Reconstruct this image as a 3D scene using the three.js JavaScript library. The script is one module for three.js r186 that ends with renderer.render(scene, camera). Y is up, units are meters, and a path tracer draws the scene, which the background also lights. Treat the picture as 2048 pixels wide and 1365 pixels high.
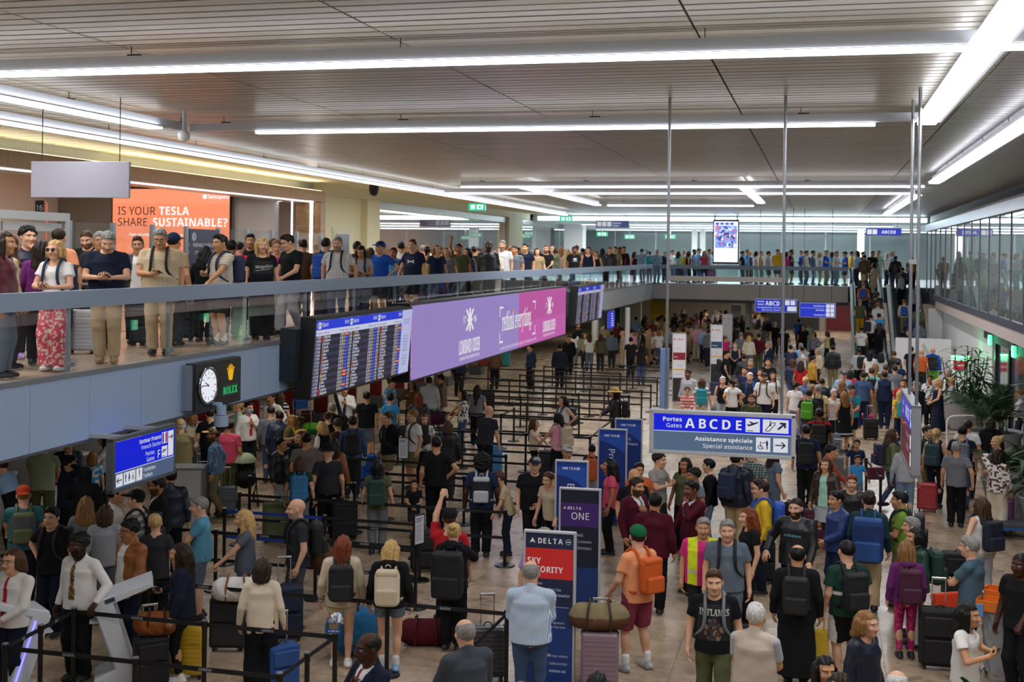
import * as THREE from 'three';
import { mergeGeometries } from 'three/addons/utils/BufferGeometryUtils.js';
import { RoundedBoxGeometry } from 'three/addons/geometries/RoundedBoxGeometry.js';
import { RectAreaLightUniformsLib } from 'three/addons/lights/RectAreaLightUniformsLib.js';

// ---------- camera, sky, exposure ----------
RectAreaLightUniformsLib.init();
const scene = new THREE.Scene();
scene.background = new THREE.Color(0x000000);
const FOCAL = 2420, W = 2048, H = 1365;
const camera = new THREE.PerspectiveCamera(2 * Math.atan(H / 2 / FOCAL) * 180 / Math.PI, W / H, 0.1, 300);
camera.position.set(0, 5.4, 0);
camera.rotation.order = 'YXZ';
camera.rotation.set(0, Math.atan(616 / FOCAL), 0.0129);
camera.focus = 17; camera.userData.fStop = 2.2;       // far hall falls slightly out of focus
camera.setViewOffset(W, H, 0, 176.5, W, H);          // rising lens: verticals stay upright
const renderer = new THREE.WebGLRenderer();
renderer.toneMapping = THREE.LinearToneMapping;
renderer.toneMappingExposure = 0.86;
renderer.shadowMap.enabled = true;
const LED = 15, LEDCOL = 0xf6f6fb, GLOW = 7;            // hall lamps: light strength, colour, what the eye sees of the tube
const UP = 3.82, CEIL = 7.6, XB = -8.95, DF = 67;    // upper floor, slat ceiling, balcony edge, far balcony edge

// ---------- helpers ----------
let seed = 7;
const rnd = () => { seed = (seed + 0x6d2b79f5) | 0; let t = Math.imul(seed ^ (seed >>> 15), 1 | seed); t = (t + Math.imul(t ^ (t >>> 7), 61 | t)) ^ t; return ((t ^ (t >>> 14)) >>> 0) / 4294967296; };
const used = new Map();
const numbered = (n) => { const k = used.get(n) || 0; used.set(n, k + 1); return k ? n + '_' + String(k).padStart(3, '0') : n; };
const shade = (m) => { m.castShadow = m.receiveShadow = true; return m; };
const mats = new Map();
function mat(color, roughness = 0.6, metalness = 0, more = {}) {
  const key = color + '|' + roughness + '|' + metalness + '|' + Object.entries(more).map(([k, v]) => k + (v && v.uuid || v)).join();
  if (!mats.has(key)) mats.set(key, new THREE.MeshPhysicalMaterial({ color, roughness, metalness, ...more }));
  return mats.get(key);
}
const geos = new Map();
const cached = (key, make) => { if (!geos.has(key)) geos.set(key, make()); return geos.get(key); };
const boxG = (w, h, d) => cached(`b${w},${h},${d}`, () => new THREE.BoxGeometry(w, h, d));
const rboxG = (w, h, d, r = 0.02) => cached(`r${w},${h},${d},${r}`, () => new RoundedBoxGeometry(w, h, d, 2, Math.min(r, w / 2.01, h / 2.01, d / 2.01)));
const cylG = (r, h, n = 14, r2 = r) => cached(`c${r},${h},${n},${r2}`, () => new THREE.CylinderGeometry(r2, r, h, n));
function tag(o, label, category, group, kind) { if (label) o.userData.label = label; if (category) o.userData.category = category; if (group) o.userData.group = group; if (kind) o.userData.kind = kind; return o; }
function thing(name, label, category, x, y, D, turn = 0, group) {
  const o = new THREE.Group(); o.name = numbered(name); scene.add(o); o.position.set(x, y, -D); o.rotation.y = turn;
  return tag(o, label, category, group);
}
function part(name, geo, m, parent, x = 0, y = 0, z = 0, rx = 0, ry = 0, rz = 0) {
  const o = shade(new THREE.Mesh(geo, m)); o.name = parent === scene ? numbered(name) : name; parent.add(o); o.position.set(x, y, z); o.rotation.set(rx, ry, rz); return o;
}
// a block given by its limits in hall coordinates (X across, Y up, D along the hall)
function block(name, m, parent, x0, x1, y0, y1, d0, d1) { return part(name, boxG(+(x1 - x0).toFixed(4), +(y1 - y0).toFixed(4), +(d1 - d0).toFixed(4)), m, parent, (x0 + x1) / 2, (y0 + y1) / 2, -(d0 + d1) / 2); }
function structure(name, m, ...lim) { const o = block(name, m, scene, ...lim); o.userData.kind = 'structure'; return o; }
function shell(name) { const o = new THREE.Group(); o.name = numbered(name); o.userData.kind = 'structure'; scene.add(o); return o; }
function areaLight(x, y, D, w, h, strength, color, ax = 'down') {
  const l = new THREE.RectAreaLight(color, strength, w, h); l.position.set(x, y, -D); scene.add(l);
  if (ax === 'down') l.rotation.set(-Math.PI / 2, 0, 0); else l.rotation.set(0, { right: -Math.PI / 2, left: Math.PI / 2, near: Math.PI, far: 0 }[ax], 0);
  return l;
}
// tileable value noise and textures
const hash2 = (x, y, s) => { let h = Math.imul(x, 374761393) + Math.imul(y, 668265263) + Math.imul(s, 2147483647 ^ 0x5bd1e995); h = Math.imul(h ^ (h >>> 13), 1274126177); return ((h ^ (h >>> 16)) >>> 0) / 4294967296; };
function vnoise(x, y, p, s) { const xi = Math.floor(x), yi = Math.floor(y), fx = x - xi, fy = y - yi, u = fx * fx * (3 - 2 * fx), v = fy * fy * (3 - 2 * fy), m = (a) => ((a % p) + p) % p;
  const a = hash2(m(xi), m(yi), s), b = hash2(m(xi + 1), m(yi), s), c = hash2(m(xi), m(yi + 1), s), d = hash2(m(xi + 1), m(yi + 1), s); return a + (b - a) * u + (c - a) * v + (a - b - c + d) * u * v; }
const fbm = (x, y, p, s, n = 4) => { let t = 0, a = 0.5; for (let i = 0; i < n; i++) { t += a * vnoise(x * (1 << i), y * (1 << i), p << i, s + i); a *= 0.5; } return t; };
function dataTex(n, f, srgb = true) {
  const d = new Uint8Array(n * n * 4);
  for (let j = 0; j < n; j++) for (let i = 0; i < n; i++) { const c = f(i / n, j / n), k = (j * n + i) * 4; d[k] = c[0]; d[k + 1] = c[1]; d[k + 2] = c[2]; d[k + 3] = 255; }
  const t = new THREE.DataTexture(d, n, n); t.wrapS = t.wrapT = THREE.RepeatWrapping; t.magFilter = THREE.LinearFilter; if (srgb) t.colorSpace = THREE.SRGBColorSpace; t.needsUpdate = true; return t;
}
function print(w, h, draw) { const c = document.createElement('canvas'); c.width = w; c.height = h; const g = c.getContext('2d'); draw(g, w, h); const t = new THREE.CanvasTexture(c); t.colorSpace = THREE.SRGBColorSpace; return t; }
// lit panel (screen or back-lit sign): print that glows
const glowMat = (t, k = 1) => new THREE.MeshPhysicalMaterial({ color: 0x050505, roughness: 0.25, emissive: 0xffffff, emissiveIntensity: k, emissiveMap: t });
const printMat = (t, r = 0.5) => new THREE.MeshPhysicalMaterial({ map: t, roughness: r });
const font = (g, px, weight = '', fam = 'sans-serif') => { g.font = `${weight} ${px}px ${fam}`; };
function tube(pts, r, n = 6, seg = 24) { return new THREE.TubeGeometry(new THREE.CatmullRomCurve3(pts.map((p) => new THREE.Vector3(...p))), seg, r, n); }
function bar(a, b, r, n = 6) { // straight round bar between two points
  const A = new THREE.Vector3(...a), B = new THREE.Vector3(...b), L = A.distanceTo(B), g = new THREE.CylinderGeometry(r, r, L, n);
  g.applyQuaternion(new THREE.Quaternion().setFromUnitVectors(new THREE.Vector3(0, 1, 0), B.clone().sub(A).normalize())); g.translate(...A.add(B).multiplyScalar(0.5).toArray()); return g;
}
const moved = (g, x, y, z) => { const c = g.clone(); c.translate(x, y, z); return c; };
const merged = (list) => mergeGeometries(list.map((g) => { const c = g.index ? g.toNonIndexed() : g; for (const k of Object.keys(c.attributes)) if (!['position', 'normal', 'uv'].includes(k)) c.deleteAttribute(k); return c; }));
// ---------- floors ----------
const stoneTex = dataTex(512, (u, v) => {
  const a = fbm(u * 4, v * 4, 4, 3, 5), b = fbm(u * 9, v * 9, 9, 11, 4), c = fbm(u * 30, v * 30, 30, 21, 3), s = Math.max(0, b - 0.56) * 3.2, t = 0.8 + 0.3 * (a - 0.5) + 0.24 * (c - 0.5) - 0.4 * s;
  return [Math.min(255, 212 * t + 8), Math.min(255, 189 * t + 5), Math.min(255, 160 * t + 2)];
});
const stoneRough = dataTex(256, (u, v) => { const a = 50 + 60 * fbm(u * 6, v * 6, 6, 5, 4); return [a, a, a]; }, false);
const stone = new THREE.MeshPhysicalMaterial({ map: stoneTex, roughness: 1, roughnessMap: stoneRough, specularIntensity: 0.8 });
function tileGeo(w, d, variant, t = 0.03) {
  const g = new THREE.BoxGeometry(w, t, d), p = g.attributes.position, uv = g.attributes.uv, ou = hash2(variant, 3, 9), ov = hash2(variant, 8, 4), turn = variant & 1;
  for (let i = 0; i < p.count; i++) { const a = p.getX(i) / 2.6, b = p.getZ(i) / 2.6; uv.setXY(i, (turn ? b : a) + ou, (turn ? a : b) + ov); }
  g.translate(0, -t / 2, 0); return g;
}
const floor = shell('floor');
block('screed', mat(0x3b352f, 0.9), floor, -23, 11, -0.3, -0.006, -3, 108);
{ const S = 0.9, G = 0.004, variants = [...Array(10).keys()].map((k) => tileGeo(S - G, S - G, k)), cells = [];
  for (let i = -25; i < 12; i++) for (let j = -3; j < 119; j++) { const x = (i + 0.5) * S, D = (j + 0.5) * S; cells.push([x, D, hash2(i + 90, j + 40, 3) * 10 | 0, Math.hypot(x + 1.5, D - 17)]); }
  cells.sort((a, b) => a[3] - b[3]);
  for (const [x, D, v] of cells.slice(0, 280)) part('tile', variants[v], stone, floor, x, 0, -D);
  const rest = part('tile_field', merged(cells.slice(280).map(([x, D, v]) => moved(variants[v], x, 0, -D))), stone, floor); rest.userData.kind = 'stuff';
}
const slabDark = mat(0x6a6c70, 0.75), plaster = mat(0xd8d6d2, 0.8);
const upTiles = (x0, x1, d0, d1, parent) => { const w = x1 - x0, g = tileGeo(w, d1 - d0, 5); return part('paving', g, stone, parent, (x0 + x1) / 2, UP, -(d0 + d1) / 2); };
const floorUp = shell('floor_upper');
block('slab', slabDark, floorUp, -23, XB - 0.12, 2.97, UP - 0.03, -3, DF + 0.12);
upTiles(-23, XB - 0.05, -3, DF + 0.05, floorUp);
const floorFar = shell('floor_far');
block('slab', slabDark, floorFar, -23, 1.45, 2.97, UP - 0.03, DF + 0.12, 106);
block('slab', slabDark, floorFar, 1.45, 11, 2.97, UP - 0.03, 67.6, 106);
{ const g = tileGeo(24.45, 39, 2); part('paving', g, mat(0xc9cdd0, 0.25), floorFar, -10.775, UP, -86.5); part('paving', tileGeo(9.55, 38.4, 3), mat(0xc9cdd0, 0.25), floorFar, 6.225, UP, -86.8); }
// balcony fronts: cladding panels 1.2 m wide, gaps between them
const cladding = mat(0xa2b9d6, 0.5, 0.1);
function fascia(name, x0, x1, y0, y1, d0, d1, along, m, step = 1.2, from = 0) {
  const o = shell(name), G = 0.007;
  const a0 = along ? d0 : x0, a1 = along ? d1 : x1;
  for (let a = from; a < a1; a += step) { const p = Math.max(a0, a), q = Math.min(a1, a + step) - G; if (q - p < 0.05) continue;
    if (along) block('panel', m, o, x0, x1, y0, y1, p, q); else block('panel', m, o, p, q, y0, y1, d0, d1); }
  return o;
}
fascia('trim_1', XB - 0.02, XB, 2.97, UP - 0.03, -3, 19.55, true, cladding, 1.2, -2.04);
fascia('trim_2', XB - 0.02, XB, 2.97, UP - 0.03, 19.56, DF, true, mat(0xc3c5c8, 0.5, 0.1), 2.38, 17.96);
fascia('trim_3', XB, 1.5, 2.97, UP - 0.03, DF, DF + 0.02, false, mat(0xc2bfbe, 0.55, 0.05), 1.74, XB);
structure('trim_4', mat(0x8a8d90, 0.4, 0.4), XB - 0.1, XB + 0.02, UP - 0.03, UP + 0.025, -3, DF + 0.02);
structure('trim_5', mat(0xb9c2c4, 0.4, 0.4), XB + 0.02, 1.5, UP - 0.03, UP + 0.025, DF - 0.02, DF + 0.1);
structure('trim_6', mat(0x55575b, 0.6, 0.2), XB - 0.12, XB + 0.01, 2.94, 2.968, -3, DF + 0.02);
structure('trim_7', mat(0x4c4d50, 0.6, 0.2), XB + 0.02, 1.5, 2.8, 2.968, DF + 0.1, DF + 0.35);
// ---------- glass balustrades: posts, panes, wide grey handrail ----------
const clear = new THREE.MeshPhysicalMaterial({ color: 0xffffff, roughness: 0.0, transmission: 1, thickness: 0, ior: 1.52 });
const greenGlass = new THREE.MeshPhysicalMaterial({ color: 0xe4f1ee, roughness: 0.0, transmission: 1, thickness: 0, ior: 1.52 });
const railMat = mat(0x93a3b8, 0.45, 0.2), postMat = mat(0x9aa5b1, 0.35, 0.5), steel = mat(0xb6bac0, 0.28, 0.9), dark = mat(0x17181b, 0.5), black = mat(0x0b0c0e, 0.45), white = mat(0xe9e9ea, 0.5);
function balustrade(label, xs, along, fix, parentGroup) {
  const o = thing('glass_balustrade', label, 'balustrade', 0, 0, 0);
  const a0 = xs[0], a1 = xs[xs.length - 1];
  const put = (name, m, p, q, y0, y1, th, off = 0) => along ? block(name, m, o, fix - th / 2 + off, fix + th / 2 + off, y0, y1, p, q) : block(name, m, o, p, q, y0, y1, fix - th / 2 - off, fix + th / 2 - off);
  put('handrail', railMat, a0, a1, 4.645, 4.86, 0.11);
  xs.forEach((a, i) => {
    const post = put('post', postMat, a - 0.02, a + 0.02, UP + 0.025, 4.645, 0.05, -0.03);
    if (i) { const b = xs[i - 1]; put('pane', along ? clear : greenGlass, b + 0.035, a - 0.035, UP + 0.05, 4.64, 0.012, 0.012);
      for (const e of [b + 0.05, a - 0.05]) put('clamp', postMat, e - 0.035, e + 0.035, UP + 0.1, UP + 0.15, 0.04, 0.012); }
  });
  return o;
}
{ const xs = []; for (let d = 13.21 - 2.38 * 3; d < DF; d += 2.38) xs.push(d); xs.push(DF - 0.05); balustrade('long glass balustrade with wide grey handrail along the upper gallery', xs, true, XB - 0.06);
  const far = []; for (let k = 0; k < 7; k++) far.push(XB + (1.45 - XB) * k / 6); balustrade('glass balustrade on the balcony that crosses the far end of the hall', far, false, DF + 0.06); }
// ---------- ceiling: slats across the hall ----------
const slatMat = [0xbab5a6, 0xc0bbac, 0xb4afa1].map((c) => mat(c, 0.34, 0.1)), slatGrey = mat(0xa3a2a4, 0.36, 0.1);
const ceiling = shell('ceiling');
block('backing', mat(0x8a857b, 0.9), ceiling, -23, 11, CEIL + 0.14, CEIL + 0.4, -3, DF + 1.2);
{ const pitch = 0.25, w = 0.205, joints = [-16.15, -13.6, -10.5, -7.4, -4.28, -1.2, 1.92, 5.75], list = [];
  const slat = (len) => boxG(len, 0.019, w), edge = slatMat[0], faces = new Map(), six = (m) => { if (!faces.has(m)) faces.set(m, [edge, edge, edge, m, edge, edge]); return faces.get(m); };   // painted face, dark folded edges
  for (let r = 0; r * pitch < 66; r++) { const D = 1 + r * pitch; if (D > DF) break;
    for (let k = 0; k < joints.length - 1; k++) {
      if (k === 0 && D > 24.6) continue;
      const a = joints[k] + 0.012, b = joints[k + 1] - 0.012, x = (a + b) / 2;
      list.push([x, D, +(b - a).toFixed(3), k >= 6 ? slatGrey : slatMat[hash2(r, k, 5) * 3 | 0], (hash2(r, k, 9) - 0.5) * 0.003]);
    } }
  const zc = (x, D) => D * 0.969 - x * 0.2467, near = (e) => { const z = zc(e[0], e[1]); return z < 8.6 || Math.abs((e[1] * 0.2467 + e[0] * 0.969) / z) > 0.62 ? 1e3 + z : z; };
  list.sort((p, q) => near(p) - near(q));
  for (const [x, D, len, m, dy] of list.slice(0, 290)) part('slat', slat(len), six(m), ceiling, x, CEIL + dy, -D);
  const rest = list.slice(290), side = (len) => cached('side' + len, () => { const g = new THREE.BoxGeometry(len, 0.019, w).toNonIndexed(), keep = []; for (let i = 0; i < 36; i++) if (i < 18 || i > 23) keep.push(i); const o = new THREE.BufferGeometry(); for (const k of ['position', 'normal', 'uv']) { const t = g.attributes[k], n = t.itemSize, v = new Float32Array(keep.length * n); keep.forEach((i, j) => { for (let c = 0; c < n; c++) v[j * n + c] = t.array[i * n + c]; }); o.setAttribute(k, new THREE.BufferAttribute(v, n)); } return o; });
  const sides = part('slat_field_edges', merged(rest.map(([x, D, len, , dy]) => moved(side(len), x, CEIL + dy, -D))), edge, ceiling); sides.userData.kind = 'stuff';
  for (const m of [...slatMat, slatGrey]) { const g = rest.filter((e) => e[3] === m); if (!g.length) continue;
    const f = part('slat_field', merged(g.map(([x, D, len, , dy]) => { const q = new THREE.PlaneGeometry(len, w); q.rotateX(Math.PI / 2); q.translate(x, CEIL + dy - 0.0095, -D); return q; })), m, ceiling); f.userData.kind = 'stuff'; }
}
block('plaster_field', mat(0xe2d9b8, 0.7), ceiling, -23, -13.62, CEIL + 0.01, CEIL + 0.13, 24.75, DF);
// ---------- outer walls (some only close the hall behind the camera) ----------
structure('wall_near', plaster, -23, 11, 0, 8, -3.4, -3);
structure('wall_outer_left', plaster, -23.4, -23, 0, 8, -3.4, 108);
structure('wall_outer_right', plaster, 11, 11.4, 0, 8, -3.4, 108);
structure('wall_far', mat(0x8a9a98, 0.7), -23.4, 11.4, 0, 8, 106, 106.4);
structure('roof_slab', mat(0x55524e, 0.9), -23.4, 11.4, 8.0, 8.3, -3.4, 108);
// far hall beyond the balcony: lower ceiling with a bright lit edge
structure('ceiling_far', mat(0xb9c0c0, 0.7), -23, 11, 7.25, 7.5, DF + 1.4, 106);
const coolWhite = mat(0xdfeeee, 0.6);
{ const o = thing('light_cove', 'long white light cove across the end of the slatted ceiling', 'light cove', 0, 0, 0);
  block('housing', coolWhite, o, -16.1, 5.6, 7.2, 7.62, DF + 1.0, DF + 1.35);
  block('led_diffuser', new THREE.MeshPhysicalMaterial({ color: 0xffffff, emissive: 0xdff6ff, emissiveIntensity: 3.2 }), o, -15.8, 5.5, 7.3, 7.52, DF + 0.98, DF + 1.0);
  areaLight(-5.1, 7.41, DF + 0.96, 21, 0.22, 16, 0xdff6ff, 'near'); }
// ---------- hanging linear lamps ----------
const lampGrey = mat(0xd3d9e2, 0.5, 0.1), lampGlow = new THREE.MeshPhysicalMaterial({ color: 0xffffff, roughness: 0.5, emissive: LEDCOL, emissiveIntensity: GLOW }), wire = mat(0x2b2b2b, 0.5, 0.5), wing = mat(0xdcdce4, 0.35, 0.3);
function lamp(label, across, fix, a0, a1, lit = [a0, a1], k = 1) {
  const L = a1 - a0, l0 = lit[0], l1 = lit[1], len = l1 - l0, o = thing('linear_lamp', label, 'lamp', across ? (a0 + a1) / 2 : fix, 7.3, across ? fix : (a0 + a1) / 2, across ? 0 : Math.PI / 2, 'hanging linear lamps');
  const c = across ? (l0 + l1) / 2 - (a0 + a1) / 2 : (l0 + l1) / 2 - (a0 + a1) / 2;   // local x runs along the lamp
  part('housing', boxG(+L.toFixed(3), 0.125, 0.1), lampGrey, o, 0, 0.125, 0);
  part('slot', boxG(+len.toFixed(3), 0.02, 0.06), dark, o, c, 0.056, 0);
  const wd = across ? 0.13 : 0.25; part('led_diffuser', boxG(+len.toFixed(3), 0.045, wd), lampGlow, o, c, 0.026, 0);
  if (!across) for (const s of [-1, 1]) part('reflector_wing', boxG(+len.toFixed(3), 0.006, 0.075), wing, o, c, 0.042, s * 0.155, s * 0.45);
  for (let t = -L / 2 + 0.6; t < L / 2; t += 3.1) { part('hanger', boxG(0.008, CEIL - 7.48, 0.008), wire, o, t, (CEIL - 7.48) / 2 + 0.187, 0); if (hash2(t * 10 | 0, fix * 7 | 0, 2) < 0.6) part('gripper', boxG(0.16, 0.02, 0.05), wire, o, t + 0.04, 0.198, 0); }
  const mid = (l0 + l1) / 2; if (across) areaLight(mid, 7.303, fix, len, 0.13, LED * 1.7 * k, LEDCOL); else areaLight(fix, 7.303, mid, 0.24, len, LED * k, LEDCOL);
  return o;
}
lamp('linear lamp spanning the hall just past the gallery mouth, longest of the cross lamps', true, 11.75, -11, 4.2);
lamp('linear lamp across the hall between two long lengthwise lamps', true, 18.25, -10.2, 1.45, [-9.0, 0.75]);
lamp('linear lamp across the ceiling behind the viewpoint', true, 5.2, -11, 4.2);
lamp('lengthwise linear lamp over the gallery edge ending at a white camera dome', false, -10.3, 2, 18.2, [2, 17.3]);
lamp('broad lengthwise linear lamp with wide reflector above the hanging signs', false, 1.45, 2, 18.2);
lamp('very long linear lamp running above the middle of the upper gallery', false, -12.3, 3, 59);
lamp('lengthwise linear lamp beside the glazed side gallery', false, 2.8, 7, 32.6);
lamp('short lengthwise linear lamp in front of the escalators', false, 2.85, 39, 57, [39, 57], 1.9);
lamp('linear lamp across the mid hall, nearer of a close pair', true, 34.3, -10.3, 2.7, [-10.3, 2.7], 1.9);
lamp('linear lamp across the mid hall, farther of a close pair', true, 38.1, -12, 2.6, [-12, 2.6], 1.9);
lamp('short linear lamp across the hall before the far balcony', true, 47.5, -8.2, -2.5, [-8.2, -2.5], 1.9);
lamp('lengthwise linear lamp hanging over the gallery handrail in the mid hall', false, -8.5, 34.5, 47, [34.5, 47], 1.9);
lamp('short lengthwise linear lamp alone in the middle of the hall', false, -2.1, 34.5, 44.8, [34.5, 44.8], 1.9);
// far hall and side rooms
const farGlow = new THREE.MeshPhysicalMaterial({ color: 0xffffff, emissive: 0xf0f8ff, emissiveIntensity: 4 });
for (const [D, x0, x1] of [[72, -14, 4], [79, -14, 6], [88, -16, 8], [97, -16, 8]]) { const o = thing('ceiling_lamp', 'cool white ceiling strip in the far upper hall', 'lamp', (x0 + x1) / 2, 7.16, D, 0, 'ceiling strips of the far upper hall');
  part('housing', boxG(x1 - x0, 0.07, 0.3), lampGrey, o, 0, 0.055, 0); part('led_diffuser', boxG(x1 - x0, 0.02, 0.26), farGlow, o, 0, 0.01, 0); areaLight((x0 + x1) / 2, 7.15, D, x1 - x0, 0.26, 75, 0xf2f8ff); }
for (const [x, D, L, k] of [[-12, 12, 10, 8], [-12, 26, 10, 12], [-12, 42, 14, 12], [-12, 58, 14, 14]]) { const o = thing('under_gallery_lamp', 'white strip lamp on the underside of the gallery', 'lamp', x, 2.93, D, 0, 'strip lamps under the gallery');
  part('led_diffuser', boxG(0.22, 0.03, L), farGlow, o, 0, 0.015, 0); areaLight(x, 2.925, D, 0.22, L, k, 0xfff4e6); }
for (const [x, D, L] of [[-8, 76, 14], [-2, 84, 14], [3, 88, 10]]) { const o = thing('under_balcony_lamp', 'white strip lamp on the underside of the far balcony', 'lamp', x, 2.93, D, 0, 'strip lamps under the far balcony');
  part('led_diffuser', boxG(L, 0.03, 0.22), farGlow, o, 0, 0.015, 0); areaLight(x, 2.925, D, L, 0.22, 26, 0xfff6ee); }
// ---------- upper gallery: portal, advertising wall, glazed shops ----------
const woodTex = dataTex(256, (u, v) => { const g = fbm(u * 3, v * 40, 1 << 10, 4, 3), k = 0.82 + 0.3 * (g - 0.5) + 0.12 * (fbm(u * 2, v * 120, 1 << 10, 8, 2) - 0.5); return [205 * k, 165 * k, 122 * k]; });
const wood = new THREE.MeshPhysicalMaterial({ map: woodTex, roughness: 0.45 }), woodDark = wood;
const wallGrey = mat(0x8b8580, 0.75), cream = mat(0xd9d4b0, 0.65), creamDark = cream, frameGrey = mat(0xaeb3b0, 0.4, 0.3), stripGlow = new THREE.MeshPhysicalMaterial({ color: 0xffffff, emissive: 0xf2f0ff, emissiveIntensity: 4 });
const wl = shell('wall_left');
for (let d = 3; d < 37.5; d += 1.75) block('panel', mat(0xb4b8b0, 0.5, 0.1), wl, -16.35, -16.3, 7.2, 7.72, d, Math.min(37.9, d + 1.742));
block('soffit', wallGrey, wl, -16.9, -16.36, 7.0, 7.25, 3, 37.9);
block('pier', cream, wl, -16.6, -16.2, UP, 7.3, 38.0, 41.3);
block('pier', cream, wl, -16.6, -15.95, UP, 7.3, 41.3, 42.6);
block('header', creamDark, wl, -16.6, -15.9, 7.28, 7.61, 37.2, 66.5);
block('header', frameGrey, wl, -16.4, -16.1, 7.0, 7.28, 42.7, 62.0);
block('pier', cream, wl, -16.6, -15.95, UP, 7.3, 62.0, 65.0);
block('header', frameGrey, wl, -16.4, -16.1, 7.0, 7.28, 65.0, 84);
block('mullion', frameGrey, wl, -16.35, -16.12, UP, 7.0, 42.65, 42.85);
block('mullion', frameGrey, wl, -16.35, -16.12, UP, 7.0, 61.8, 62.0);
block('mullion', frameGrey, wl, -16.35, -16.12, UP, 7.0, 65.0, 65.2);
const shopGlass = new THREE.MeshPhysicalMaterial({ color: 0xf0f4f2, roughness: 0.02, transmission: 1, thickness: 0, ior: 1.7 });
for (let d = 42.85; d < 61.7; d += 2.7) block('pane', shopGlass, wl, -16.25, -16.23, UP, 7.0, d + 0.01, Math.min(61.8, d + 2.69));
for (let d = 65.2; d < 83; d += 2.7) block('pane', shopGlass, wl, -16.25, -16.23, UP, 7.0, d + 0.01, d + 2.69);
// room behind the shop glass
const shop = shell('wall_shop');
block('back', mat(0xb08a76, 0.8), shop, -21.2, -21, UP, 7.3, 38, 84); block('side', mat(0xbda694, 0.8), shop, -21, -16.6, UP, 7.3, 37.9, 38.1); block('soffit', mat(0xd6d0c8, 0.8), shop, -21, -16.6, 7.2, 7.3, 38.1, 84);
{ const o = thing('shop_lamp', 'white strip lamp on the ceiling of the glazed shop', 'lamp', -18.6, 7.17, 52, 0); part('led_diffuser', boxG(0.2, 0.03, 22), farGlow, o, 0, 0, 0); areaLight(-18.6, 7.15, 52, 0.2, 22, 30, 0xffe9da); }
// door in the cream pier
{ const o = thing('door_1', 'cream painted door with a dark window beside the glazed shop', 'door', -16.2, UP, 39.45); o.userData.kind = 'structure';
  part('frame', boxG(0.06, 2.4, 1.7), mat(0xd2ceaf, 0.5), o, 0, 1.2, 0); part('leaf', boxG(0.05, 2.3, 1.5), mat(0xcfcbae, 0.5), o, 0.02, 1.15, 0); part('pane', boxG(0.03, 1.1, 1.2), mat(0x5c6468, 0.2), o, 0.045, 1.6, 0); part('handle', boxG(0.06, 0.03, 0.14), steel, o, 0.08, 1.05, 0.65); }
// portal of oak boards
const portal = shell('wall_portal');
for (let d = 18; d < 36.2; d += 2.62) block('board', wood, portal, -15.75, -15.5, 6.96, 7.3, d, Math.min(36.4, d + 2.612));
block('jamb', wood, portal, -15.72, -15.5, UP, 6.95, 36.02, 36.4); block('reveal', wood, portal, -16.35, -15.74, UP, 6.95, 36.02, 36.1);
block('jamb', woodDark, portal, -16.9, -15.6, UP, 7.5, 17.2, 17.9); block('board', wood, portal, -15.9, -15.58, UP, 7.42, 17.92, 18.3); block('board', wood, portal, -16.3, -15.5, UP, 7.42, 14.6, 16.1);
block('soffit', mat(0xc9bfb4, 0.35, 0.2), portal, -16.5, -15.76, 6.93, 6.96, 18.3, 36.0);
{ const o = thing('portal_light_strip', 'thin white light strip under the oak portal beam', 'light strip', 0, 0, 0); block('led_diffuser', stripGlow, o, -15.74, -15.7, 6.925, 6.955, 18.5, 35.9); areaLight(-15.72, 6.92, 27.2, 0.05, 17.4, 12, 0xfff0e2); }
{ const o = thing('portal_light_strip', 'upright white light strip on the oak reveal beside the cream pier', 'light strip', 0, 0, 0); block('led_diffuser', stripGlow, o, -15.86, -15.78, UP, 6.93, 35.98, 36.02); areaLight(-15.82, 5.4, 35.96, 0.08, 3.1, 14, 0xfff0e2, 'near'); }
{ const o = thing('cove_light', 'warm cove light on top of the oak portal beam', 'light strip', 0, 0, 0); block('led_diffuser', new THREE.MeshPhysicalMaterial({ color: 0xffffff, emissive: 0xffeec4, emissiveIntensity: 3 }), o, -15.72, -15.56, 7.3, 7.32, 18.5, 36.2); const l = areaLight(-15.64, 7.325, 27.3, 0.15, 17.6, 14, 0xffeec4); l.rotation.set(Math.PI / 2, 0, 0); }
{ const o = thing('lobby_lamp', 'white ceiling lamp inside the lobby behind the oak portal', 'lamp', -19.5, 7.48, 26); part('led_diffuser', boxG(0.3, 0.04, 10), farGlow, o); areaLight(-19.5, 7.45, 26, 0.3, 10, 12, 0xfff6ea); }
// lobby behind the portal
structure('wall_lobby_back', wallGrey, -23, -16.95, UP, 7.55, 33.0, 33.2); structure('wall_lobby_return', mat(0x9d9793, 0.7), -17.1, -16.95, UP, 7.55, 33.2, 36); structure('wall_lobby_side', mat(0x9a948f, 0.75), -18.55, -18.45, UP, 7.3, 36, 46);
structure('wall_corridor_end', mat(0x9b9b9d, 0.7), -18.6, -16.4, UP, 7.3, 40.0, 40.2); structure('trim_8', wallGrey, -18.6, -16.35, 7.02, 7.5, 36.02, 36.3); structure('trim_9', wood, -18.75, -18.4, UP, 7.02, 36.0, 36.2);
{ const o = thing('doorway_light_frame', 'white light strips framing the grey doorway beside the orange screen', 'light strip', 0, 0, 0); block('led_diffuser', stripGlow, o, -18.4, -16.5, 6.96, 7.0, 35.96, 36.0); block('led_diffuser', stripGlow, o, -18.42, -18.35, UP, 7.0, 35.94, 35.98); block('led_diffuser', stripGlow, o, -16.5, -16.46, UP, 7.0, 35.96, 36.0); areaLight(-17.4, 6.95, 35.9, 1.9, 0.04, 16, 0xffffff); }
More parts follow.
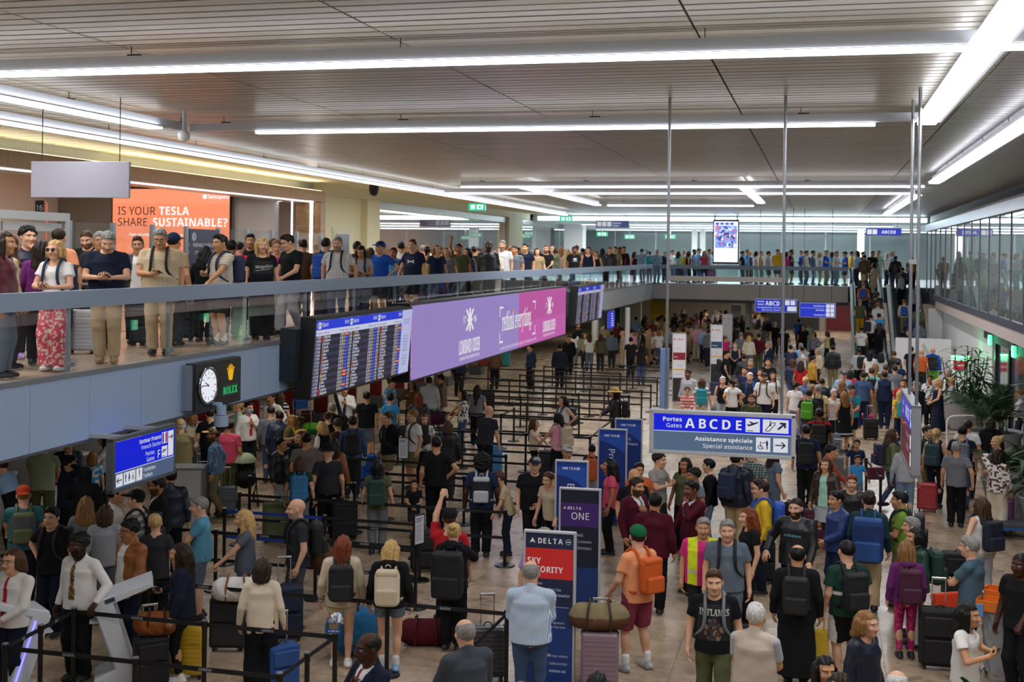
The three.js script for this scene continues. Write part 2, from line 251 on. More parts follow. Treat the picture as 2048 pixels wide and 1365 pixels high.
{ const o = thing('gate_sign', 'small blue sign with arrow and aeroplane inside the grey doorway', 'sign', -17.25, 6.05, 38.5);
  part('panel', boxG(1.3, 0.42, 0.06), glowMat(print(256, 84, (g) => { g.fillStyle = '#2b3fb0'; g.fillRect(0, 0, 256, 84); g.fillStyle = '#eef'; g.fillRect(14, 12, 60, 60); g.fillRect(84, 12, 60, 60); g.fillStyle = '#223'; g.fillRect(40, 28, 8, 36); g.beginPath(); g.moveTo(44, 16); g.lineTo(60, 36); g.lineTo(28, 36); g.fill(); plane(g, 114, 42, 24, '#223'); g.fillStyle = '#fff'; font(g, 30, 'bold'); g.fillText('Portes', 152, 36); font(g, 30); g.fillText('Gates', 152, 70); }), 0.9), o, 0, 0, 0); }
function plane(g, x, y, s, c) { g.save(); g.translate(x, y); g.rotate(-0.42); g.fillStyle = c; g.beginPath(); g.ellipse(0, 0, s, s * 0.17, 0, 0, 7); g.fill(); g.beginPath(); g.moveTo(s * 0.35, 0); g.lineTo(-s * 0.25, -s * 0.7); g.lineTo(-s * 0.45, -s * 0.62); g.lineTo(-s * 0.1, 0); g.fill(); g.beginPath(); g.moveTo(-s * 0.75, 0); g.lineTo(-s * 1.05, -s * 0.4); g.lineTo(-s * 0.85, -s * 0.4); g.lineTo(-s * 0.45, 0); g.fill(); g.restore(); }
// big advertising screen
{ const t = print(1024, 700, (g) => { g.fillStyle = '#ff9268'; g.fillRect(0, 0, 1024, 700); g.fillStyle = '#ff9b74'; g.fillRect(0, 0, 1024, 120);
    g.fillStyle = '#fff'; g.beginPath(); g.arc(812, 62, 20, 0, 7); g.fill(); font(g, 48, 'bold'); g.fillText('Swissquote', 838, 79, 186);
    font(g, 92); g.fillStyle = '#3a1c2c'; g.fillText('IS YOUR', 44, 212, 345); g.fillText('SHARE', 44, 304, 290); font(g, 94, 'bold'); g.fillStyle = '#fff'; g.fillText('TESLA', 412, 212, 280); g.fillText('SUSTAINABLE?', 356, 304, 660);
    font(g, 30, 'bold'); g.fillText('Find out with the ESG profile of every listed company', 150, 385, 720); });
  const o = thing('advertising_screen', 'orange advertising screen about shares behind the upper queue', 'screen', -19.05, 5.9, 32.92);
  part('bezel', boxG(4.0, 2.68, 0.06), black, o, 0, 0, -0.02); part('screen_face', boxG(3.92, 2.6, 0.05), glowMat(t, 1.15), o, 0, 0, 0); areaLight(-19.05, 5.9, 32.88, 3.9, 2.5, 0.35, 0xff9a70, 'near'); }
{ const o = thing('gate_number_sign', 'dark panel with the number 16 on the grey lobby wall', 'sign', -21.4, 6.2, 29.9); part('post', boxG(0.3, 2.88, 0.05), mat(0xa9a9ad, 0.5), o, 0, -0.94, 0);
  part('plate', boxG(0.27, 0.42, 0.03), printMat(print(96, 150, (g) => { g.fillStyle = '#24283c'; g.fillRect(0, 0, 96, 150); g.fillStyle = '#dfe3ee'; font(g, 74); g.fillText('16', 6, 100, 84); })), o, 0, 0.3, 0.04); part('edge', boxG(0.05, 2.3, 0.06), mat(0xe08a6a, 0.5), o, 0.18, -0.7, 0); }
// blank white hanging board
{ const o = thing('blank_hanging_sign', 'blank white rectangular sign hanging above the upper gallery', 'sign', -10.5, 6.39, 15.6, 0.12); part('board', rboxG(1.52, 0.53, 0.05, 0.008), mat(0xa9a8b4, 0.6), o); for (const s of [-0.6, 0.6]) part('hanger', boxG(0.01, 0.95, 0.01), wire, o, s, 0.74, 0); }
// glass queue screen on the gallery
{ const o = thing('glass_queue_screen', 'tall glass partition with grey posts between the queues of the upper gallery', 'partition', 0, 0, 0);
  const ds = [18.4, 19.75, 21.1, 22.4, 23.75, 25.1, 26.4, 27.8, 29.3];
  ds.forEach((d, i) => { block('post', mat(0xa3acb2, 0.35, 0.5), o, -12.64, -12.56, UP, 5.86, d - 0.04, d + 0.04); if (i && i !== 4) block('pane', clear, o, -12.606, -12.594, UP + 0.1, 5.84, ds[i - 1] + 0.05, d - 0.05); });
  const s = thing('boarding_notice', 'navy notice board asking for boarding cards behind the upper queue', 'notice board', -12.58, 5.0, 23.08, Math.PI / 2);
  const t = print(256, 400, (g) => { g.fillStyle = '#2b3358'; g.fillRect(0, 0, 256, 400); g.fillStyle = '#c9cede'; g.beginPath(); g.ellipse(36, 40, 18, 22, 0, 0, 7); g.fill(); g.fillStyle = '#2b3358'; font(g, 30, 'bold'); g.fillText('i', 31, 51); g.fillStyle = '#dfe3f0'; font(g, 27, 'bold'); g.textAlign = 'center'; g.fillText('PRÉPAREZ VOTRE CARTE', 135, 92, 215); g.fillText("D'EMBARQUEMENT", 135, 130, 180); g.fillStyle = '#aab0c8'; font(g, 26); g.fillText('HAVE YOUR BOARDING', 135, 180, 200); g.fillText('CARD READY', 135, 216, 120); });
  part('board', boxG(1.26, 1.62, 0.03), printMat(t, 0.4), s, 0, 0, 0.02);
  const d = thing('door_2', 'grey aluminium glazed door frame at the end of the queue partition', 'door', 0, 0, 0); d.userData.kind = 'structure';
  const al = mat(0xc4c8c6, 0.4, 0.4); block('frame', al, d, -12.66, -12.54, UP, 5.98, 18.22, 18.34); block('frame', al, d, -12.66, -12.54, UP, 5.98, 16.4, 16.52); block('frame', al, d, -12.66, -12.54, 5.84, 5.98, 16.52, 18.22); block('leaf_rail', al, d, -12.62, -12.56, 5.66, 5.8, 16.6, 18.14); block('leaf_stile', al, d, -12.62, -12.56, UP, 5.66, 18.0, 18.14); block('pane', clear, d, -12.6, -12.59, UP, 5.66, 16.6, 18.0);
  const n = thing('paper_notice', 'small white paper notice stuck on the glazed queue door', 'notice', -12.57, 5.32, 17.4, Math.PI / 2); part('sheet', boxG(0.42, 0.24, 0.006), printMat(print(128, 64, (g) => { g.fillStyle = '#d8d8d4'; g.fillRect(0, 0, 128, 64); g.fillStyle = '#333'; font(g, 18, 'bold'); g.fillText('ISSUE DE SECOURS', 6, 38, 116); })), n); }
// ---------- glazed side gallery on the right ----------
const rg = shell('wall_right');
const beige = mat(0xc2b3ad, 0.6), ledge = mat(0x787a88, 0.25, 0.6), mull = mat(0x77727a, 0.35, 0.5), sideGlass = new THREE.MeshPhysicalMaterial({ color: 0xdfe9e6, roughness: 0.01, transmission: 0.82, thickness: 0, ior: 1.9 });
for (let d = -2.6; d < 61.4; d += 4.8) block('panel', beige, rg, 5.4, 5.62, 2.99, 3.375, d, Math.min(61.4, d + 4.793));
block('ledge', ledge, rg, 5.36, 5.6, 3.38, 3.62, -3, 62.2);
for (let d = -2.84; d < 67.2; d += 2.4) { block('mullion', mull, rg, 5.4, 5.45, 3.62, 6.78, d - 0.025, d + 0.025); if (d < 64.8) block('pane', sideGlass, rg, 5.43, 5.445, 3.64, 6.78, d + 0.035, d + 2.365); }
block('head', mat(0x8f93a0, 0.4, 0.4), rg, 5.3, 5.6, 6.78, 7.12, -3, 66.5); block('recess', mat(0x33343a, 0.6), rg, 5.62, 5.8, 7.0, 7.7, -3, 67.5); block('return_wall', mat(0xcfc7b6, 0.7), rg, 5.5, 7.5, UP, 7.2, 67.8, 68.1);
block('slab', slabDark, rg, 5.62, 11, 2.99, UP - 0.02, -3, 67.6);
const sideBack = shell('wall_side_gallery'); block('back', plaster, sideBack, 10.2, 10.4, UP, 7.3, -3, 67); block('soffit', plaster, sideBack, 5.6, 10.2, 7.2, 7.3, -3, 67); block('paving', mat(0xc9cdd0, 0.25), sideBack, 5.62, 10.2, UP - 0.02, UP, -3, 67);
{ const o = thing('side_gallery_lamp', 'dim white strip lamp inside the glazed side gallery', 'lamp', 8, 7.17, 45, 0); part('led_diffuser', boxG(0.18, 0.03, 30), farGlow, o); areaLight(8, 7.15, 45, 0.18, 30, 1.0, 0xe8f4ff); }
// white wall and lift doors under it
const lw = shell('wall_right_lower'); const paleWall = mat(0xdfe2e2, 0.55);
block('render_coat', paleWall, lw, 5.75, 6.0, 0, 2.99, 44.2, 61.6); structure('wall_right_end', paleWall, 5.1, 5.74, 0, 2.98, 61.4, 61.6);
for (let d = -2; d < 44; d += 3.0) { block('frame', mat(0x24262b, 0.35, 0.5), lw, 5.7, 5.85, 0, 2.99, d, d + 0.25); block('pane', mat(0x3a3f4b, 0.08, 0.3), lw, 5.78, 5.8, 0, 2.6, d + 0.27, d + 1.6); block('pane', mat(0x555d70, 0.1, 0.3), lw, 5.78, 5.8, 0, 2.6, d + 1.64, d + 2.98); block('frame', mat(0x4a4c52, 0.3, 0.6), lw, 5.7, 5.85, 2.6, 2.99, d + 0.26, d + 2.99); }
block('back', mat(0x2a2c30, 0.7), lw, 5.9, 6.1, 0, 2.99, -3, 44.2);
const greenGlow = new THREE.MeshPhysicalMaterial({ color: 0xffffff, emissive: 0x12e6a0, emissiveIntensity: 1.6 });
for (const [d, w] of [[43.6, 'first'], [38.4, 'second']]) { const o = thing('exit_lamp', `green emergency exit lamp over the ${w} dark glass door from the white wall`, 'exit lamp', 5.6, 2.66, d); part('sign_face', rboxG(0.12, 0.36, 0.3, 0.04), greenGlow, o); part('mount', boxG(0.1, 0.06, 0.1), dark, o, 0.03, 0.2, 0); }
// service kiosk with green light and poster wall
{ const o = thing('service_kiosk', 'white self-service kiosk with a green light bar and red screen', 'kiosk', 5.15, 0, 47.6, -0.35); part('body', rboxG(0.75, 1.7, 0.4, 0.05), white, o, 0, 0.85, 0); part('screen_face', boxG(0.5, 0.34, 0.03), glowMat(print(64, 48, (g) => { g.fillStyle = '#b3202c'; g.fillRect(0, 0, 64, 48); g.fillStyle = '#fff'; font(g, 16, 'italic bold'); g.fillText('Hertz', 10, 28, 44); }), 1), o, 0, 1.45, 0.21); part('light_bar', rboxG(0.72, 0.08, 0.2, 0.04), new THREE.MeshPhysicalMaterial({ color: 0xffffff, emissive: 0x3df58f, emissiveIntensity: 3 }), o, 0, 1.76, 0.1); const l = new THREE.PointLight(0x3df58f, 1.2); l.position.set(5.0, 1.9, -47.1); l.castShadow = true; scene.add(l); }
{ const o = thing('poster_wall', 'white display wall with a pale curved graphic beside the escalators', 'display wall', 4.4, 0, 55.5, -0.1); part('board', boxG(2.3, 1.9, 0.12), white, o, 0, 0.95, 0); part('graphic', new THREE.TorusGeometry(0.55, 0.06, 6, 24, 2.2), mat(0xcfd8cf, 0.5), o, -0.3, 0.75, 0.07); part('graphic', rboxG(0.12, 1.5, 0.04, 0.02), mat(0xbfc9c2, 0.5), o, 0.35, 1.0, 0.08, 0, 0, 0.5); }
// ---------- escalators ----------
const deck = mat(0xe2eaec, 0.35, 0.15), stepMat = mat(0x3c3f44, 0.5, 0.5), rubber = mat(0x0d0e10, 0.4);
function escalator(label, x0, x1) {
  const o = thing('escalator', label, 'escalator', 0, 0, 0), b0 = 59.2, b1 = 66.6, rise = UP, n = 19, a = Math.atan2(rise, b1 - b0), L = Math.hypot(rise, b1 - b0), ym = rise / 2, dm = (b0 + b1) / 2;
  block('landing_plate', deck, o, x0, x1, 0.002, 0.03, 57.6, b0); block('landing_plate', deck, o, x0, x1, UP - 0.02, UP + 0.02, b1, 67.6);
  for (let k = 0; k < n; k++) { const d = b0 + (b1 - b0) * k / n, y = rise * (k + 1) / n; block('step', stepMat, o, x0 + 0.28, x1 - 0.28, y - rise / n - 0.02, y - 0.02, d, d + (b1 - b0) / n + 0.02); }
  for (const [xa, xb] of [[x0, x0 + 0.26], [x1 - 0.26, x1]]) {
    const xm = (xa + xb) / 2;
    part('deck', boxG(0.26, 0.12, +L.toFixed(2)), deck, o, xm, ym + 0.12, -dm, a); part('skirt', boxG(0.2, 0.9, +(L - 0.4).toFixed(2)), mat(0x9fa8ac, 0.4, 0.4), o, xm, ym - 0.42, -dm, a);
    part('pane', boxG(0.015, 0.72, +L.toFixed(2)), greenGlass, o, xm, ym + 0.52, -dm, a);
    part('handrail', tube([[xm, 0.55, -b0 + 0.9], [xm, 0.9, -b0 + 0.6], [xm, 1.0, -b0], [xm, ym + 0.95, -dm], [xm, UP + 0.92, -b1], [xm, UP + 1.0, -b1 - 0.5], [xm, UP + 0.7, -b1 - 1.0]], 0.045, 8, 40), rubber, o);
  }
  return o;
}
escalator('escalator packed with riders beside the far balcony', 1.55, 3.2);
escalator('escalator beside the glazed side gallery with its own riders', 3.4, 5.05);
// ---------- far hall, upper and lower ----------
const fw = shell('wall_far_glazing'); for (let x = -22; x < 10; x += 3.2) { block('mullion', mat(0xb9c6c6, 0.4, 0.4), fw, x - 0.04, x + 0.04, UP, 7.25, 94, 94.1); block('pane', mat(0x7f8e8e, 0.12, 0.1), fw, x + 0.05, x + 3.15, UP, 7.25, 94.02, 94.06); }
const colWhite = mat(0xe6e6e0, 0.6);
for (const [x, D, w, wd] of [[-15.2, 76, 1.2, 'broad'], [-8.4, 84, 0.35, 'slim'], [-7.9, 84.6, 0.35, 'slim'], [2.5, 80, 0.4, 'slim']]) { const o = shell('pillar'); block('shaft', colWhite, o, x - w / 2, x + w / 2, UP, 7.25, D - w / 2, D + w / 2); }
{ const o = shell('pillar_lower'); part('shaft', cylG(0.11, 2.97, 18), colWhite, o, -8.5, 1.485, -55); part('shaft', cylG(0.2, 2.97, 18), colWhite, o, -4, 1.485, -72); part('shaft', cylG(0.2, 2.97, 18), colWhite, o, -12, 1.485, -66); }
const fl = shell('wall_far_lower'); block('back', mat(0xb5ab9c, 0.7), fl, -23, 9, 0, 2.97, 92, 92.2); block('shop_front', mat(0x34383c, 0.4), fl, -4, 0, 0, 2.6, 91.8, 92); block('shop_front', mat(0x6d1b22, 0.5), fl, 0.5, 3, 0, 2.4, 91.8, 92); block('shop_front', mat(0xe0e2e0, 0.5), fl, -13.5, -12.4, 0, 2.9, 74, 74.2); block('shop_front', mat(0x3d6a62, 0.5), fl, -12.3, -11.9, 0, 2.9, 74, 74.2); block('shop_front', mat(0xd9dcda, 0.5), fl, -11.8, -10.6, 0, 2.9, 74, 74.2);
{ const o = thing('yellow_hoarding', 'bright yellow poster board beneath the far balcony corner', 'poster', -9.35, 0, 73.5); part('board', boxG(1.25, 2.85, 0.06), mat(0xe8c400, 0.5), o, 0, 1.43, 0); part('print', boxG(0.5, 0.8, 0.01), mat(0x1b1b1b, 0.5), o, 0.1, 1.3, 0.036, 0, 0, 0.5); }
// under-gallery back wall and check-in desks
const ul = shell('wall_checkin'); block('back', mat(0xcfc9bf, 0.7), ul, -19.6, -19.4, 0, 2.97, -3, 66); block('band', mat(0x8e2a2c, 0.5), ul, -19.38, -19.36, 0.9, 1.7, 27, 45);
// ---------- signs and screens ----------
const alu = mat(0xc2c5c9, 0.5, 0.2), casingGrey = mat(0x8d9197, 0.5, 0.2), poleMat = mat(0xa9adb2, 0.3, 0.8);
const pict = (g, x, y, w, h) => { g.fillStyle = '#f4f6ff'; g.fillRect(x, y, w, h); g.fillStyle = '#1d2450'; g.strokeStyle = '#1d2450'; };
function arrow(g, x, y, s, a, w = 0.16) { g.save(); g.translate(x, y); g.rotate(a); g.fillStyle = '#1d2450'; g.fillRect(-s, -s * w, s * 1.75, s * w * 2); g.lineWidth = s * w * 2; g.strokeStyle = '#1d2450'; g.beginPath(); g.moveTo(s * 0.25, -s * 0.72); g.lineTo(s * 0.95, 0); g.lineTo(s * 0.25, s * 0.72); g.stroke(); g.restore(); }
function man(g, x, y, s, skirt) { g.fillStyle = '#1d2450'; g.beginPath(); g.arc(x, y - s * 0.85, s * 0.16, 0, 7); g.fill(); g.fillRect(x - s * 0.2, y - s * 0.65, s * 0.4, s * 0.75); if (skirt) { g.beginPath(); g.moveTo(x - s * 0.14, y - 0.4 * s); g.lineTo(x + s * 0.14, y - 0.4 * s); g.lineTo(x + s * 0.34, y + s * 0.4); g.lineTo(x - s * 0.34, y + s * 0.4); g.fill(); } g.fillRect(x - s * 0.16, y, s * 0.13, s); g.fillRect(x + s * 0.03, y, s * 0.13, s); }
function chair(g, x, y, s) { g.strokeStyle = '#1d2450'; g.lineWidth = s * 0.16; g.beginPath(); g.arc(x, y + s * 0.4, s * 0.5, 0.2, 5.2); g.stroke(); g.beginPath(); g.moveTo(x, y - s * 0.5); g.lineTo(x, y + s * 0.3); g.lineTo(x + s * 0.45, y + s * 0.3); g.lineTo(x + s * 0.6, y + s * 0.85); g.stroke(); g.fillStyle = '#1d2450'; g.beginPath(); g.arc(x, y - s * 0.75, s * 0.17, 0, 7); g.fill(); }
// main gates sign on two poles
{ const t = print(1280, 384, (g) => {
    g.fillStyle = '#0b23f0'; g.fillRect(0, 0, 1280, 176); g.fillStyle = '#e8ecff'; g.fillRect(0, 176, 1280, 7); g.fillStyle = '#5d7391'; g.fillRect(0, 183, 1280, 201);
    g.fillStyle = '#fff'; g.textAlign = 'right'; font(g, 60, 'bold'); g.fillText('Portes', 268, 76, 200); font(g, 60); g.fillText('Gates', 268, 142, 180);
    g.textAlign = 'left'; font(g, 142, 'bold'); 'ABCDE'.split('').forEach((c, i) => g.fillText(c, [296, 416, 518, 632, 762][i], 140, [104, 84, 90, 104, 70][i]));
    pict(g, 862, 16, 132, 140); plane(g, 930, 72, 54, '#1d2450'); g.fillRect(874, 138, 58, 7);
    pict(g, 1020, 16, 236, 140); g.lineWidth = 7; g.beginPath(); g.moveTo(1050, 122); g.quadraticCurveTo(1040, 142, 1062, 138); g.lineTo(1082, 134); g.lineTo(1132, 66); g.quadraticCurveTo(1140, 42, 1118, 48); g.lineTo(1100, 54); g.closePath(); g.stroke(); g.fillRect(1082, 54, 15, 32); g.beginPath(); g.arc(1090, 40, 8, 0, 7); g.fill(); arrow(g, 1192, 84, 46, -0.785, 0.2);
    g.fillStyle = '#fff'; g.textAlign = 'right'; font(g, 58, 'bold'); g.fillText('Assistance spéciale', 930, 270, 610); font(g, 58); g.fillText('Special assistance', 930, 342, 574);
    pict(g, 960, 208, 132, 148); chair(g, 1002, 292, 42); man(g, 1062, 284, 46); g.lineWidth = 6; g.beginPath(); g.moveTo(1014, 270); g.lineTo(1060, 250); g.stroke(); pict(g, 1118, 208, 134, 148); arrow(g, 1182, 282, 46, 0, 0.13); });
  const o = thing('gates_sign', 'blue and grey illuminated sign for gates A to E hanging on two poles', 'sign', -1.28, 2.945, 16.87, 0.02);
  part('panel', boxG(1.86, 0.5, 0.1), glowMat(t, 0.82), o, 0, 0, 0.005);
  for (const s of [-1, 1]) { part('frame', rboxG(1.98, 0.055, 0.13, 0.008), alu, o, 0, s * 0.277, 0); part('frame', rboxG(0.058, 0.6, 0.13, 0.008), alu, o, s * 0.962, 0, 0); part('pole', cylG(0.021, 4.36, 12), poleMat, o, s * 0.785 + (s < 0 ? 0.015 : 0.015), 2.48, 0); }
  part('spreader', boxG(1.56, 0.07, 0.02), mat(0x9c958f, 0.5), o, 0.015, 2.13, 0); areaLight(-1.28, 2.945, 16.79, 1.8, 0.45, 0.4, 0xaab8ff, 'near'); }
// the sign seen edge-on
{ const t = print(512, 230, (g) => { g.fillStyle = '#1b2fd8'; g.fillRect(0, 0, 512, 88); g.fillStyle = '#5e1220'; g.fillRect(0, 88, 512, 142); g.fillStyle = '#fff'; font(g, 60, 'bold'); g.fillText('ABCDE', 190, 66); font(g, 26); g.fillText('Portes', 30, 40); g.fillText('Gates', 30, 72); pict(g, 430, 12, 66, 66); arrow(g, 462, 45, 24, -0.78); g.fillStyle = '#c7b4ff'; font(g, 28); g.fillText('Restaurants', 250, 130, 150); g.fillText('Boutiques', 250, 176, 150); pict(g, 430, 104, 66, 50); pict(g, 430, 166, 66, 50); g.strokeStyle = '#ff7a3c'; g.lineWidth = 6; g.beginPath(); g.moveTo(0, 100); g.bezierCurveTo(90, 130, 150, 80, 260, 96); g.stroke(); });
  const o = thing('restaurant_sign', 'blue and dark red illuminated sign seen edge-on between two poles', 'sign', 1.22, 3.05, 17.3, -Math.PI / 2); part('panel', boxG(1.9, 0.84, 0.09), glowMat(t, 0.7), o, 0, 0, 0.005);
  for (const s of [-1, 1]) { part('frame', rboxG(2.08, 0.045, 0.12, 0.008), casingGrey, o, 0, s * 0.442, 0); part('frame', rboxG(0.07, 0.93, 0.12, 0.008), casingGrey, o, s * 1.005, 0, 0); part('pole', cylG(0.022, 4.12, 12), poleMat, o, s < 0 ? -0.26 : 1.01, 2.5, 0); }
  part('spreader', boxG(1.27, 0.06, 0.02), alu, o, 0.375, 2.3, 0.02); }
// sign under the gallery: French sector
{ const t = print(768, 360, (g) => { g.fillStyle = '#0b23f0'; g.fillRect(0, 0, 768, 236); g.fillStyle = '#54698c'; g.fillRect(0, 240, 768, 120); g.fillStyle = '#e8ecff'; g.fillRect(0, 234, 768, 6); g.fillStyle = '#fff'; g.textAlign = 'right'; font(g, 46, 'bold'); g.fillText('Secteur France', 586, 62, 290); font(g, 46); g.fillText('French Sector', 586, 112, 264); g.fillText('Portes', 500, 172, 122); g.fillText('Gates', 500, 220, 106); font(g, 92); g.fillText('F', 580, 218); g.textAlign = 'left'; pict(g, 596, 18, 76, 92); g.fillStyle = '#2b45c8'; g.fillRect(602, 24, 22, 80); g.fillStyle = '#d3202e'; g.fillRect(646, 24, 22, 80); pict(g, 596, 132, 76, 92); plane(g, 634, 172, 32, '#1d2450'); g.fillRect(604, 212, 40, 6); pict(g, 684, 18, 74, 206); arrow(g, 720, 70, 28, 0, 0.14);
    pict(g, 12, 252, 82, 96); arrow(g, 52, 300, 30, Math.PI, 0.13); pict(g, 106, 252, 144, 96); man(g, 130, 296, 34); man(g, 174, 296, 34, 1); chair(g, 220, 296, 28); pict(g, 262, 252, 78, 96); man(g, 302, 290, 30); g.fillStyle = '#fff'; font(g, 44); g.fillText('Toilettes', 352, 294, 164); g.fillText('Toilets', 352, 342, 124); });
  const o = thing('french_sector_sign', 'blue sign for the French sector and toilets hanging under the gallery', 'sign', -8.45, 2.7, 13.98, Math.PI / 2); part('panel', boxG(1.4, 0.58, 0.08), glowMat(t, 0.8), o, 0, 0, 0.01); for (const s of [-1, 1]) { part('frame', boxG(1.5, 0.045, 0.1), mat(0x6d7276, 0.4, 0.5), o, 0, s * 0.315, 0); part('frame', boxG(0.05, 0.67, 0.1), mat(0x6d7276, 0.4, 0.5), o, s * 0.725, 0, 0); part('bracket', boxG(0.05, 0.05, 0.5), alu, o, s * 0.4, 0.31, -0.28); } }
// clock box
{ const o = thing('clock_box', 'black box with a lit round clock and a gold crown on the gallery front', 'clock', -8.9, 3.375, 16.61, Math.PI / 2);
  part('casing', rboxG(1.46, 0.7, 0.14, 0.01), mat(0x3a3d40, 0.4, 0.4), o, 0, 0, 0.05); part('side_plate', boxG(0.05, 0.66, 0.16), mat(0x9aa3ac, 0.4, 0.5), o, -0.755, 0, 0.02);
  part('front', boxG(1.42, 0.67, 0.02), printMat(print(710, 335, (g) => { g.fillStyle = '#262829'; g.fillRect(0, 0, 710, 335); g.fillStyle = '#202223'; g.fillRect(354, 0, 2, 335); }), 0.35), o, 0, 0, 0.125);
  const ring = new THREE.TorusGeometry(0.262, 0.026, 10, 40); part('bezel', ring, mat(0x9ea0ad, 0.12, 1), o, -0.36, 0.0, 0.15);
  const dial = part('dial_light', new THREE.CylinderGeometry(0.25, 0.25, 0.03, 40), glowMat(print(256, 256, (g) => { g.fillStyle = '#f3f6ff'; g.fillRect(0, 0, 256, 256); g.translate(128, 128); g.fillStyle = '#1c2452'; for (let k = 0; k < 12; k++) { g.fillRect(-3, -112, 6, 26); g.rotate(Math.PI / 6); } g.save(); g.rotate(-1.08); g.fillRect(-4, -58, 8, 62); g.restore(); g.save(); g.rotate(-1.5); g.fillRect(-3, -98, 6, 104); g.restore(); g.beginPath(); g.arc(0, 0, 8, 0, 7); g.fill(); font(g, 16); g.textAlign = 'center'; g.fillText('ROLEX', 0, -52); }), 1.0), o, -0.36, 0, 0.145, Math.PI / 2, 0, 0);
  dial.geometry.rotateY(Math.PI / 2);
  const crown = new THREE.Shape(); crown.moveTo(-0.05, -0.09); crown.bezierCurveTo(-0.06, -0.115, 0.06, -0.115, 0.05, -0.09); crown.lineTo(0.095, 0.07); crown.lineTo(0.045, 0.0); crown.lineTo(0.05, 0.1); crown.lineTo(0.018, 0.01); crown.lineTo(0, 0.12); crown.lineTo(-0.018, 0.01); crown.lineTo(-0.05, 0.1); crown.lineTo(-0.045, 0.0); crown.lineTo(-0.095, 0.07);
  const gold = new THREE.MeshPhysicalMaterial({ color: 0x8a6a10, emissive: 0xffc21c, emissiveIntensity: 0.75 });
  const balls = [[-0.098, 0.078], [-0.05, 0.108], [0, 0.128], [0.05, 0.108], [0.098, 0.078]].map(([x, y]) => moved(new THREE.SphereGeometry(0.013, 8, 6), x, y, 0.006));
  part('crown_sign', merged([new THREE.ExtrudeGeometry(crown, { depth: 0.012, bevelEnabled: false }), ...balls]), gold, o, 0.36, 0.12, 0.137);
  part('lettering_sign', boxG(0.48, 0.16, 0.008), glowMat(print(256, 84, (g) => { g.fillStyle = '#262829'; g.fillRect(0, 0, 256, 84); g.fillStyle = '#17e07c'; font(g, 78, 'bold', 'serif'); g.textAlign = 'center'; g.fillText('ROLEX', 128, 68, 246); }), 0.9), o, 0.36, -0.14, 0.137); }
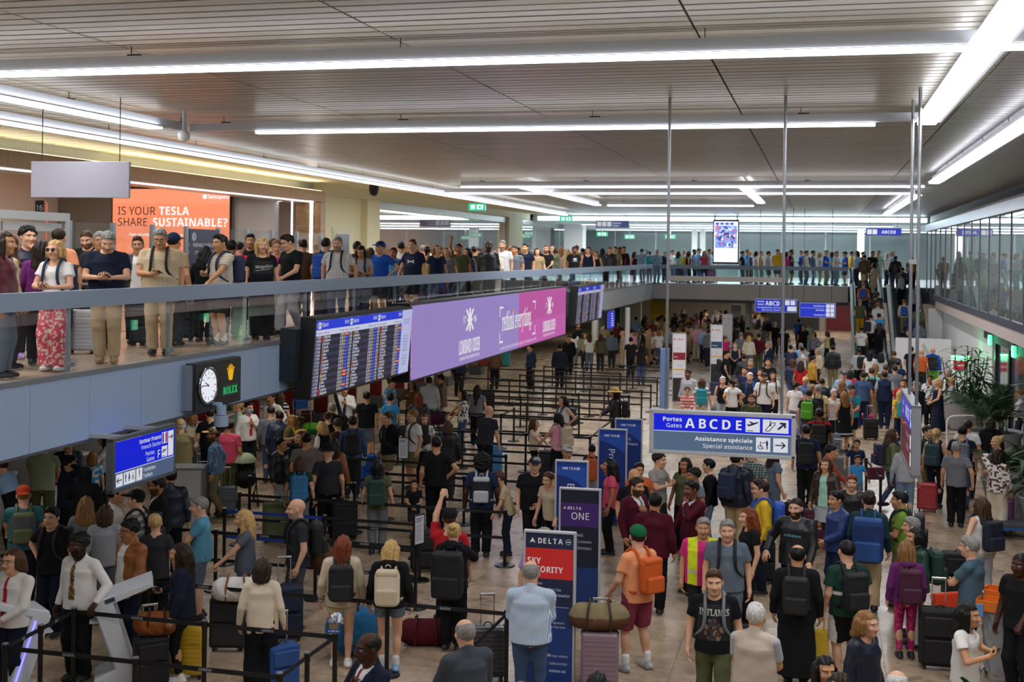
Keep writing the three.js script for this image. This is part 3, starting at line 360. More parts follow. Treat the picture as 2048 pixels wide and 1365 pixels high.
// departures board
{ const cities = 'Belgrade,Catane,Athènes,Lisbonne,Majorque,Porto,Tel Aviv,Vienne,Madrid,Zurich,Paris CDG,Amsterdam,Munich,Bruxelles,Malaga,Nice,Dublin,Oslo,Rome,Alicante,Prague,Londres,Istanbul,Montréal'.split(',');
  const draw = (g, W, H, dim) => { const cw = W * 0.875 / 3; g.fillStyle = '#1a1d33'; g.fillRect(0, 0, W, H); g.fillStyle = '#c9cffb'; g.fillRect(W * 0.875, 0, W * 0.125, H); const rows = 17, y0 = H * 0.2, rh = (H - y0) / rows;
    for (let c = 0; c < 3; c++) { const x = c * cw; g.fillStyle = '#1238ee'; g.fillRect(x, 0, cw - 1, H * 0.12); g.fillStyle = '#dfe3ff'; g.fillRect(x, H * 0.12, cw - 1, H * 0.08); pict(g, x + 8, H * 0.02, 34, H * 0.085); plane(g, x + 26, H * 0.062, 13, '#1d2450'); g.fillStyle = '#fff'; font(g, 30); g.fillText('Départs', x + 50, H * 0.08, 90); g.fillText('09:40', x + cw - 76, H * 0.08, 64); g.fillStyle = '#334'; font(g, 15); g.fillText('Heure Prévu', x + 6, H * 0.175, 60); g.fillText('Destination', x + 84, H * 0.175, 90); g.fillText('Vol Enregistr. Statut', x + cw - 150, H * 0.175, 140);
      for (let r = 0; r < rows; r++) { const y = y0 + r * rh, h = hash2(c, r, 7); g.fillStyle = r & 1 ? '#2b3054' : '#14172a'; g.fillRect(x, y, cw - 2, rh); font(g, 21, 'bold'); g.fillStyle = '#e6e8ff'; const m = 600 + r * 9 + c * 150; g.fillText(`${m / 60 | 0}:${String(m % 60).padStart(2, '0')}`, x + 5, y + rh * 0.78, 44); if (h > 0.86) { g.fillStyle = '#e0303a'; g.fillText('11:20', x + 54, y + rh * 0.78, 30); }
        g.fillStyle = ['#ff7a1e', '#ff7a1e', '#e9edff', '#7fd0ff', '#ff7a1e', '#f4e04a', '#ff4a6a'][h * 7 | 0]; g.fillRect(x + 76, y + 1, 9, rh - 2); g.fillStyle = '#eef0ff'; g.fillText(cities[(r * 3 + c * 5) % 24], x + 92, y + rh * 0.78, 92); g.fillText(`${'EZ LX AF KL'.split(' ')[h * 4 | 0]} ${100 + (h * 880 | 0)}`, x + cw - 128, y + rh * 0.78, 48); g.fillStyle = '#ffe04a'; g.fillText(['17', '60', '50', '73'][h * 4 | 0], x + cw - 76, y + rh * 0.78, 22);
        const red = h > 0.93 || (c === 0 && (r === 11 || r === 12)); g.fillStyle = red ? '#ff2a2a' : '#1b35d8'; g.fillRect(x + cw - 52, y + 2, 48, rh - 4); g.fillStyle = red ? '#fff' : '#9fb0ff'; font(g, 15); g.fillText(red ? 'ANNULÉ' : 'EN LIGNE', x + cw - 49, y + rh * 0.72, 42); } }
    g.fillStyle = '#7a5ad0'; font(g, 18); g.textAlign = 'center'; ['INFORMATION', 'IMPORTANTE'].forEach((s, i) => g.fillText(s, W * 0.937, H * (0.17 + 0.05 * i), W * 0.1)); g.fillStyle = '#333c8c'; font(g, 14); 'En raison de,l affluence aux,contrôles merci,de vous rendre,en porte dès,l enregistrement,,Due to traffic,please proceed,to your gate,after check-in'.split(',').forEach((s, i) => g.fillText(s, W * 0.937, H * (0.42 + 0.045 * i), W * 0.11)); };
  for (const [d0, d1, lab, k] of [[19.35, 24.3, 'large departures board hanging on the gallery front beside the wide LED wall', 0.8], [42.6, 47.7, 'departures board hanging beyond the wide LED wall near the far balcony', 0.62]]) {
    const o = thing('departures_board', lab, 'display', -8.4, 3.52, (d0 + d1) / 2, Math.PI / 2); o.rotation.order = 'YXZ'; o.rotation.x = 0.07; const w = d1 - d0;
    part('casing', boxG(w + 0.1, 1.42, 0.28), mat(0x15171b, 0.5), o, 0, 0, -0.16); part('screen_face', boxG(w, 1.32, 0.03), glowMat(print(1536, 410, draw), k), o, 0, 0, 0); part('bracket', boxG(w * 0.7, 0.9, 0.3), mat(0x1e2a33, 0.6), o, -w * 0.2, 0.05, -0.42); areaLight(-8.33, 3.5, (d0 + d1) / 2, w, 1.2, 0.25, 0x6a7cff, 'right'); } }
// wide LED wall
{ const t = print(2048, 205, (g) => { g.fillStyle = '#a58fd6'; g.fillRect(0, 0, 1200, 205); g.fillStyle = '#d35fb8'; g.fillRect(1200, 0, 848, 205); for (let y = 0; y < 205; y += 4) { g.fillStyle = y < 110 ? '#c2509a' : '#cf68bd'; g.fillRect(1200, y, 848, 1.6); g.fillStyle = '#9a86d0'; g.fillRect(0, y, 1200, 1); }
    const emblem = (x, s) => { g.fillStyle = '#fff'; for (const a of [-0.45, 0, 0.45]) for (const d of [0, Math.PI]) { g.save(); g.translate(x, 66); g.scale(2.4, 1); g.rotate(a + d); g.beginPath(); g.moveTo(-3 * s, 0); g.lineTo(-4 * s, -36 * s); g.lineTo(0, -42 * s); g.lineTo(4 * s, -36 * s); g.lineTo(3 * s, 0); g.fill(); g.restore(); } g.beginPath(); g.ellipse(x, 66, 32 * s, 9 * s, 0, 0, 7); g.fill(); font(g, 30 * s, 'bold', 'serif'); g.textAlign = 'center'; g.fillText('17', x - 62 * s, 74); g.fillText('96', x + 62 * s, 76); font(g, 62 * s, 'bold'); g.save(); g.translate(x, 172); g.scale(1.25, 1.05); g.fillText('LOMBARD ODIER', 0, 0, 200 * s); g.restore(); font(g, 15 * s); g.fillText('LOMBARD ODIER DARIER HENTSCH', x, 190, 240 * s); };
    emblem(560, 0.95); emblem(1720, 0.95); g.fillStyle = '#fff'; g.textAlign = 'left'; font(g, 82, 'bold', 'serif'); g.save(); g.translate(960, 128); g.scale(1.32, 1.1); g.fillText('rethink everything.', 0, 0, 340); g.restore(); g.lineWidth = 7; g.strokeStyle = '#fff'; for (const [x, y, a, b] of [[930, 44, 1, 1], [1466, 40, -1, 1], [930, 166, 1, -1], [1466, 166, -1, -1]]) { g.beginPath(); g.moveTo(x, y + b * 32); g.lineTo(x, y); g.lineTo(x + a * 44, y); g.stroke(); } g.fillStyle = '#ff4a3c'; g.beginPath(); g.ellipse(1100, 62, 12, 7, 0, 0, 7); g.fill(); g.fillStyle = '#f4e6ff'; font(g, 17); g.fillText('La version complète et les informations légales sur lombardodier.com/rethink', 930, 194, 560); });
  const o = thing('led_wall', 'wide lilac and pink LED advertising wall along the gallery front', 'display', -8.42, 3.45, 32.45, Math.PI / 2);
  part('casing', boxG(16.16, 1.68, 0.4), black, o, 0, 0, -0.2); part('screen_face', boxG(16.05, 1.58, 0.03), glowMat(t, 0.85), o, 0, 0, 0.02); areaLight(-8.36, 3.45, 32.45, 16, 1.5, 0.15, 0xc79bee, 'right'); }
{ const o = thing('info_screen', 'small upright blue information screen under the gallery near the far balcony', 'screen', -8.5, 2.64, 50.35, Math.PI / 2); part('casing', boxG(1.8, 0.76, 0.12), dark, o, 0, 0, -0.05); part('bracket', boxG(1.2, 0.06, 0.4), dark, o, 0, 0.35, -0.24); part('screen_face', boxG(1.7, 0.7, 0.03), glowMat(print(128, 56, (g) => { g.fillStyle = '#2a3ed8'; g.fillRect(0, 0, 128, 56); g.fillStyle = '#dde'; for (let k = 0; k < 6; k++) g.fillRect(60, 6 + k * 8, 30 + k * 4, 4); }), 0.8), o, 0, 0, 0.02); }
// far signs
const blueSign = (name, lab, x, y, D, w, h, draw, k = 0.8) => { const o = thing(name, lab, 'sign', x, y, D); part('casing', boxG(w + 0.06, h + 0.06, 0.1), alu, o, 0, 0, -0.02); part('panel', boxG(w, h, 0.05), glowMat(print(256, Math.round(256 * h / w), draw), k), o, 0, 0, 0.03); const up = CEIL - y - h / 2; for (const s of [-0.4, 0.4]) part('hanger', boxG(0.02, +up.toFixed(2), 0.02), wire, o, s * w, h / 2 + up / 2, 0); return o; };
blueSign('gates_direction_sign', 'blue gates sign with letters A to D hanging before the far balcony', -1.94, 3.12, 57, 1.84, 0.56, (g, w, h) => { g.fillStyle = '#1a34d8'; g.fillRect(0, 0, w, h); g.fillStyle = '#fff'; font(g, 15, 'bold'); g.fillText('Portes', 10, 18); g.fillText('Gates', 12, 36); font(g, 40, 'bold'); g.fillText('ABCD', 62, 38, 92); font(g, 14); g.fillText('Enregistrement self-service', 12, 56, 170); g.fillText('Self-service check-in', 40, 72, 140); for (const [x, y] of [[186, 4], [220, 4], [200, 42], [228, 42]]) pict(g, x, y, 28, 30); });
blueSign('baggage_direction_sign', 'plain blue baggage direction sign with white arrows before the far balcony', -0.08, 2.96, 57, 1.55, 0.62, (g, w, h) => { g.fillStyle = '#2a3fe0'; g.fillRect(0, 0, w, h); g.fillStyle = '#eef'; font(g, 16, 'bold'); g.textAlign = 'right'; g.fillText('Assistance', 180, 24); g.fillText('Arrivées', 180, 56); g.fillText('Terminal 2', 184, 92); g.fillRect(6, 34, 170, 2); for (const y of [6, 38, 70]) { pict(g, 190, y, 28, 28); pict(g, 222, y, 28, 28); } });
blueSign('toilets_sign', 'grey-blue toilets sign hanging where the gallery meets the far balcony', -11.1, 7.05, 66, 1.8, 0.34, (g, w, h) => { g.fillStyle = '#4a5a94'; g.fillRect(0, 0, w, h); for (const x of [6, 46, 86]) pict(g, x, 6, 34, 36); g.fillStyle = '#fff'; font(g, 17, 'bold'); g.fillText('Toilettes', 126, 22); g.fillText('Toilets', 126, 42); }, 0.7);
blueSign('gates_header_sign', 'white and blue gates sign above the head of the escalators', 3.2, 6.74, 66, 1.72, 0.34, (g, w, h) => { g.fillStyle = '#3344c8'; g.fillRect(0, 0, w, h); pict(g, 6, 6, 34, 38); pict(g, 46, 6, 34, 38); g.fillStyle = '#fff'; font(g, 34, 'bold'); g.fillText('ABCDE', 112, 38, 128); }, 1);
{ const o = thing('portrait_screen', 'tall bright advertising screen hanging over the far balcony', 'screen', -4.95, 6.15, 66.4); part('casing', boxG(1.4, 2.4, 0.14), black, o, 0, 0, -0.06); part('screen_face', boxG(1.27, 2.2, 0.03), glowMat(print(256, 444, (g) => { g.fillStyle = '#eef3ff'; g.fillRect(0, 0, 256, 444); g.fillStyle = '#7c8fd0'; g.fillRect(10, 46, 236, 246); for (let k = 0; k < 90; k++) { g.fillStyle = ['#41508f', '#aab6ea', '#d9defa', '#5a6fc0', '#c46a86', '#2b3568'][hash2(k, 2, 3) * 6 | 0]; g.beginPath(); g.ellipse(20 + hash2(k, 4, 5) * 210, 60 + hash2(k, 6, 7) * 215, 6 + hash2(k, 8, 9) * 22, 5 + hash2(k, 1, 9) * 14, hash2(k, 3, 3) * 3, 0, 7); g.fill(); } g.fillStyle = '#3f52c0'; for (const x of [14, 64, 118, 170]) g.fillRect(x, 12, 40, 26); }), 1.7), o, 0, 0, 0.02); for (const s of [-0.6, 0.6]) part('hanger', boxG(0.06, 0.4, 0.06), black, o, s, 1.3, 0); }
const exitT = print(128, 64, (g) => { g.fillStyle = '#21c79a'; g.fillRect(0, 0, 128, 64); g.fillStyle = '#effff8'; g.fillRect(16, 12, 34, 40); g.fillRect(62, 12, 50, 40); g.fillStyle = '#21c79a'; g.beginPath(); g.moveTo(72, 32); g.lineTo(92, 18); g.lineTo(92, 46); g.fill(); });
for (const [x, y, D, lab] of [[-13.5, 7.24, 47.2, 'over the glazed shop'], [-13.5, 7.3, 65, 'at the far end of the gallery'], [-13.8, 6.7, 78, 'in the far hall above the shop corner'], [-12.6, 6.6, 82, 'in the far hall next to another one'], [-9.6, 6.6, 80, 'in the far hall beside the white pillar'], [-6.4, 6.5, 88, 'deep in the far hall near slim pillars']]) { const o = thing('exit_sign', 'green and white exit sign ' + lab, 'exit sign', x, y, D); part('sign_face', boxG(0.72, 0.3, 0.06), glowMat(exitT, 1.2), o); { const up = (D > 68 ? 7.25 : CEIL) - y - 0.15; part('mount', boxG(0.04, +up.toFixed(2), 0.04), alu, o, 0, 0.15 + up / 2, 0); } }
// camera domes, speaker
{ const o = thing('camera_dome', 'white security camera dome at the corner of two lamps', 'camera', -9.85, 7.2, 17.4); part('dome', new THREE.SphereGeometry(0.1, 18, 12), white, o, 0, 0, 0); part('collar', cylG(0.03, 0.34), lampGrey, o, 0, 0.23, 0); }
{ const o = thing('camera_dome', 'black security camera dome under the gallery ceiling', 'camera', -14, 7.4, 36.8); part('housing', cylG(0.16, 0.22), dark, o, 0, 0.06, 0); part('dome', new THREE.SphereGeometry(0.14, 16, 12), black, o, 0, -0.08, 0); }
{ const o = thing('hanging_camera', 'grey-blue cylindrical camera housing hanging below the clock box', 'camera', -8.62, 2.9, 16.42); part('housing', cylG(0.07, 0.14, 18), cladding, o, 0, 0.1, 0); part('housing', cylG(0.105, 0.16, 18), cladding, o, 0, -0.06, 0); part('dome', new THREE.SphereGeometry(0.085, 16, 10, 0, 7, Math.PI / 2, Math.PI / 2), black, o, 0, -0.14, 0); part('arm', boxG(0.3, 0.04, 0.06), cladding, o, -0.15, 0.19, 0); }
// airline totems: aluminium edges, printed faces
const delta = (g, x, y, s) => { g.beginPath(); g.moveTo(x, y + s); g.lineTo(x + s * 0.55, y); g.lineTo(x + s * 1.1, y + s); g.lineTo(x + s * 0.55, y + s * 0.72); g.fill(); };
function totem(lab, x, D, w, h, turn, draw) { const o = thing('airline_totem', lab, 'totem', x, 0, D, turn); const t = print(384, Math.round(384 * h / w), draw);
  part('panel', boxG(w - 0.03, h - 0.04, 0.06), printMat(t, 0.45), o, 0, h / 2, 0); for (const s of [-1, 1]) part('edge', rboxG(0.03, h, 0.09, 0.01), alu, o, s * (w / 2 - 0.01), h / 2, 0); part('cap', boxG(w, 0.022, 0.09), alu, o, 0, h - 0.01, 0); part('foot', boxG(w * 0.9, 0.02, 0.4), mat(0x55585c, 0.4, 0.6), o, 0, 0.012, 0); return o; }
totem('tall navy totem with a red priority panel behind the striped shirt', -3.25, 14.9, 0.66, 1.9, 0.04, (g, w, h) => { g.fillStyle = '#232c4d'; g.fillRect(0, 0, w, h); g.fillStyle = '#1f3f86'; g.fillRect(0, h * 0.62, w, h); g.fillStyle = '#22366c'; g.fillRect(0, h * 0.5, w, h * 0.13); g.fillStyle = '#e2302c'; g.fillRect(0, h * 0.105, w, h * 0.205); g.fillStyle = '#fff'; delta(g, 36, 38, 42); font(g, 56, 'bold'); 'DELTA'.split('').forEach((c, i) => g.fillText(c, 98 + i * 40, 80)); g.lineWidth = 4; g.strokeStyle = '#cdd'; g.beginPath(); g.arc(338, 60, 20, 0, 7); g.stroke(); g.fillRect(326, 56, 24, 8); g.fillStyle = '#fff'; font(g, 62, 'bold'); g.fillText('SKY', 18, 232, 126); g.fillText('PRIORITY', 18, 296, 300); font(g, 27); g.fillStyle = '#dfe4f2'; g.fillText('Delta One', 18, 388); g.fillText('Premium Select & First Class', 18, 430, 270); g.fillText('Diamond, Platinum & Gold Medallion', 18, 472, 336); g.fillRect(18, 548, 330, 3); font(g, 22); ['SkyTeam:', 'Platinum Elite', 'Upper Class & Black Signature', 'Upper Class & Flying Club Gold', 'Gold & Platinum'].forEach((s, i) => g.fillText(s, 18, 610 + i * 32, 330)); font(g, 30, 'bold'); g.fillText('KLM', 150, 922); font(g, 24); g.fillText('virgin atlantic', 216, 922, 130); g.fillText('CHINA EASTERN', 200, 980, 140); font(g, 24, 'bold'); g.fillText('KOREAN AIR', 200, 1036, 130); });
totem('navy and purple totem for the first cabin beside a wide walkway', -3.42, 17.75, 0.62, 1.9, 0.05, (g, w, h) => { g.fillStyle = '#1c2337'; g.fillRect(0, 0, w, h); g.fillStyle = '#4a2a78'; g.fillRect(0, h * 0.105, w, h * 0.19); g.fillStyle = '#1d3a78'; g.fillRect(0, h * 0.62, w, h); g.fillStyle = '#fff'; delta(g, 28, 158, 30); font(g, 38, 'bold'); 'DELTA'.split('').forEach((c, i) => g.fillText(c, 70 + i * 28, 188)); font(g, 92); g.fillText('ONE', 106, 280, 220); font(g, 36); g.fillStyle = '#ccd3e6'; g.fillText('WELCOME:', 60, 440, 180); g.fillText('Delta One Customers', 40, 500, 270); g.fillText('360 Members', 110, 560, 200); });
const united = (word, lines) => (g, w, h) => { g.fillStyle = '#16347e'; g.fillRect(0, 0, w, h); g.fillStyle = '#2456b8'; g.beginPath(); g.moveTo(0, h * 0.12); g.quadraticCurveTo(w * 0.6, h * 0.14, w, h * 0.26); g.lineTo(w, 0); g.lineTo(0, 0); g.fill(); g.fillStyle = '#1b43a0'; g.fillRect(0, 0, w, h * 0.05); g.fillStyle = '#fff'; font(g, 40, 'bold'); 'UNITED'.split('').forEach((c, i) => g.fillText(c, 74 + i * 28, 92)); g.fillRect(250, 62, 40, 34); g.strokeStyle = '#16347e'; g.lineWidth = 3; for (let k = 0; k < 4; k++) { g.beginPath(); g.arc(250, 96, 10 + k * 9, -1.57, 0); g.stroke(); } g.fillStyle = '#e6ecff'; if (word) { g.save(); g.translate(140, 250); g.rotate(Math.PI / 2); font(g, 120); g.fillText(word, 0, 0); g.restore(); } font(g, 52); lines.forEach((s, i) => g.fillText(s, 170, 300 + i * 66, 190)); };
totem('bright blue totem with sideways lettering behind the navy totem', -4.02, 20.1, 0.56, 1.9, 0.06, united('Economy', []));
totem('dark blue totem with sideways lettering beside another one', -3.98, 24.0, 0.58, 1.9, 0.06, united('Premier', []));
totem('dark blue totem with upright lettering, hindmost of the blue totems', -3.9, 25.6, 0.58, 1.9, 0.06, united('', ['1K', 'Polaris']));
const swiss = (band, text) => (g, w, h) => { g.fillStyle = '#d9dade'; g.fillRect(0, 0, w, h * 0.66); g.fillStyle = '#26262a'; g.fillRect(0, h * 0.66, w, h); g.fillStyle = '#c8102e'; g.save(); g.transform(1, 0, -0.4, 1, 0, 0); g.fillRect(90, 130, 44, 44); g.restore(); font(g, 62, 'bold'); g.fillText('SWISS', 130, 180, 210); g.fillStyle = '#d85a66'; font(g, 44); g.fillText('Check-in', 40, 430); g.fillStyle = band; g.fillRect(0, h * 0.28, w, h * 0.11); g.fillStyle = '#fff'; font(g, 46, 'bold'); g.fillText(text, 36, h * 0.355); g.fillStyle = '#e2a82e'; g.fillRect(0, h * 0.525, w, h * 0.02); g.fillStyle = '#3a4468'; g.fillRect(150, h * 0.48, 120, 8); g.fillStyle = '#55585f'; g.fillRect(60, h * 0.6, 250, 8); };
totem('white check-in totem with a dark red band before the desks', -5.0, 44.9, 0.5, 2.5, 0.15, swiss('#8c1d33', 'First'));
totem('white check-in totem with a dark blue band before the desks', -4.15, 51.2, 0.5, 2.5, 0.15, swiss('#24466b', 'Business'));
totem('white check-in totem without a band behind the banded ones', -4.4, 60.6, 0.5, 2.5, 0.15, swiss('#e3ded8', ''));
totem('cream check-in totem with a green band below the far balcony', -4.7, 71.5, 0.55, 2.5, 0.15, swiss('#3c5a46', ''));
{ const o = thing('blue_pylon', 'narrow blue translucent pylon among the queue barriers', 'totem', -5.1, 0, 41.4); part('panel', rboxG(0.3, 2.2, 0.16, 0.03), mat(0x6d86b4, 0.2, 0.1), o, 0, 1.1, 0); part('foot', boxG(0.4, 0.03, 0.3), steel, o, 0, 0.015, 0); }
// ---------- people: smooth distance fields meshed by surface nets ----------
const V3 = THREE.Vector3;
class Grid {
  constructor(lo, hi, cell) { this.c = cell; this.o = lo; this.n = [0, 1, 2].map((i) => Math.max(4, Math.ceil((hi[i] - lo[i]) / cell) + 3)); this.f = new Float32Array(this.n[0] * this.n[1] * this.n[2]).fill(0.2); }
  // combine a distance into the field inside its box
  add(bl, bh, k, dist, op = 0) {
    const { c, o, n, f } = this, m = k + 2.5 * c, a = [0, 1, 2].map((i) => Math.max(0, Math.floor((bl[i] - m - o[i]) / c))), b = [0, 1, 2].map((i) => Math.min(n[i] - 1, Math.ceil((bh[i] + m - o[i]) / c)));
    for (let z = a[2]; z <= b[2]; z++) for (let y = a[1]; y <= b[1]; y++) { let q = (z * n[1] + y) * n[0] + a[0]; for (let x = a[0]; x <= b[0]; x++, q++) {
      let d = dist(o[0] + x * c, o[1] + y * c, o[2] + z * c); const e = f[q];
      if (op) { const g = -d, h = Math.max(k - Math.abs(e - g), 0) / k; f[q] = Math.max(e, g) + h * h * k / 4; } else { const h = Math.max(k - Math.abs(e - d), 0) / k; f[q] = Math.min(e, d) - h * h * k / 4; } } }
  }
  mesh() {
    const { c, o, n, f } = this, [nx, ny, nz] = n, sx = 1, sy = nx, sz = nx * ny, id = new Int32Array(f.length).fill(-1), P = [], N = [], I = [];
    const E = [[0, sx], [0, sy], [0, sz], [sx, sx + sy], [sx, sx + sz], [sy, sy + sx], [sy, sy + sz], [sz, sz + sx], [sz, sz + sy], [sx + sy, sx + sy + sz], [sx + sz, sx + sy + sz], [sy + sz, sx + sy + sz]];
    const off = new Map([[0, [0, 0, 0]], [sx, [1, 0, 0]], [sy, [0, 1, 0]], [sz, [0, 0, 1]], [sx + sy, [1, 1, 0]], [sx + sz, [1, 0, 1]], [sy + sz, [0, 1, 1]], [sx + sy + sz, [1, 1, 1]]]);
    const ed = E.map(([a, b]) => [a, b, off.get(a), off.get(b)]);
    for (let z = 0; z < nz - 1; z++) for (let y = 0; y < ny - 1; y++) for (let x = 0; x < nx - 1; x++) {
      const q = z * sz + y * sy + x, s = f[q] < 0;
      if ((f[q + sx] < 0) === s && (f[q + sy] < 0) === s && (f[q + sz] < 0) === s && (f[q + sx + sy] < 0) === s && (f[q + sx + sz] < 0) === s && (f[q + sy + sz] < 0) === s && (f[q + sx + sy + sz] < 0) === s) continue;
      let px = 0, py = 0, pz = 0, k = 0;
      for (const [a, b, A, B] of ed) { const u = f[q + a], v = f[q + b]; if ((u < 0) === (v < 0)) continue; const t = u / (u - v); px += A[0] + t * (B[0] - A[0]); py += A[1] + t * (B[1] - A[1]); pz += A[2] + t * (B[2] - A[2]); k++; }
      px /= k; py /= k; pz /= k; id[q] = P.length / 3; P.push(o[0] + (x + px) * c, o[1] + (y + py) * c, o[2] + (z + pz) * c);
      const L = (a, b, t) => a + (b - a) * t, F = (i) => f[q + i];
      let gx = L(L(F(sx) - F(0), F(sx + sy) - F(sy), py), L(F(sx + sz) - F(sz), F(sx + sy + sz) - F(sy + sz), py), pz), gy = L(L(F(sy) - F(0), F(sx + sy) - F(sx), px), L(F(sy + sz) - F(sz), F(sx + sy + sz) - F(sx + sz), px), pz), gz = L(L(F(sz) - F(0), F(sx + sz) - F(sx), px), L(F(sy + sz) - F(sy), F(sx + sy + sz) - F(sx + sy), px), py);
      const l = Math.hypot(gx, gy, gz) || 1; N.push(gx / l, gy / l, gz / l);
    }
    for (let z = 1; z < nz - 1; z++) for (let y = 1; y < ny - 1; y++) for (let x = 1; x < nx - 1; x++) {
      const q = z * sz + y * sy + x, s = f[q] < 0;
      const quad = (nb, d1, d2, fl) => { if ((f[q + nb] < 0) === s) return; const a = id[q], b = id[q - d1], c2 = id[q - d1 - d2], d = id[q - d2]; if (a < 0 || b < 0 || c2 < 0 || d < 0) return; if (s !== fl) I.push(a, b, c2, a, c2, d); else I.push(a, c2, b, a, d, c2); };
      quad(sx, sy, sz, false); quad(sy, sz, sx, false); quad(sz, sx, sy, false);
    }
    return { P: new Float32Array(P), N: new Float32Array(N), I };
  }
}
// tapered capsule, ellipsoid, elliptic cone section
const RC = (a, b, ra, rb, k = 0.03, cut = 0) => ({ k, lo: [0, 1, 2].map((i) => Math.min(a[i] - ra, b[i] - rb)), hi: [0, 1, 2].map((i) => Math.max(a[i] + ra, b[i] + rb)), d: (() => { const ux = b[0] - a[0], uy = b[1] - a[1], uz = b[2] - a[2], l = ux * ux + uy * uy + uz * uz || 1e-9, il = 1 / Math.sqrt(l); return (x, y, z) => { const px = x - a[0], py = y - a[1], pz = z - a[2], tt = (px * ux + py * uy + pz * uz) / l, t = tt < 0 ? 0 : tt > 1 ? 1 : tt; const e = Math.hypot(px - t * ux, py - t * uy, pz - t * uz) - ra - (rb - ra) * t; return cut ? Math.max(e, (tt - 1) / il) : e; }; })() });
const EL = (c, r, k = 0.03) => ({ k, lo: c.map((v, i) => v - r[i]), hi: c.map((v, i) => v + r[i]), d: (x, y, z) => { const a = (x - c[0]) / r[0], b = (y - c[1]) / r[1], e = (z - c[2]) / r[2], k0 = Math.hypot(a, b, e), k1 = Math.hypot(a / r[0], b / r[1], e / r[2]) || 1e-6; return k0 * (k0 - 1) / k1; } });
const EC = (y0, y1, a0, b0, a1, b1, z0, z1, k = 0.03) => { const ma = Math.max(a0, a1), mb = Math.max(b0, b1); return { k, lo: [-ma, y0, Math.min(z0, z1) - mb], hi: [ma, y1, Math.max(z0, z1) + mb], d: (x, y, z) => { let t = (y - y0) / (y1 - y0); const tc = t < 0 ? 0 : t > 1 ? 1 : t, rx = a0 + (a1 - a0) * tc, rz = b0 + (b1 - b0) * tc, w = z - z0 - (z1 - z0) * tc, q = Math.hypot(x / rx, w / rz), s = q < 1e-6 ? 0 : Math.hypot(x, w) / q; const e = (q - 1) * Math.min(s || rx, 2 * rz), v = Math.max(y0 - y, y - y1); return Math.max(e, v); } }; };
const wob = (x, y, z, s) => Math.sin(x * 17 + s) * Math.sin(y * 13 + s * 1.7 + x * 9) * Math.sin(z * 15 + s * 0.6) + 0.6 * Math.sin(y * 31 + x * 12 + s) * Math.sin(z * 22 + x * 19 - s);
function carve(prims, cell, opts = {}) { // prims: distance pieces, opts.sub: pieces cut away, opts.post(x,y,z,d)
  const lo = [1e9, 1e9, 1e9], hi = [-1e9, -1e9, -1e9]; for (const p of prims) for (let i = 0; i < 3; i++) { lo[i] = Math.min(lo[i], p.lo[i] - 2.5 * cell); hi[i] = Math.max(hi[i], p.hi[i] + 2.5 * cell); }
  const g = new Grid(lo, hi, cell); for (const p of prims) g.add(p.lo, p.hi, Math.max(p.k, 0.004), p.d); for (const p of opts.sub || []) g.add(p.lo, p.hi, Math.max(p.k, 0.004), p.d, 1);
  if (opts.post) { let q = 0; for (let z = 0; z < g.n[2]; z++) for (let y = 0; y < g.n[1]; y++) for (let x = 0; x < g.n[0]; x++, q++) if (g.f[q] < 0.08) g.f[q] = opts.post(lo[0] + x * cell, lo[1] + y * cell, lo[2] + z * cell, g.f[q]); }
  return g.mesh();
}
function toGeo(list) { // list of {P,N,I,C}; joined, vertex-coloured, uv in metres across the figure
  let nv = 0, ni = 0; for (const m of list) { nv += m.P.length / 3; ni += m.I.length; }
  const P = new Float32Array(nv * 3), N = new Float32Array(nv * 3), C = new Float32Array(nv * 3), U = new Float32Array(nv * 2), I = new Uint32Array(ni); let v = 0, j = 0;
  for (const m of list) { P.set(m.P, v * 3); N.set(m.N, v * 3); C.set(m.C, v * 3); for (let i = 0; i < m.I.length; i++) I[j++] = m.I[i] + v; v += m.P.length / 3; }
  for (let i = 0; i < nv; i++) { U[i * 2] = P[i * 3] + P[i * 3 + 2] * 0.5; U[i * 2 + 1] = P[i * 3 + 1]; }
  const g = new THREE.BufferGeometry(); g.setAttribute('position', new THREE.BufferAttribute(P, 3)); g.setAttribute('normal', new THREE.BufferAttribute(N, 3)); g.setAttribute('color', new THREE.BufferAttribute(C, 3)); g.setAttribute('uv', new THREE.BufferAttribute(U, 2)); g.setIndex(new THREE.BufferAttribute(I, 1)); return g;
}
const place = (m, M) => { const P = new Float32Array(m.P.length), N = new Float32Array(m.N.length), v = new V3(), R = new THREE.Matrix3().setFromMatrix4(M), flip = M.determinant() < 0; for (let i = 0; i < P.length; i += 3) { v.set(m.P[i], m.P[i + 1], m.P[i + 2]).applyMatrix4(M).toArray(P, i); v.set(m.N[i], m.N[i + 1], m.N[i + 2]).applyMatrix3(R).normalize().toArray(N, i); } let I = m.I; if (flip) { I = m.I.slice(); for (let i = 0; i < I.length; i += 3) { const t = I[i]; I[i] = I[i + 1]; I[i + 1] = t; } } return { P, N, I }; };
const lin = (hex) => { const c = new THREE.Color(hex); return [c.r, c.g, c.b]; };
const dye = (m, f) => { const C = new Float32Array(m.P.length); for (let i = 0; i < C.length; i += 3) { const c = f(m.P[i], m.P[i + 1], m.P[i + 2], m.N[i], m.N[i + 1], m.N[i + 2]); C[i] = c[0]; C[i + 1] = c[1]; C[i + 2] = c[2]; } m.C = C; return m; };
const solid = (m, c) => dye(m, () => c);
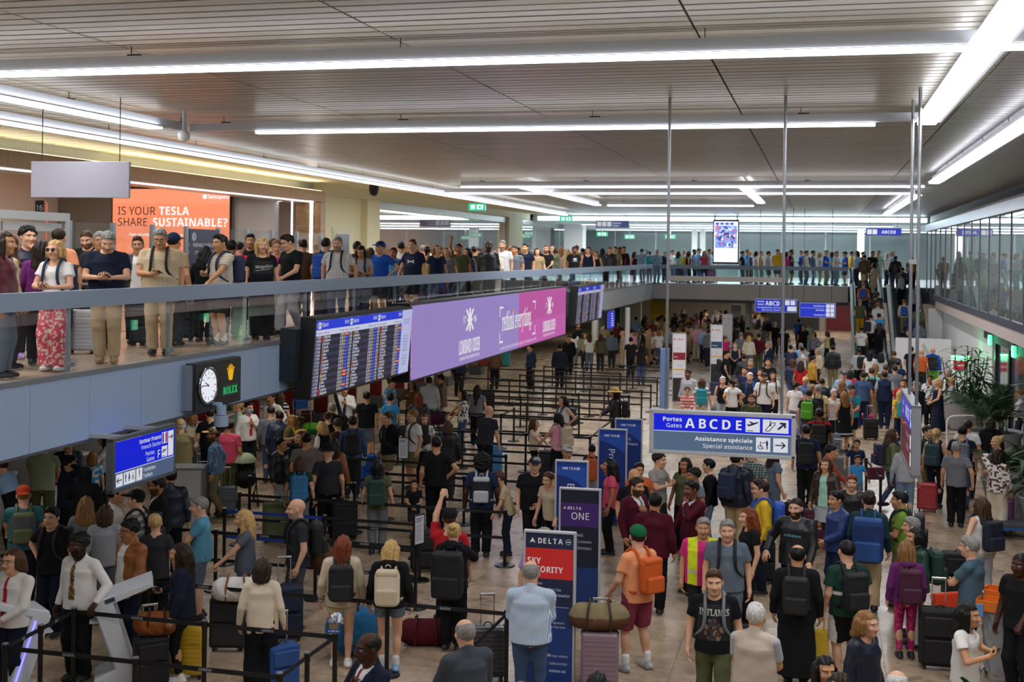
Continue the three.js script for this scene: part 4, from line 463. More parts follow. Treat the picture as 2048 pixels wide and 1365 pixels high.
// ---- heads (local: 0 at the middle of the head, y up, z to the front), hair, hands: made once for each kind and fineness
const bank = new Map(), keep = (k, f) => { if (!bank.has(k)) bank.set(k, f()); return bank.get(k); };
const headMesh = (kind, cell) => keep('head' + kind + cell, () => { const w = kind === 'f' ? 0.95 : 1, j = kind === 'f' ? 0.9 : kind === 'c' ? 0.88 : 1.02;
  return carve([EL([0, 0.032, -0.012], [0.077 * w, 0.092, 0.097], 0.02), EL([0, -0.04, 0.016], [0.061 * w * j, 0.084, 0.074], 0.03), EL([0, -0.096, 0.052], [0.03 * j, 0.024, 0.03], 0.03), EL([0, 0.028, 0.074], [0.052, 0.013, 0.02], 0.02), EL([0.04, -0.03, 0.066], [0.022, 0.024, 0.02], 0.025), EL([-0.04, -0.03, 0.066], [0.022, 0.024, 0.02], 0.025),
    RC([0, 0.012, 0.086], [0, -0.03, 0.108], 0.01, 0.0155, 0.012), EL([0.013, -0.034, 0.098], [0.01, 0.009, 0.012], 0.01), EL([-0.013, -0.034, 0.098], [0.01, 0.009, 0.012], 0.01), EL([0, -0.058, 0.083], [0.026, 0.007, 0.013], 0.006), EL([0, -0.068, 0.081], [0.022, 0.008, 0.013], 0.006), EL([0.079 * w, -0.004, -0.008], [0.011, 0.032, 0.019], 0.008), EL([-0.079 * w, -0.004, -0.008], [0.011, 0.032, 0.019], 0.008), RC([0, -0.05, -0.018], [0, -0.2, -0.04], 0.055 * j, 0.06 * j, 0.03)],
    cell, { sub: [EL([0.032, 0.006, 0.098], [0.019, 0.012, 0.02], 0.01), EL([-0.032, 0.006, 0.098], [0.019, 0.012, 0.02], 0.01), EL([0, -0.0635, 0.1], [0.02, 0.0022, 0.008], 0.004)] }); });
function face(m, skin, hair, o) { // colours of brows, eyes, lips, beard
  const lip = [skin[0] * 0.82, skin[1] * 0.52, skin[2] * 0.5], eye = [0.62, 0.6, 0.58], iris = [0.03, 0.02, 0.015], mix = (a, b, t) => a.map((v, i) => v + (b[i] - v) * t);
  return dye(m, (x, y, z) => { const ax = Math.abs(x); if (z > 0.055) {
      if (Math.hypot((ax - 0.032) / 0.0155, (y - 0.006) / 0.0085) < 1) return Math.hypot(ax - 0.032, y - 0.006) < 0.0075 ? iris : eye;
      if (ax > 0.012 && ax < 0.056 && y > 0.022 + (ax - 0.034) ** 2 * -6 && y < 0.034 - (ax - 0.034) ** 2 * 6) return mix(skin, hair, 0.8);
      if (Math.hypot(x / 0.029, (y + 0.063) / 0.0135) < 1) return lip; }
    if (o.mask && y < -0.012 && y > -0.105 && z > 0.01) return lin(o.mask);
    if (o.beard && z > -0.02 && y < -0.028 - Math.max(0, 0.05 - ax) * 0.25 && y > -0.14) return mix(skin, hair, o.beard);
    return skin; });
}
const hairMesh = (kind, cell) => keep('hair' + kind + cell, () => {
  const sk = [EL([0, 0.036, -0.016], [0.0825, 0.096, 0.102], 0.01)], s = (k) => (x, y, z, d) => Math.max(d - 0.004 * wob(x * 4, y * 4, z * 4, k) - 0.002 * Math.sin(x * 160 + z * 40), -(0.8 * y - 0.6 * z - (z > 0.03 ? 0.018 - 0.1 * Math.abs(x) : 0.0) - 0.004 * Math.sin(x * 90) + (Math.abs(x) > 0.06 && z > 0.0 && z < 0.03 ? 0.012 : 0)));
  const long = (y1, r, extra = []) => carve([...sk, EL([0, -0.02, -0.05], [0.094, 0.12, 0.075], 0.03), RC([0.05, 0, -0.055], [0.055, y1, -0.085], 0.05, r, 0.04), RC([-0.05, 0, -0.055], [-0.055, y1, -0.085], 0.05, r, 0.04), RC([0, 0, -0.07], [0, y1 - 0.02, -0.1], 0.05, r, 0.05), RC([0.082, 0.02, 0.02], [0.082, y1 * 0.7, 0.01], 0.018, 0.022, 0.03), RC([-0.082, 0.02, 0.02], [-0.082, y1 * 0.7, 0.01], 0.018, 0.022, 0.03), ...extra], cell, { post: (x, y, z, d) => { const cut = z > 0.03 && Math.abs(x) < 0.074 && y < 0.07 ? 0.03 : -1; return Math.max(d - 0.004 * Math.sin(x * 120 + y * 10) - 0.004 * wob(x * 3, y * 2, z * 3, 2), cut > 0 ? Math.min(0.03, z - 0.03 + 0.01) : -1); } });
  switch (kind) {
    case 'short': return carve([...sk, EL([0.012, 0.085, 0.025], [0.062, 0.048, 0.068], 0.03)], cell, { post: s(1) });
    case 'buzz': return carve([EL([0, 0.035, -0.014], [0.081, 0.0935, 0.1], 0.01)], cell, { post: (x, y, z, d) => Math.max(d, -(0.8 * y - 0.6 * z - 0.008)) });
    case 'receding': return carve([EL([0, 0.032, -0.016], [0.0825, 0.095, 0.102], 0.01)], cell, { post: (x, y, z, d) => Math.max(d - 0.002 * wob(x * 4, y * 4, z * 4, 5), -(0.8 * y - 0.6 * z - 0.004), (y - 0.07) * 0.9 + z * 0.35 - 0.012) });
    case 'quiff': return carve([...sk, EL([0, 0.105, 0.035], [0.06, 0.04, 0.062], 0.03)], cell, { post: s(3) });
    case 'curly': return carve([EL([0, 0.05, -0.022], [0.097, 0.098, 0.11], 0.01)], cell, { post: (x, y, z, d) => { const w = wob(x * 5, y * 6, z * 5, 4); return Math.max(d - 0.011 * w, -(0.8 * y - 0.6 * z - 0.008 + 0.012 * w)); } });
    case 'afro': return carve([EL([0, 0.05, -0.025], [0.125, 0.12, 0.13], 0.01), EL([0, -0.04, -0.06], [0.11, 0.09, 0.08], 0.03)], cell, { post: (x, y, z, d) => Math.max(d - 0.014 * wob(x * 5, y * 6, z * 5, 4), z > 0.03 && y < 0.075 ? 0.02 : -1) });
    case 'bob': return long(-0.1, 0.05);
    case 'long': return long(-0.24, 0.05);
    case 'verylong': return long(-0.38, 0.045, [RC([0, -0.1, -0.1], [0, -0.4, -0.1], 0.06, 0.04, 0.05)]);
    case 'wavy': return long(-0.22, 0.065, [EL([0, -0.15, -0.09], [0.12, 0.12, 0.06], 0.04)]);
    case 'pony': return carve([...sk, RC([0, 0.06, -0.1], [0, 0.03, -0.15], 0.03, 0.035, 0.02), RC([0, 0.03, -0.15], [0.01, -0.2, -0.13], 0.035, 0.018, 0.02)], cell, { post: s(6) });
    case 'bun': return carve([...sk, EL([0, 0.1, -0.105], [0.045, 0.04, 0.045], 0.012)], cell, { post: s(7) });
    case 'hijab': return carve([EL([0, 0.035, -0.015], [0.094, 0.106, 0.112], 0.01), RC([0, -0.03, -0.02], [0, -0.17, -0.02], 0.092, 0.1, 0.04), EL([0, -0.23, -0.01], [0.16, 0.09, 0.13], 0.05)], cell, { sub: [EL([0, -0.02, 0.1], [0.062, 0.088, 0.06], 0.01)] });
  } });
const hatMesh = (kind, cell) => keep('hat' + kind + cell, () => {
  switch (kind) {
    case 'cap': return carve([EL([0, 0.05, -0.014], [0.09, 0.095, 0.107], 0.01), EL([0, 0.058, 0.115], [0.072, 0.012, 0.085], 0.02)], cell, { post: (x, y, z, d) => Math.max(d, 0.046 + (z < 0 ? z * 0.2 : 0) - y) });
    case 'capback': return carve([EL([0, 0.05, -0.014], [0.09, 0.095, 0.107], 0.01), EL([0, 0.05, -0.14], [0.072, 0.012, 0.075], 0.02)], cell, { post: (x, y, z, d) => Math.max(d, 0.04 - y) });
    case 'straw': return carve([EL([0, 0.09, -0.01], [0.088, 0.085, 0.1], 0.01), EL([0, 0.06, -0.01], [0.2, 0.016, 0.21], 0.02)], cell, { post: (x, y, z, d) => Math.max(d, 0.045 - y) });
    case 'fedora': return carve([EL([0, 0.1, -0.01], [0.085, 0.08, 0.098], 0.01), EL([0, 0.062, -0.01], [0.165, 0.014, 0.175], 0.02)], cell, { post: (x, y, z, d) => Math.max(d, 0.048 - y) });
    case 'beret': return carve([EL([0, 0.098, -0.03], [0.125, 0.045, 0.13], 0.01), EL([0, 0.06, -0.014], [0.09, 0.06, 0.106], 0.02)], cell, { post: (x, y, z, d) => Math.max(d, 0.05 - y) });
    case 'beanie': return carve([EL([0, 0.048, -0.014], [0.092, 0.105, 0.11], 0.01)], cell, { post: (x, y, z, d) => Math.max(d, -(0.8 * y - 0.5 * z - 0.004)) });
  } });
const handMesh = (pose, cell) => keep('hand' + pose + cell, () => { // left hand, fingers along -y, palm towards +z, thumb on +x
  const p = [EL([0, -0.048, 0], [0.041, 0.05, 0.017], 0.012), RC([0, 0.03, 0], [0, -0.02, 0], 0.027, 0.03, 0.02)], bend = { relax: [0.35, 0.45, 0.35], grip: [1.25, 1.35, 0.7], flat: [0.08, 0.12, 0.08], hold: [0.75, 0.8, 0.5] }[pose], L = [[0.04, 0.026, 0.021], [0.045, 0.029, 0.022], [0.042, 0.027, 0.022], [0.033, 0.021, 0.018]];
  [0.03, 0.0105, -0.0095, -0.029].forEach((x, i) => { let a = 0, q = [x, -0.084 + Math.abs(x) * 0.2, 0.002]; for (let s = 0; s < 3; s++) { a += bend[s]; const l = L[i][s], e = [q[0] + x * 0.08, q[1] - Math.cos(a) * l, q[2] + Math.sin(a) * l]; p.push(RC(q, e, 0.0088 - s * 0.0009, 0.0082 - s * 0.0011, 0.004)); q = e; } });
  const t = { relax: [[0.038, -0.03, 0.008], [0.058, -0.06, 0.02], [0.055, -0.088, 0.03]], grip: [[0.036, -0.03, 0.012], [0.046, -0.058, 0.034], [0.022, -0.07, 0.05]], flat: [[0.038, -0.03, 0.006], [0.066, -0.056, 0.012], [0.078, -0.082, 0.014]], hold: [[0.036, -0.03, 0.012], [0.052, -0.055, 0.034], [0.045, -0.08, 0.046]] }[pose];
  p.push(RC([0.022, -0.02, 0.004], t[0], 0.015, 0.0125, 0.01), RC(t[0], t[1], 0.0115, 0.0098, 0.006), RC(t[1], t[2], 0.0095, 0.0082, 0.004)); return carve(p, cell); });
// two-bone reach: elbow for a shoulder, a wrist target and a side to bend to
function elbow(S, T, pole, l1, l2) { const s = new V3(...S), t = new V3(...T), d = t.clone().sub(s); let L = d.length(); if (L > (l1 + l2) * 0.995) { d.multiplyScalar((l1 + l2) * 0.995 / L); t.copy(s).add(d); L = d.length(); } const a = (l1 * l1 - l2 * l2 + L * L) / (2 * L), h = Math.sqrt(Math.max(0, l1 * l1 - a * a)), n = d.clone().normalize(), p = new V3(...pole); p.addScaledVector(n, -p.dot(n)).normalize(); return [s.addScaledVector(n, a).addScaledVector(p, h).toArray(), t.toArray()]; }
// arm poses: wrist for the left arm (x to +), side the elbow bends to, palm direction, hand shape
const ARM = { d: [[0.265, 0.885, 0.05], [0.3, 0, -1], [-1, 0, 0.2], 'relax'], p: [[0.07, 1.13, 0.27], [0.7, -0.6, -0.4], [-0.2, 0.8, -0.5], 'hold'], q: [[0.1, 1.22, 0.26], [0.8, -0.6, -0.2], [-0.3, 0.5, -0.8], 'hold'], x: [[-0.08, 1.17, 0.2], [1, -0.3, 0.1], [0, 0.3, -1], 'relax'], h: [[0.2, 1.03, -0.02], [1, 0, -0.7], [-0.4, 0, -1], 'relax'], g: [[0.25, 0.93, 0.2], [0.4, 0, -1], [0, -0.4, -1], 'grip'], b: [[0.3, 0.92, -0.16], [0.6, 0, -1], [-1, 0, 0], 'grip'], k: [[0.2, 1.0, 0.38], [0.7, -0.3, -0.6], [0, -1, 0.2], 'grip'], r: [[0.17, 1.18, 0.46], [0.8, -0.6, 0], [0, -1, 0], 'flat'], s: [[0.12, 1.29, 0.14], [0.8, -0.7, -0.2], [0, 0, -1], 'grip'], o: [[0.1, 1.69, -0.03], [1, 0.2, 0.1], [-0.6, -0.6, 0], 'relax'], u: [[0.16, 1.88, 0.22], [0.9, 0, 0.4], [0, 0.2, 1], 'hold'], l: [[0.2, 1.07, 0.3], [0.9, -0.2, -0.4], [0, -1, 0], 'relax'], c: [[0.05, 1.44, 0.17], [0.6, -0.8, 0.2], [-0.3, 0.3, -1], 'hold'], e: [[0.1, 1.6, 0.06], [0.9, -0.6, 0.2], [-1, 0, 0], 'hold'], t: [[0.04, 1.27, 0.16], [0.8, -0.6, -0.1], [0, 0.2, -1], 'hold'], w: [[0.34, 1.0, 0.16], [0.5, 0.1, -1], [0, -0.3, -1], 'relax'], y: [[0.06, 1.0, 0.24], [0.8, -0.2, -0.5], [-0.4, 0.4, -0.6], 'relax'] };
const skinMat = new THREE.MeshPhysicalMaterial({ vertexColors: true, roughness: 0.55, specularIntensity: 0.5 }), hairMat = new THREE.MeshPhysicalMaterial({ vertexColors: true, roughness: 0.5, specularIntensity: 0.5 });
const weave = dataTex(128, (u, v) => { const a = 128 + 70 * (fbm(u * 24, v * 24, 24, 7, 3) - 0.5) + 40 * ((((u * 64) | 0) + ((v * 64) | 0)) & 1); return [a, a, a]; }, false);
const clothMat = new THREE.MeshPhysicalMaterial({ vertexColors: true, roughness: 0.85, specularIntensity: 0.35, bumpMap: weave, bumpScale: 0.0012 }), shoeMat = new THREE.MeshPhysicalMaterial({ vertexColors: true, roughness: 0.5 }), shinyCloth = new THREE.MeshPhysicalMaterial({ vertexColors: true, roughness: 0.45, bumpMap: weave, bumpScale: 0.001 });
// woven patterns and prints on garments
const WOVEN = { stripe: 1, fine: 1, pin: 1, plaid: 1 }, wovenBank = new Map();
function woven(kind, a, b) { const key = kind + a + b; if (!wovenBank.has(key)) { const t = print(64, 64, (g) => { g.fillStyle = a; g.fillRect(0, 0, 64, 64); g.fillStyle = b || a; if (kind === 'stripe') g.fillRect(0, 0, 64, 32); if (kind === 'fine') for (let k = 0; k < 4; k++) g.fillRect(0, k * 16, 64, 5); if (kind === 'pin') for (let k = 0; k < 8; k++) g.fillRect(k * 8, 0, 3, 64); if (kind === 'plaid') { g.globalAlpha = 0.55; g.fillRect(0, 0, 32, 64); g.fillRect(0, 0, 64, 32); g.globalAlpha = 1; } }); t.wrapS = t.wrapT = THREE.RepeatWrapping; const r = kind === 'plaid' ? 22 : 10; t.repeat.set(r, r); wovenBank.set(key, new THREE.MeshPhysicalMaterial({ map: t, roughness: 0.85, specularIntensity: 0.35 })); } return wovenBank.get(key); }
const PRINTS = { // width, bottom, top, side, drawing
  flames: [0.34, 1.0, 1.4, 1, (g) => { g.fillStyle = '#d8ddd2'; font(g, 62, 'bold', 'serif'); g.fillText('IN FLAMES', 14, 76, 228); for (let k = 0; k < 60; k++) { g.fillStyle = ['#3a2420', '#5a3a34', '#24343c', '#6e5a50', '#2c4450', '#8a7668'][hash2(k, 3, 1) * 6 | 0]; const y = 100 + hash2(k, 5, 2) * 160; g.beginPath(); g.ellipse(128 + (hash2(k, 1, 4) - 0.5) * (150 - Math.abs(y - 190)), y, 4 + hash2(k, 8, 8) * 14, 6 + hash2(k, 2, 8) * 18, hash2(k, 7, 7) * 3, 0, 7); g.fill(); } }],
  adi: [0.3, 1.16, 1.36, 1, (g) => { g.fillStyle = '#6fb8c4'; font(g, 66, 'bold'); g.fillText('adidas', 26, 150, 200); }], fly: [0.3, 1.12, 1.36, 1, (g) => { g.fillStyle = '#b9bcc2'; font(g, 52, 'bold', 'serif'); g.fillText('Emirates', 30, 120, 196); font(g, 34, 'bold'); g.fillText('FLY BETTER', 40, 170, 176); }],
  script: [0.32, 1.14, 1.36, 1, (g) => { g.fillStyle = '#c9c7c4'; font(g, 74, 'italic bold', 'serif'); g.save(); g.rotate(-0.12); g.fillText('Magellan', 8, 150, 230); g.restore(); g.lineWidth = 8; g.strokeStyle = '#c9c7c4'; g.beginPath(); g.moveTo(30, 196); g.quadraticCurveTo(120, 176, 220, 150); g.stroke(); }],
  arc: [0.3, 1.14, 1.38, 1, (g) => { g.strokeStyle = '#e6e8ec'; g.lineWidth = 26; g.beginPath(); g.arc(128, 66, 62, 0.35, Math.PI - 0.35); g.stroke(); g.beginPath(); g.arc(128, 184, 62, Math.PI + 0.35, -0.35); g.stroke(); }], river: [0.3, 1.14, 1.34, 1, (g) => { g.fillStyle = '#a8323a'; font(g, 84, 'bold', 'serif'); g.fillText('RIVER', 20, 150, 216); font(g, 40, 'bold'); g.fillText('87', 108, 210); }],
  leaf: [0.26, 1.14, 1.36, 1, (g) => { g.fillStyle = '#dfe2e4'; for (const a of [-0.6, 0, 0.6]) { g.save(); g.translate(128, 140); g.rotate(a); g.beginPath(); g.ellipse(0, -52, 26, 56, 0, 0, 7); g.fill(); g.restore(); } for (let k = 0; k < 3; k++) g.clearRect(0, 128 + k * 22, 256, 8); g.fillRect(40, 150, 176, 12); g.fillRect(50, 172, 156, 12); }], swoosh: [0.3, 1.18, 1.36, -1, (g) => { g.fillStyle = '#c43a4c'; g.beginPath(); g.moveTo(30, 140); g.quadraticCurveTo(60, 230, 230, 90); g.quadraticCurveTo(90, 180, 66, 130); g.fill(); g.fillStyle = '#3a55b8'; font(g, 70, 'italic bold'); g.fillText('NIKE', 60, 110, 140); }] };
function printOn(um, o, root, s, A) { const [w, y0, y1, side, draw] = PRINTS[o.decal], { P, N, I } = um, ca = Math.cos(A), sa = Math.sin(A), ok = (i) => { const v = P[i * 3 + 1] - 0.95, z = P[i * 3 + 2], yl = 0.95 + v * ca + z * sa; return N[i * 3 + 2] * side > 0.15 && Math.abs(P[i * 3]) < w / 2 && yl > y0 && yl < y1; }, pos = [], nor = [], uv = [];
  for (let t = 0; t < I.length; t += 3) { if (!ok(I[t]) || !ok(I[t + 1]) || !ok(I[t + 2])) continue; for (let k = 0; k < 3; k++) { const i = I[t + k]; for (let c = 0; c < 3; c++) { pos.push((P[i * 3 + c] + N[i * 3 + c] * 0.003) * s); nor.push(N[i * 3 + c]); } const v = P[i * 3 + 1] - 0.95; uv.push(0.5 + side * P[i * 3] / w, (0.95 + v * ca + P[i * 3 + 2] * sa - y0) / (y1 - y0)); } }
  if (!pos.length) return; const g = new THREE.BufferGeometry(); g.setAttribute('position', new THREE.Float32BufferAttribute(pos, 3)); g.setAttribute('normal', new THREE.Float32BufferAttribute(nor, 3)); g.setAttribute('uv', new THREE.Float32BufferAttribute(uv, 2));
  part('shirt_print', g, printMat(print(256, Math.round(256 * (y1 - y0) / w), (c, W, H) => { c.fillStyle = '#' + new THREE.Color(o.top[1]).getHexString(); c.fillRect(0, 0, W, H); if (W / H !== 1) c.scale(1, H / 256); draw(c); }), 0.85), root); }
const LENGTHY = { L: 1, S: 1, J: 1, H: 1, B: 1, C: 1, R: 1 };
function person(o) {
  // o: x,y,D (feet), turn, h height, lod 0..2, sex m/f/c, arms 'dd' (left,right), legs s/w/a, top [kind,colour,pattern,colour2], low [kind,colour], hair [kind,colour], hat [kind,colour], skin, look [yaw,pitch], lean, girth
  const cellB = [0.024, 0.034, 0.05][o.lod], cellC = [o.top[2] && !'fine pin plaid stripe'.includes(o.top[2]) ? 0.0135 : 0.019, 0.027, 0.042][o.lod], cellH = [0.0078, 0.0125, 0.022][o.lod], s = o.h / 1.75, G = (o.girth || 1) * (o.sex === 'm' ? 1.07 : 1.02), f = o.sex === 'f', sh = (f ? 0.16 : 0.18) * (0.5 + 0.5 * G), sd = o.id * 1.37;
  const root = thing('person', o.label, 'person', o.x, o.y, o.D, o.turn, o.group);
  const skin = lin(o.skin), hairC = lin(o.hair[1]), kid = o.sex === 'c', hs = kid ? 1.28 : f ? 1.08 : 1.1; // heads of children are larger for the body
  const A = o.lean || 0, ca = Math.cos(A), sa = Math.sin(A), tl = (p) => [p[0], 0.95 + (p[1] - 0.95) * ca - p[2] * sa, (p[1] - 0.95) * sa + p[2] * ca];
  const inT = (q) => ({ ...q, lo: [q.lo[0], q.lo[1] - 0.12 - Math.abs(A) * 0.7, q.lo[2] - 0.08 - Math.abs(A) * 0.7], hi: [q.hi[0], q.hi[1] + 0.1, q.hi[2] + 0.08 + Math.abs(A) * 0.7], d: (x, y, z) => { const v = y - 0.95; return q.d(x, 0.95 + v * ca + z * sa, -v * sa + z * ca); } });
  const T = (q) => (A ? inT(q) : q);
  const arm = [0, 1].map((i) => { const m = i ? -1 : 1, P = ARM[o.arms[i]], S = tl([m * sh, 1.4, -0.015]); let w = [m * P[0][0], P[0][1], P[0][2]]; if (A && !'dgbk'.includes(o.arms[i])) w = tl(w); else if (A) w = [w[0], w[1] - 0.1 * Math.abs(A), w[2] + 0.42 * sa]; const [E, Wr] = elbow(S, w, [m * P[1][0], P[1][1], P[1][2]], 0.285, 0.255); return { S, E, W: Wr, pal: [m * P[2][0], P[2][1], P[2][2]], hand: P[3], m }; });
  const st = { s: [[0.085, 0], [0.085, 0]], a: [[0.14, 0.03], [0.14, -0.02]], w: [[0.08, 0.2], [0.08, -0.22]], v: [[0.08, -0.16], [0.08, 0.15]], c: [[0.1, 0.05], [0.07, -0.04]] }[o.legs];
  const leg = [0, 1].map((i) => { const m = i ? -1 : 1, [lx, lz] = st[i], hip = [m * 0.088, 0.92, 0], ank = [m * lx, 0.085 + (lz < -0.1 ? 0.05 : 0), lz], kn = elbow(hip, ank, [m * 0.12, 0, 1], 0.43, 0.415)[0]; return { hip, kn, ank, m }; });
  const low = o.low[0], top = o.top[0], long = LENGTHY[top], bare = !long;
  // body
  const B = [T(EL([0, 1.3, -0.005], [0.148 * G, 0.16, 0.1 * G])), T(RC([0, 1.45, -0.015], [sh - 0.035, 1.405, -0.015], 0.05, 0.05, 0.05)), T(RC([0, 1.45, -0.015], [-sh + 0.035, 1.405, -0.015], 0.05, 0.05, 0.05)), T(EL([0, 1.12, 0], [0.132 * G, 0.16, 0.1 * G])), EL([0, 0.96, -0.01], [0.158 * G, 0.125, 0.112 * G]), T(RC([0, 1.42, -0.015], [0, 1.54, 0.012], 0.06, 0.05, 0.04))];
  for (const a of arm) B.push(RC(a.S, a.E, 0.052, f ? 0.038 : 0.043, 0.04), RC(a.E, a.W, f ? 0.04 : 0.045, 0.028, 0.012)); if (o.lod === 2) for (const a of arm) { const d = new V3(...a.W).sub(new V3(...a.E)).normalize().multiplyScalar(0.13).add(new V3(...a.W)); B.push(RC(a.W, d.toArray(), 0.034, 0.024, 0.01)); }
  for (const l of leg) { const mid = l.kn.map((v, i) => v * 0.66 + l.ank[i] * 0.34); B.push(RC(l.hip, l.kn, 0.088 * (0.4 + 0.6 * G), 0.056, 0.04), RC(l.kn, l.ank, 0.054, 0.036, 0.02), EL([mid[0], mid[1], mid[2] - 0.018], [0.05, 0.1, 0.052], 0.03), EL([l.ank[0], l.ank[1] - 0.045, l.ank[2] + 0.06], [0.042, 0.042, 0.11], 0.02)); }
  const parts = [solid(carve(B, cellB), skin)];
  const cut = new V3(...tl([0, 1.512, 0.008])), Hm = new THREE.Matrix4().makeTranslation(cut.x, cut.y, cut.z).multiply(new THREE.Matrix4().makeRotationFromEuler(new THREE.Euler((o.look?.[1] || 0) + A * 0.55, o.look?.[0] || 0, (hash2(o.id, 5, 1) - 0.5) * 0.12, 'YXZ'))).multiply(new THREE.Matrix4().makeScale(hs, hs, hs)).multiply(new THREE.Matrix4().makeTranslation(0, 0.1, 0.022));
  const hk = kid ? 'c' : f ? 'f' : 'm'; parts.push((() => { const base = face({ ...headMesh(hk, cellH) }, skin, hairC, o); const g = place(base, Hm); g.C = base.C; return g; })());
  if (o.lod < 2) for (const a of arm) { const d = new V3(...a.E).sub(new V3(...a.W)).normalize(), z = new V3(...a.pal); z.addScaledVector(d, -z.dot(d)).normalize(); const x = new V3().crossVectors(d, z); const M = new THREE.Matrix4().makeBasis(a.m < 0 ? x.clone().negate() : x, d, z).setPosition(...a.W); const g = place(handMesh(a.hand, [0.0075, 0.0115][o.lod]), M); parts.push(solid(g, skin)); a.M = M; }
  const fit = (g) => { g.scale(s, s, s); return g; };
  part('body', fit(toGeo(parts)), skinMat, root);
  // lower garment
  const lc = lin(o.low[1]), lc2 = o.low[3] ? lin(o.low[3]) : lc, Lw = [], fold = (k) => (x, y, z, d) => d - k * wob(x * 1.1, y * 1.1, z * 1.1, sd), pel = EC(0.86, 1.02, 0.165 * G, 0.122 * G, 0.148 * G, 0.115 * G, -0.01, 0, 0.03);
  if ('tjwsmf'.includes(low)) { Lw.push(pel); const r = { t: [0.098, 0.082, 0.072], j: [0.096, 0.068, 0.052], w: [0.102, 0.11, 0.12], s: [0.105, 0.096, 0.1], m: [0.104, 0.1, 0.1], f: [0.093, 0.063, 0.047] }[low];
    for (const l of leg) { const hip = [l.hip[0], l.hip[1] + 0.01, l.hip[2]]; if (low === 's' || low === 'm') { const t = low === 's' ? 0.93 : 0.42; Lw.push(RC(hip, hip.map((v, i) => v + (l.kn[i] - v) * t), r[0] * (0.4 + 0.6 * G), r[1], 0.03, 1)); } else { const e = l.ank.map((v, i) => v + (l.kn[i] - v) * (low === 'f' ? 0.12 : 0.02)); Lw.push(RC(hip, l.kn, r[0] * (0.4 + 0.6 * G), r[1], 0.03), RC(l.kn, e, r[1], r[2], 0.02, 1)); } } }
  else { const y0 = { k: 0.55, l: 0.1, d: 0.5 }[low], fl = { k: 0.24, l: 0.27, d: 0.26 }[low]; Lw.push(pel, EC(y0, 0.98, fl, fl * 0.85, 0.155 * G, 0.118 * G, 0, 0, 0.03)); }
  const lowPat = o.low[2];
  part({ t: 'trousers', j: 'jeans', w: 'trousers', s: 'shorts', m: 'shorts', f: 'leggings', k: 'skirt', l: 'skirt', d: 'skirt' }[low], fit(toGeo([dye(carve(Lw, cellC, { post: fold(low === 'f' ? 0.003 : 0.006) }), (x, y, z) => (lowPat === 'side' && Math.abs(x) > 0.13 && Math.abs(z) < 0.05 ? lc2 : lowPat === 'dots' && hash2(x * 40 | 0, y * 40 | 0, z * 40 | 0) < 0.3 ? lc2 : lowPat === 'hem' && y < 0.6 && y > 0.56 ? lc2 : lowPat === 'print' && hash2(x * 14 | 0, y * 14 | 0, 3) < 0.4 ? lc2 : lc))])), clothMat, root);
  // upper garment
  const tc = lin(o.top[1]), t2 = o.top[3] ? lin(o.top[3]) : tc, ease = { T: 0.012, P: 0.012, S: 0.014, L: 0.012, J: 0.034, H: 0.03, B: 0.024, V: 0.006, D: 0.008, C: 0.03, K: 0.006, R: 0.036, O: 0.03 }[top], hem = { T: 0.86, P: 0.86, S: 0.88, L: 0.87, J: 0.84, H: 0.88, B: 0.8, V: 0.9, D: 0.92, C: 0.16, K: 1.06, R: 0.4, O: 0.84 }[top], b0 = (f ? 0.156 : 0.16) * G + ease;
  const U = [];
  if (top === 'C' || top === 'R') U.push(EC(hem, 0.98, 0.24, 0.2, 0.175 * G + ease * 0.4, 0.14 * G, 0, 0, 0.04));
  U.push(T(EC(Math.max(hem, 0.84), 1.33, b0 + (f ? 0.014 : 0.018), 0.112 * G + ease + 0.024, (f ? 0.148 : 0.163) * G + ease, 0.106 * G + ease, 0, 0, 0.05)), T(EL([0, 1.33, -0.004], [0.16 * (0.4 + 0.6 * G) + ease, 0.13, 0.105 * G + ease], 0.04)), T(RC([0, 1.45, -0.015], [sh - 0.03, 1.405, -0.015], 0.052 + ease * 0.5, 0.052 + ease * 0.5, 0.04)), T(RC([0, 1.45, -0.015], [-sh + 0.03, 1.405, -0.015], 0.052 + ease * 0.5, 0.052 + ease * 0.5, 0.04)));
  if (f) U.push(T(EL([0.065, 1.29, 0.075], [0.066, 0.066, 0.052], 0.04)), T(EL([-0.065, 1.29, 0.075], [0.066, 0.066, 0.052], 0.04)));
  if (G > 1.12) U.push(T(EL([0, 1.1, 0.05], [0.14 * G, 0.15, 0.1 * G], 0.05)));
  if (!'VKDO'.includes(top)) for (const a of arm) { if (long) U.push(RC(a.S, a.E, 0.054 + ease * 0.6, 0.045 + ease * 0.55, 0.03), RC(a.E, a.W, 0.045 + ease * 0.55, 0.033 + ease * 0.4, 0.015, 1)); else { const t = f ? 0.5 : 0.62; U.push(RC(a.S, a.S.map((v, i) => v + (a.E[i] - v) * t), 0.054 + ease * 0.5, 0.056 + ease, 0.04, 1)); } }
  if ('PSB'.includes(top)) U.push(T(RC([0, 1.46, -0.012], [0, 1.5, -0.008], 0.072, 0.064, 0.02)));
  if (top === 'H' || o.top[2] === 'hood') U.push(T(EL([0, 1.47, -0.09], [0.12, 0.07, 0.075], 0.04)));
  if (top === 'J' || top === 'O') U.push(T(RC([0, 1.46, -0.012], [0, 1.5, -0.008], 0.078, 0.074, 0.02)));
  const pat = o.top[2], nk = f ? 0.13 : 0.09, vneck = 'VKD'.includes(top) ? 0.19 : pat === 'vneck' ? 0.15 : nk;
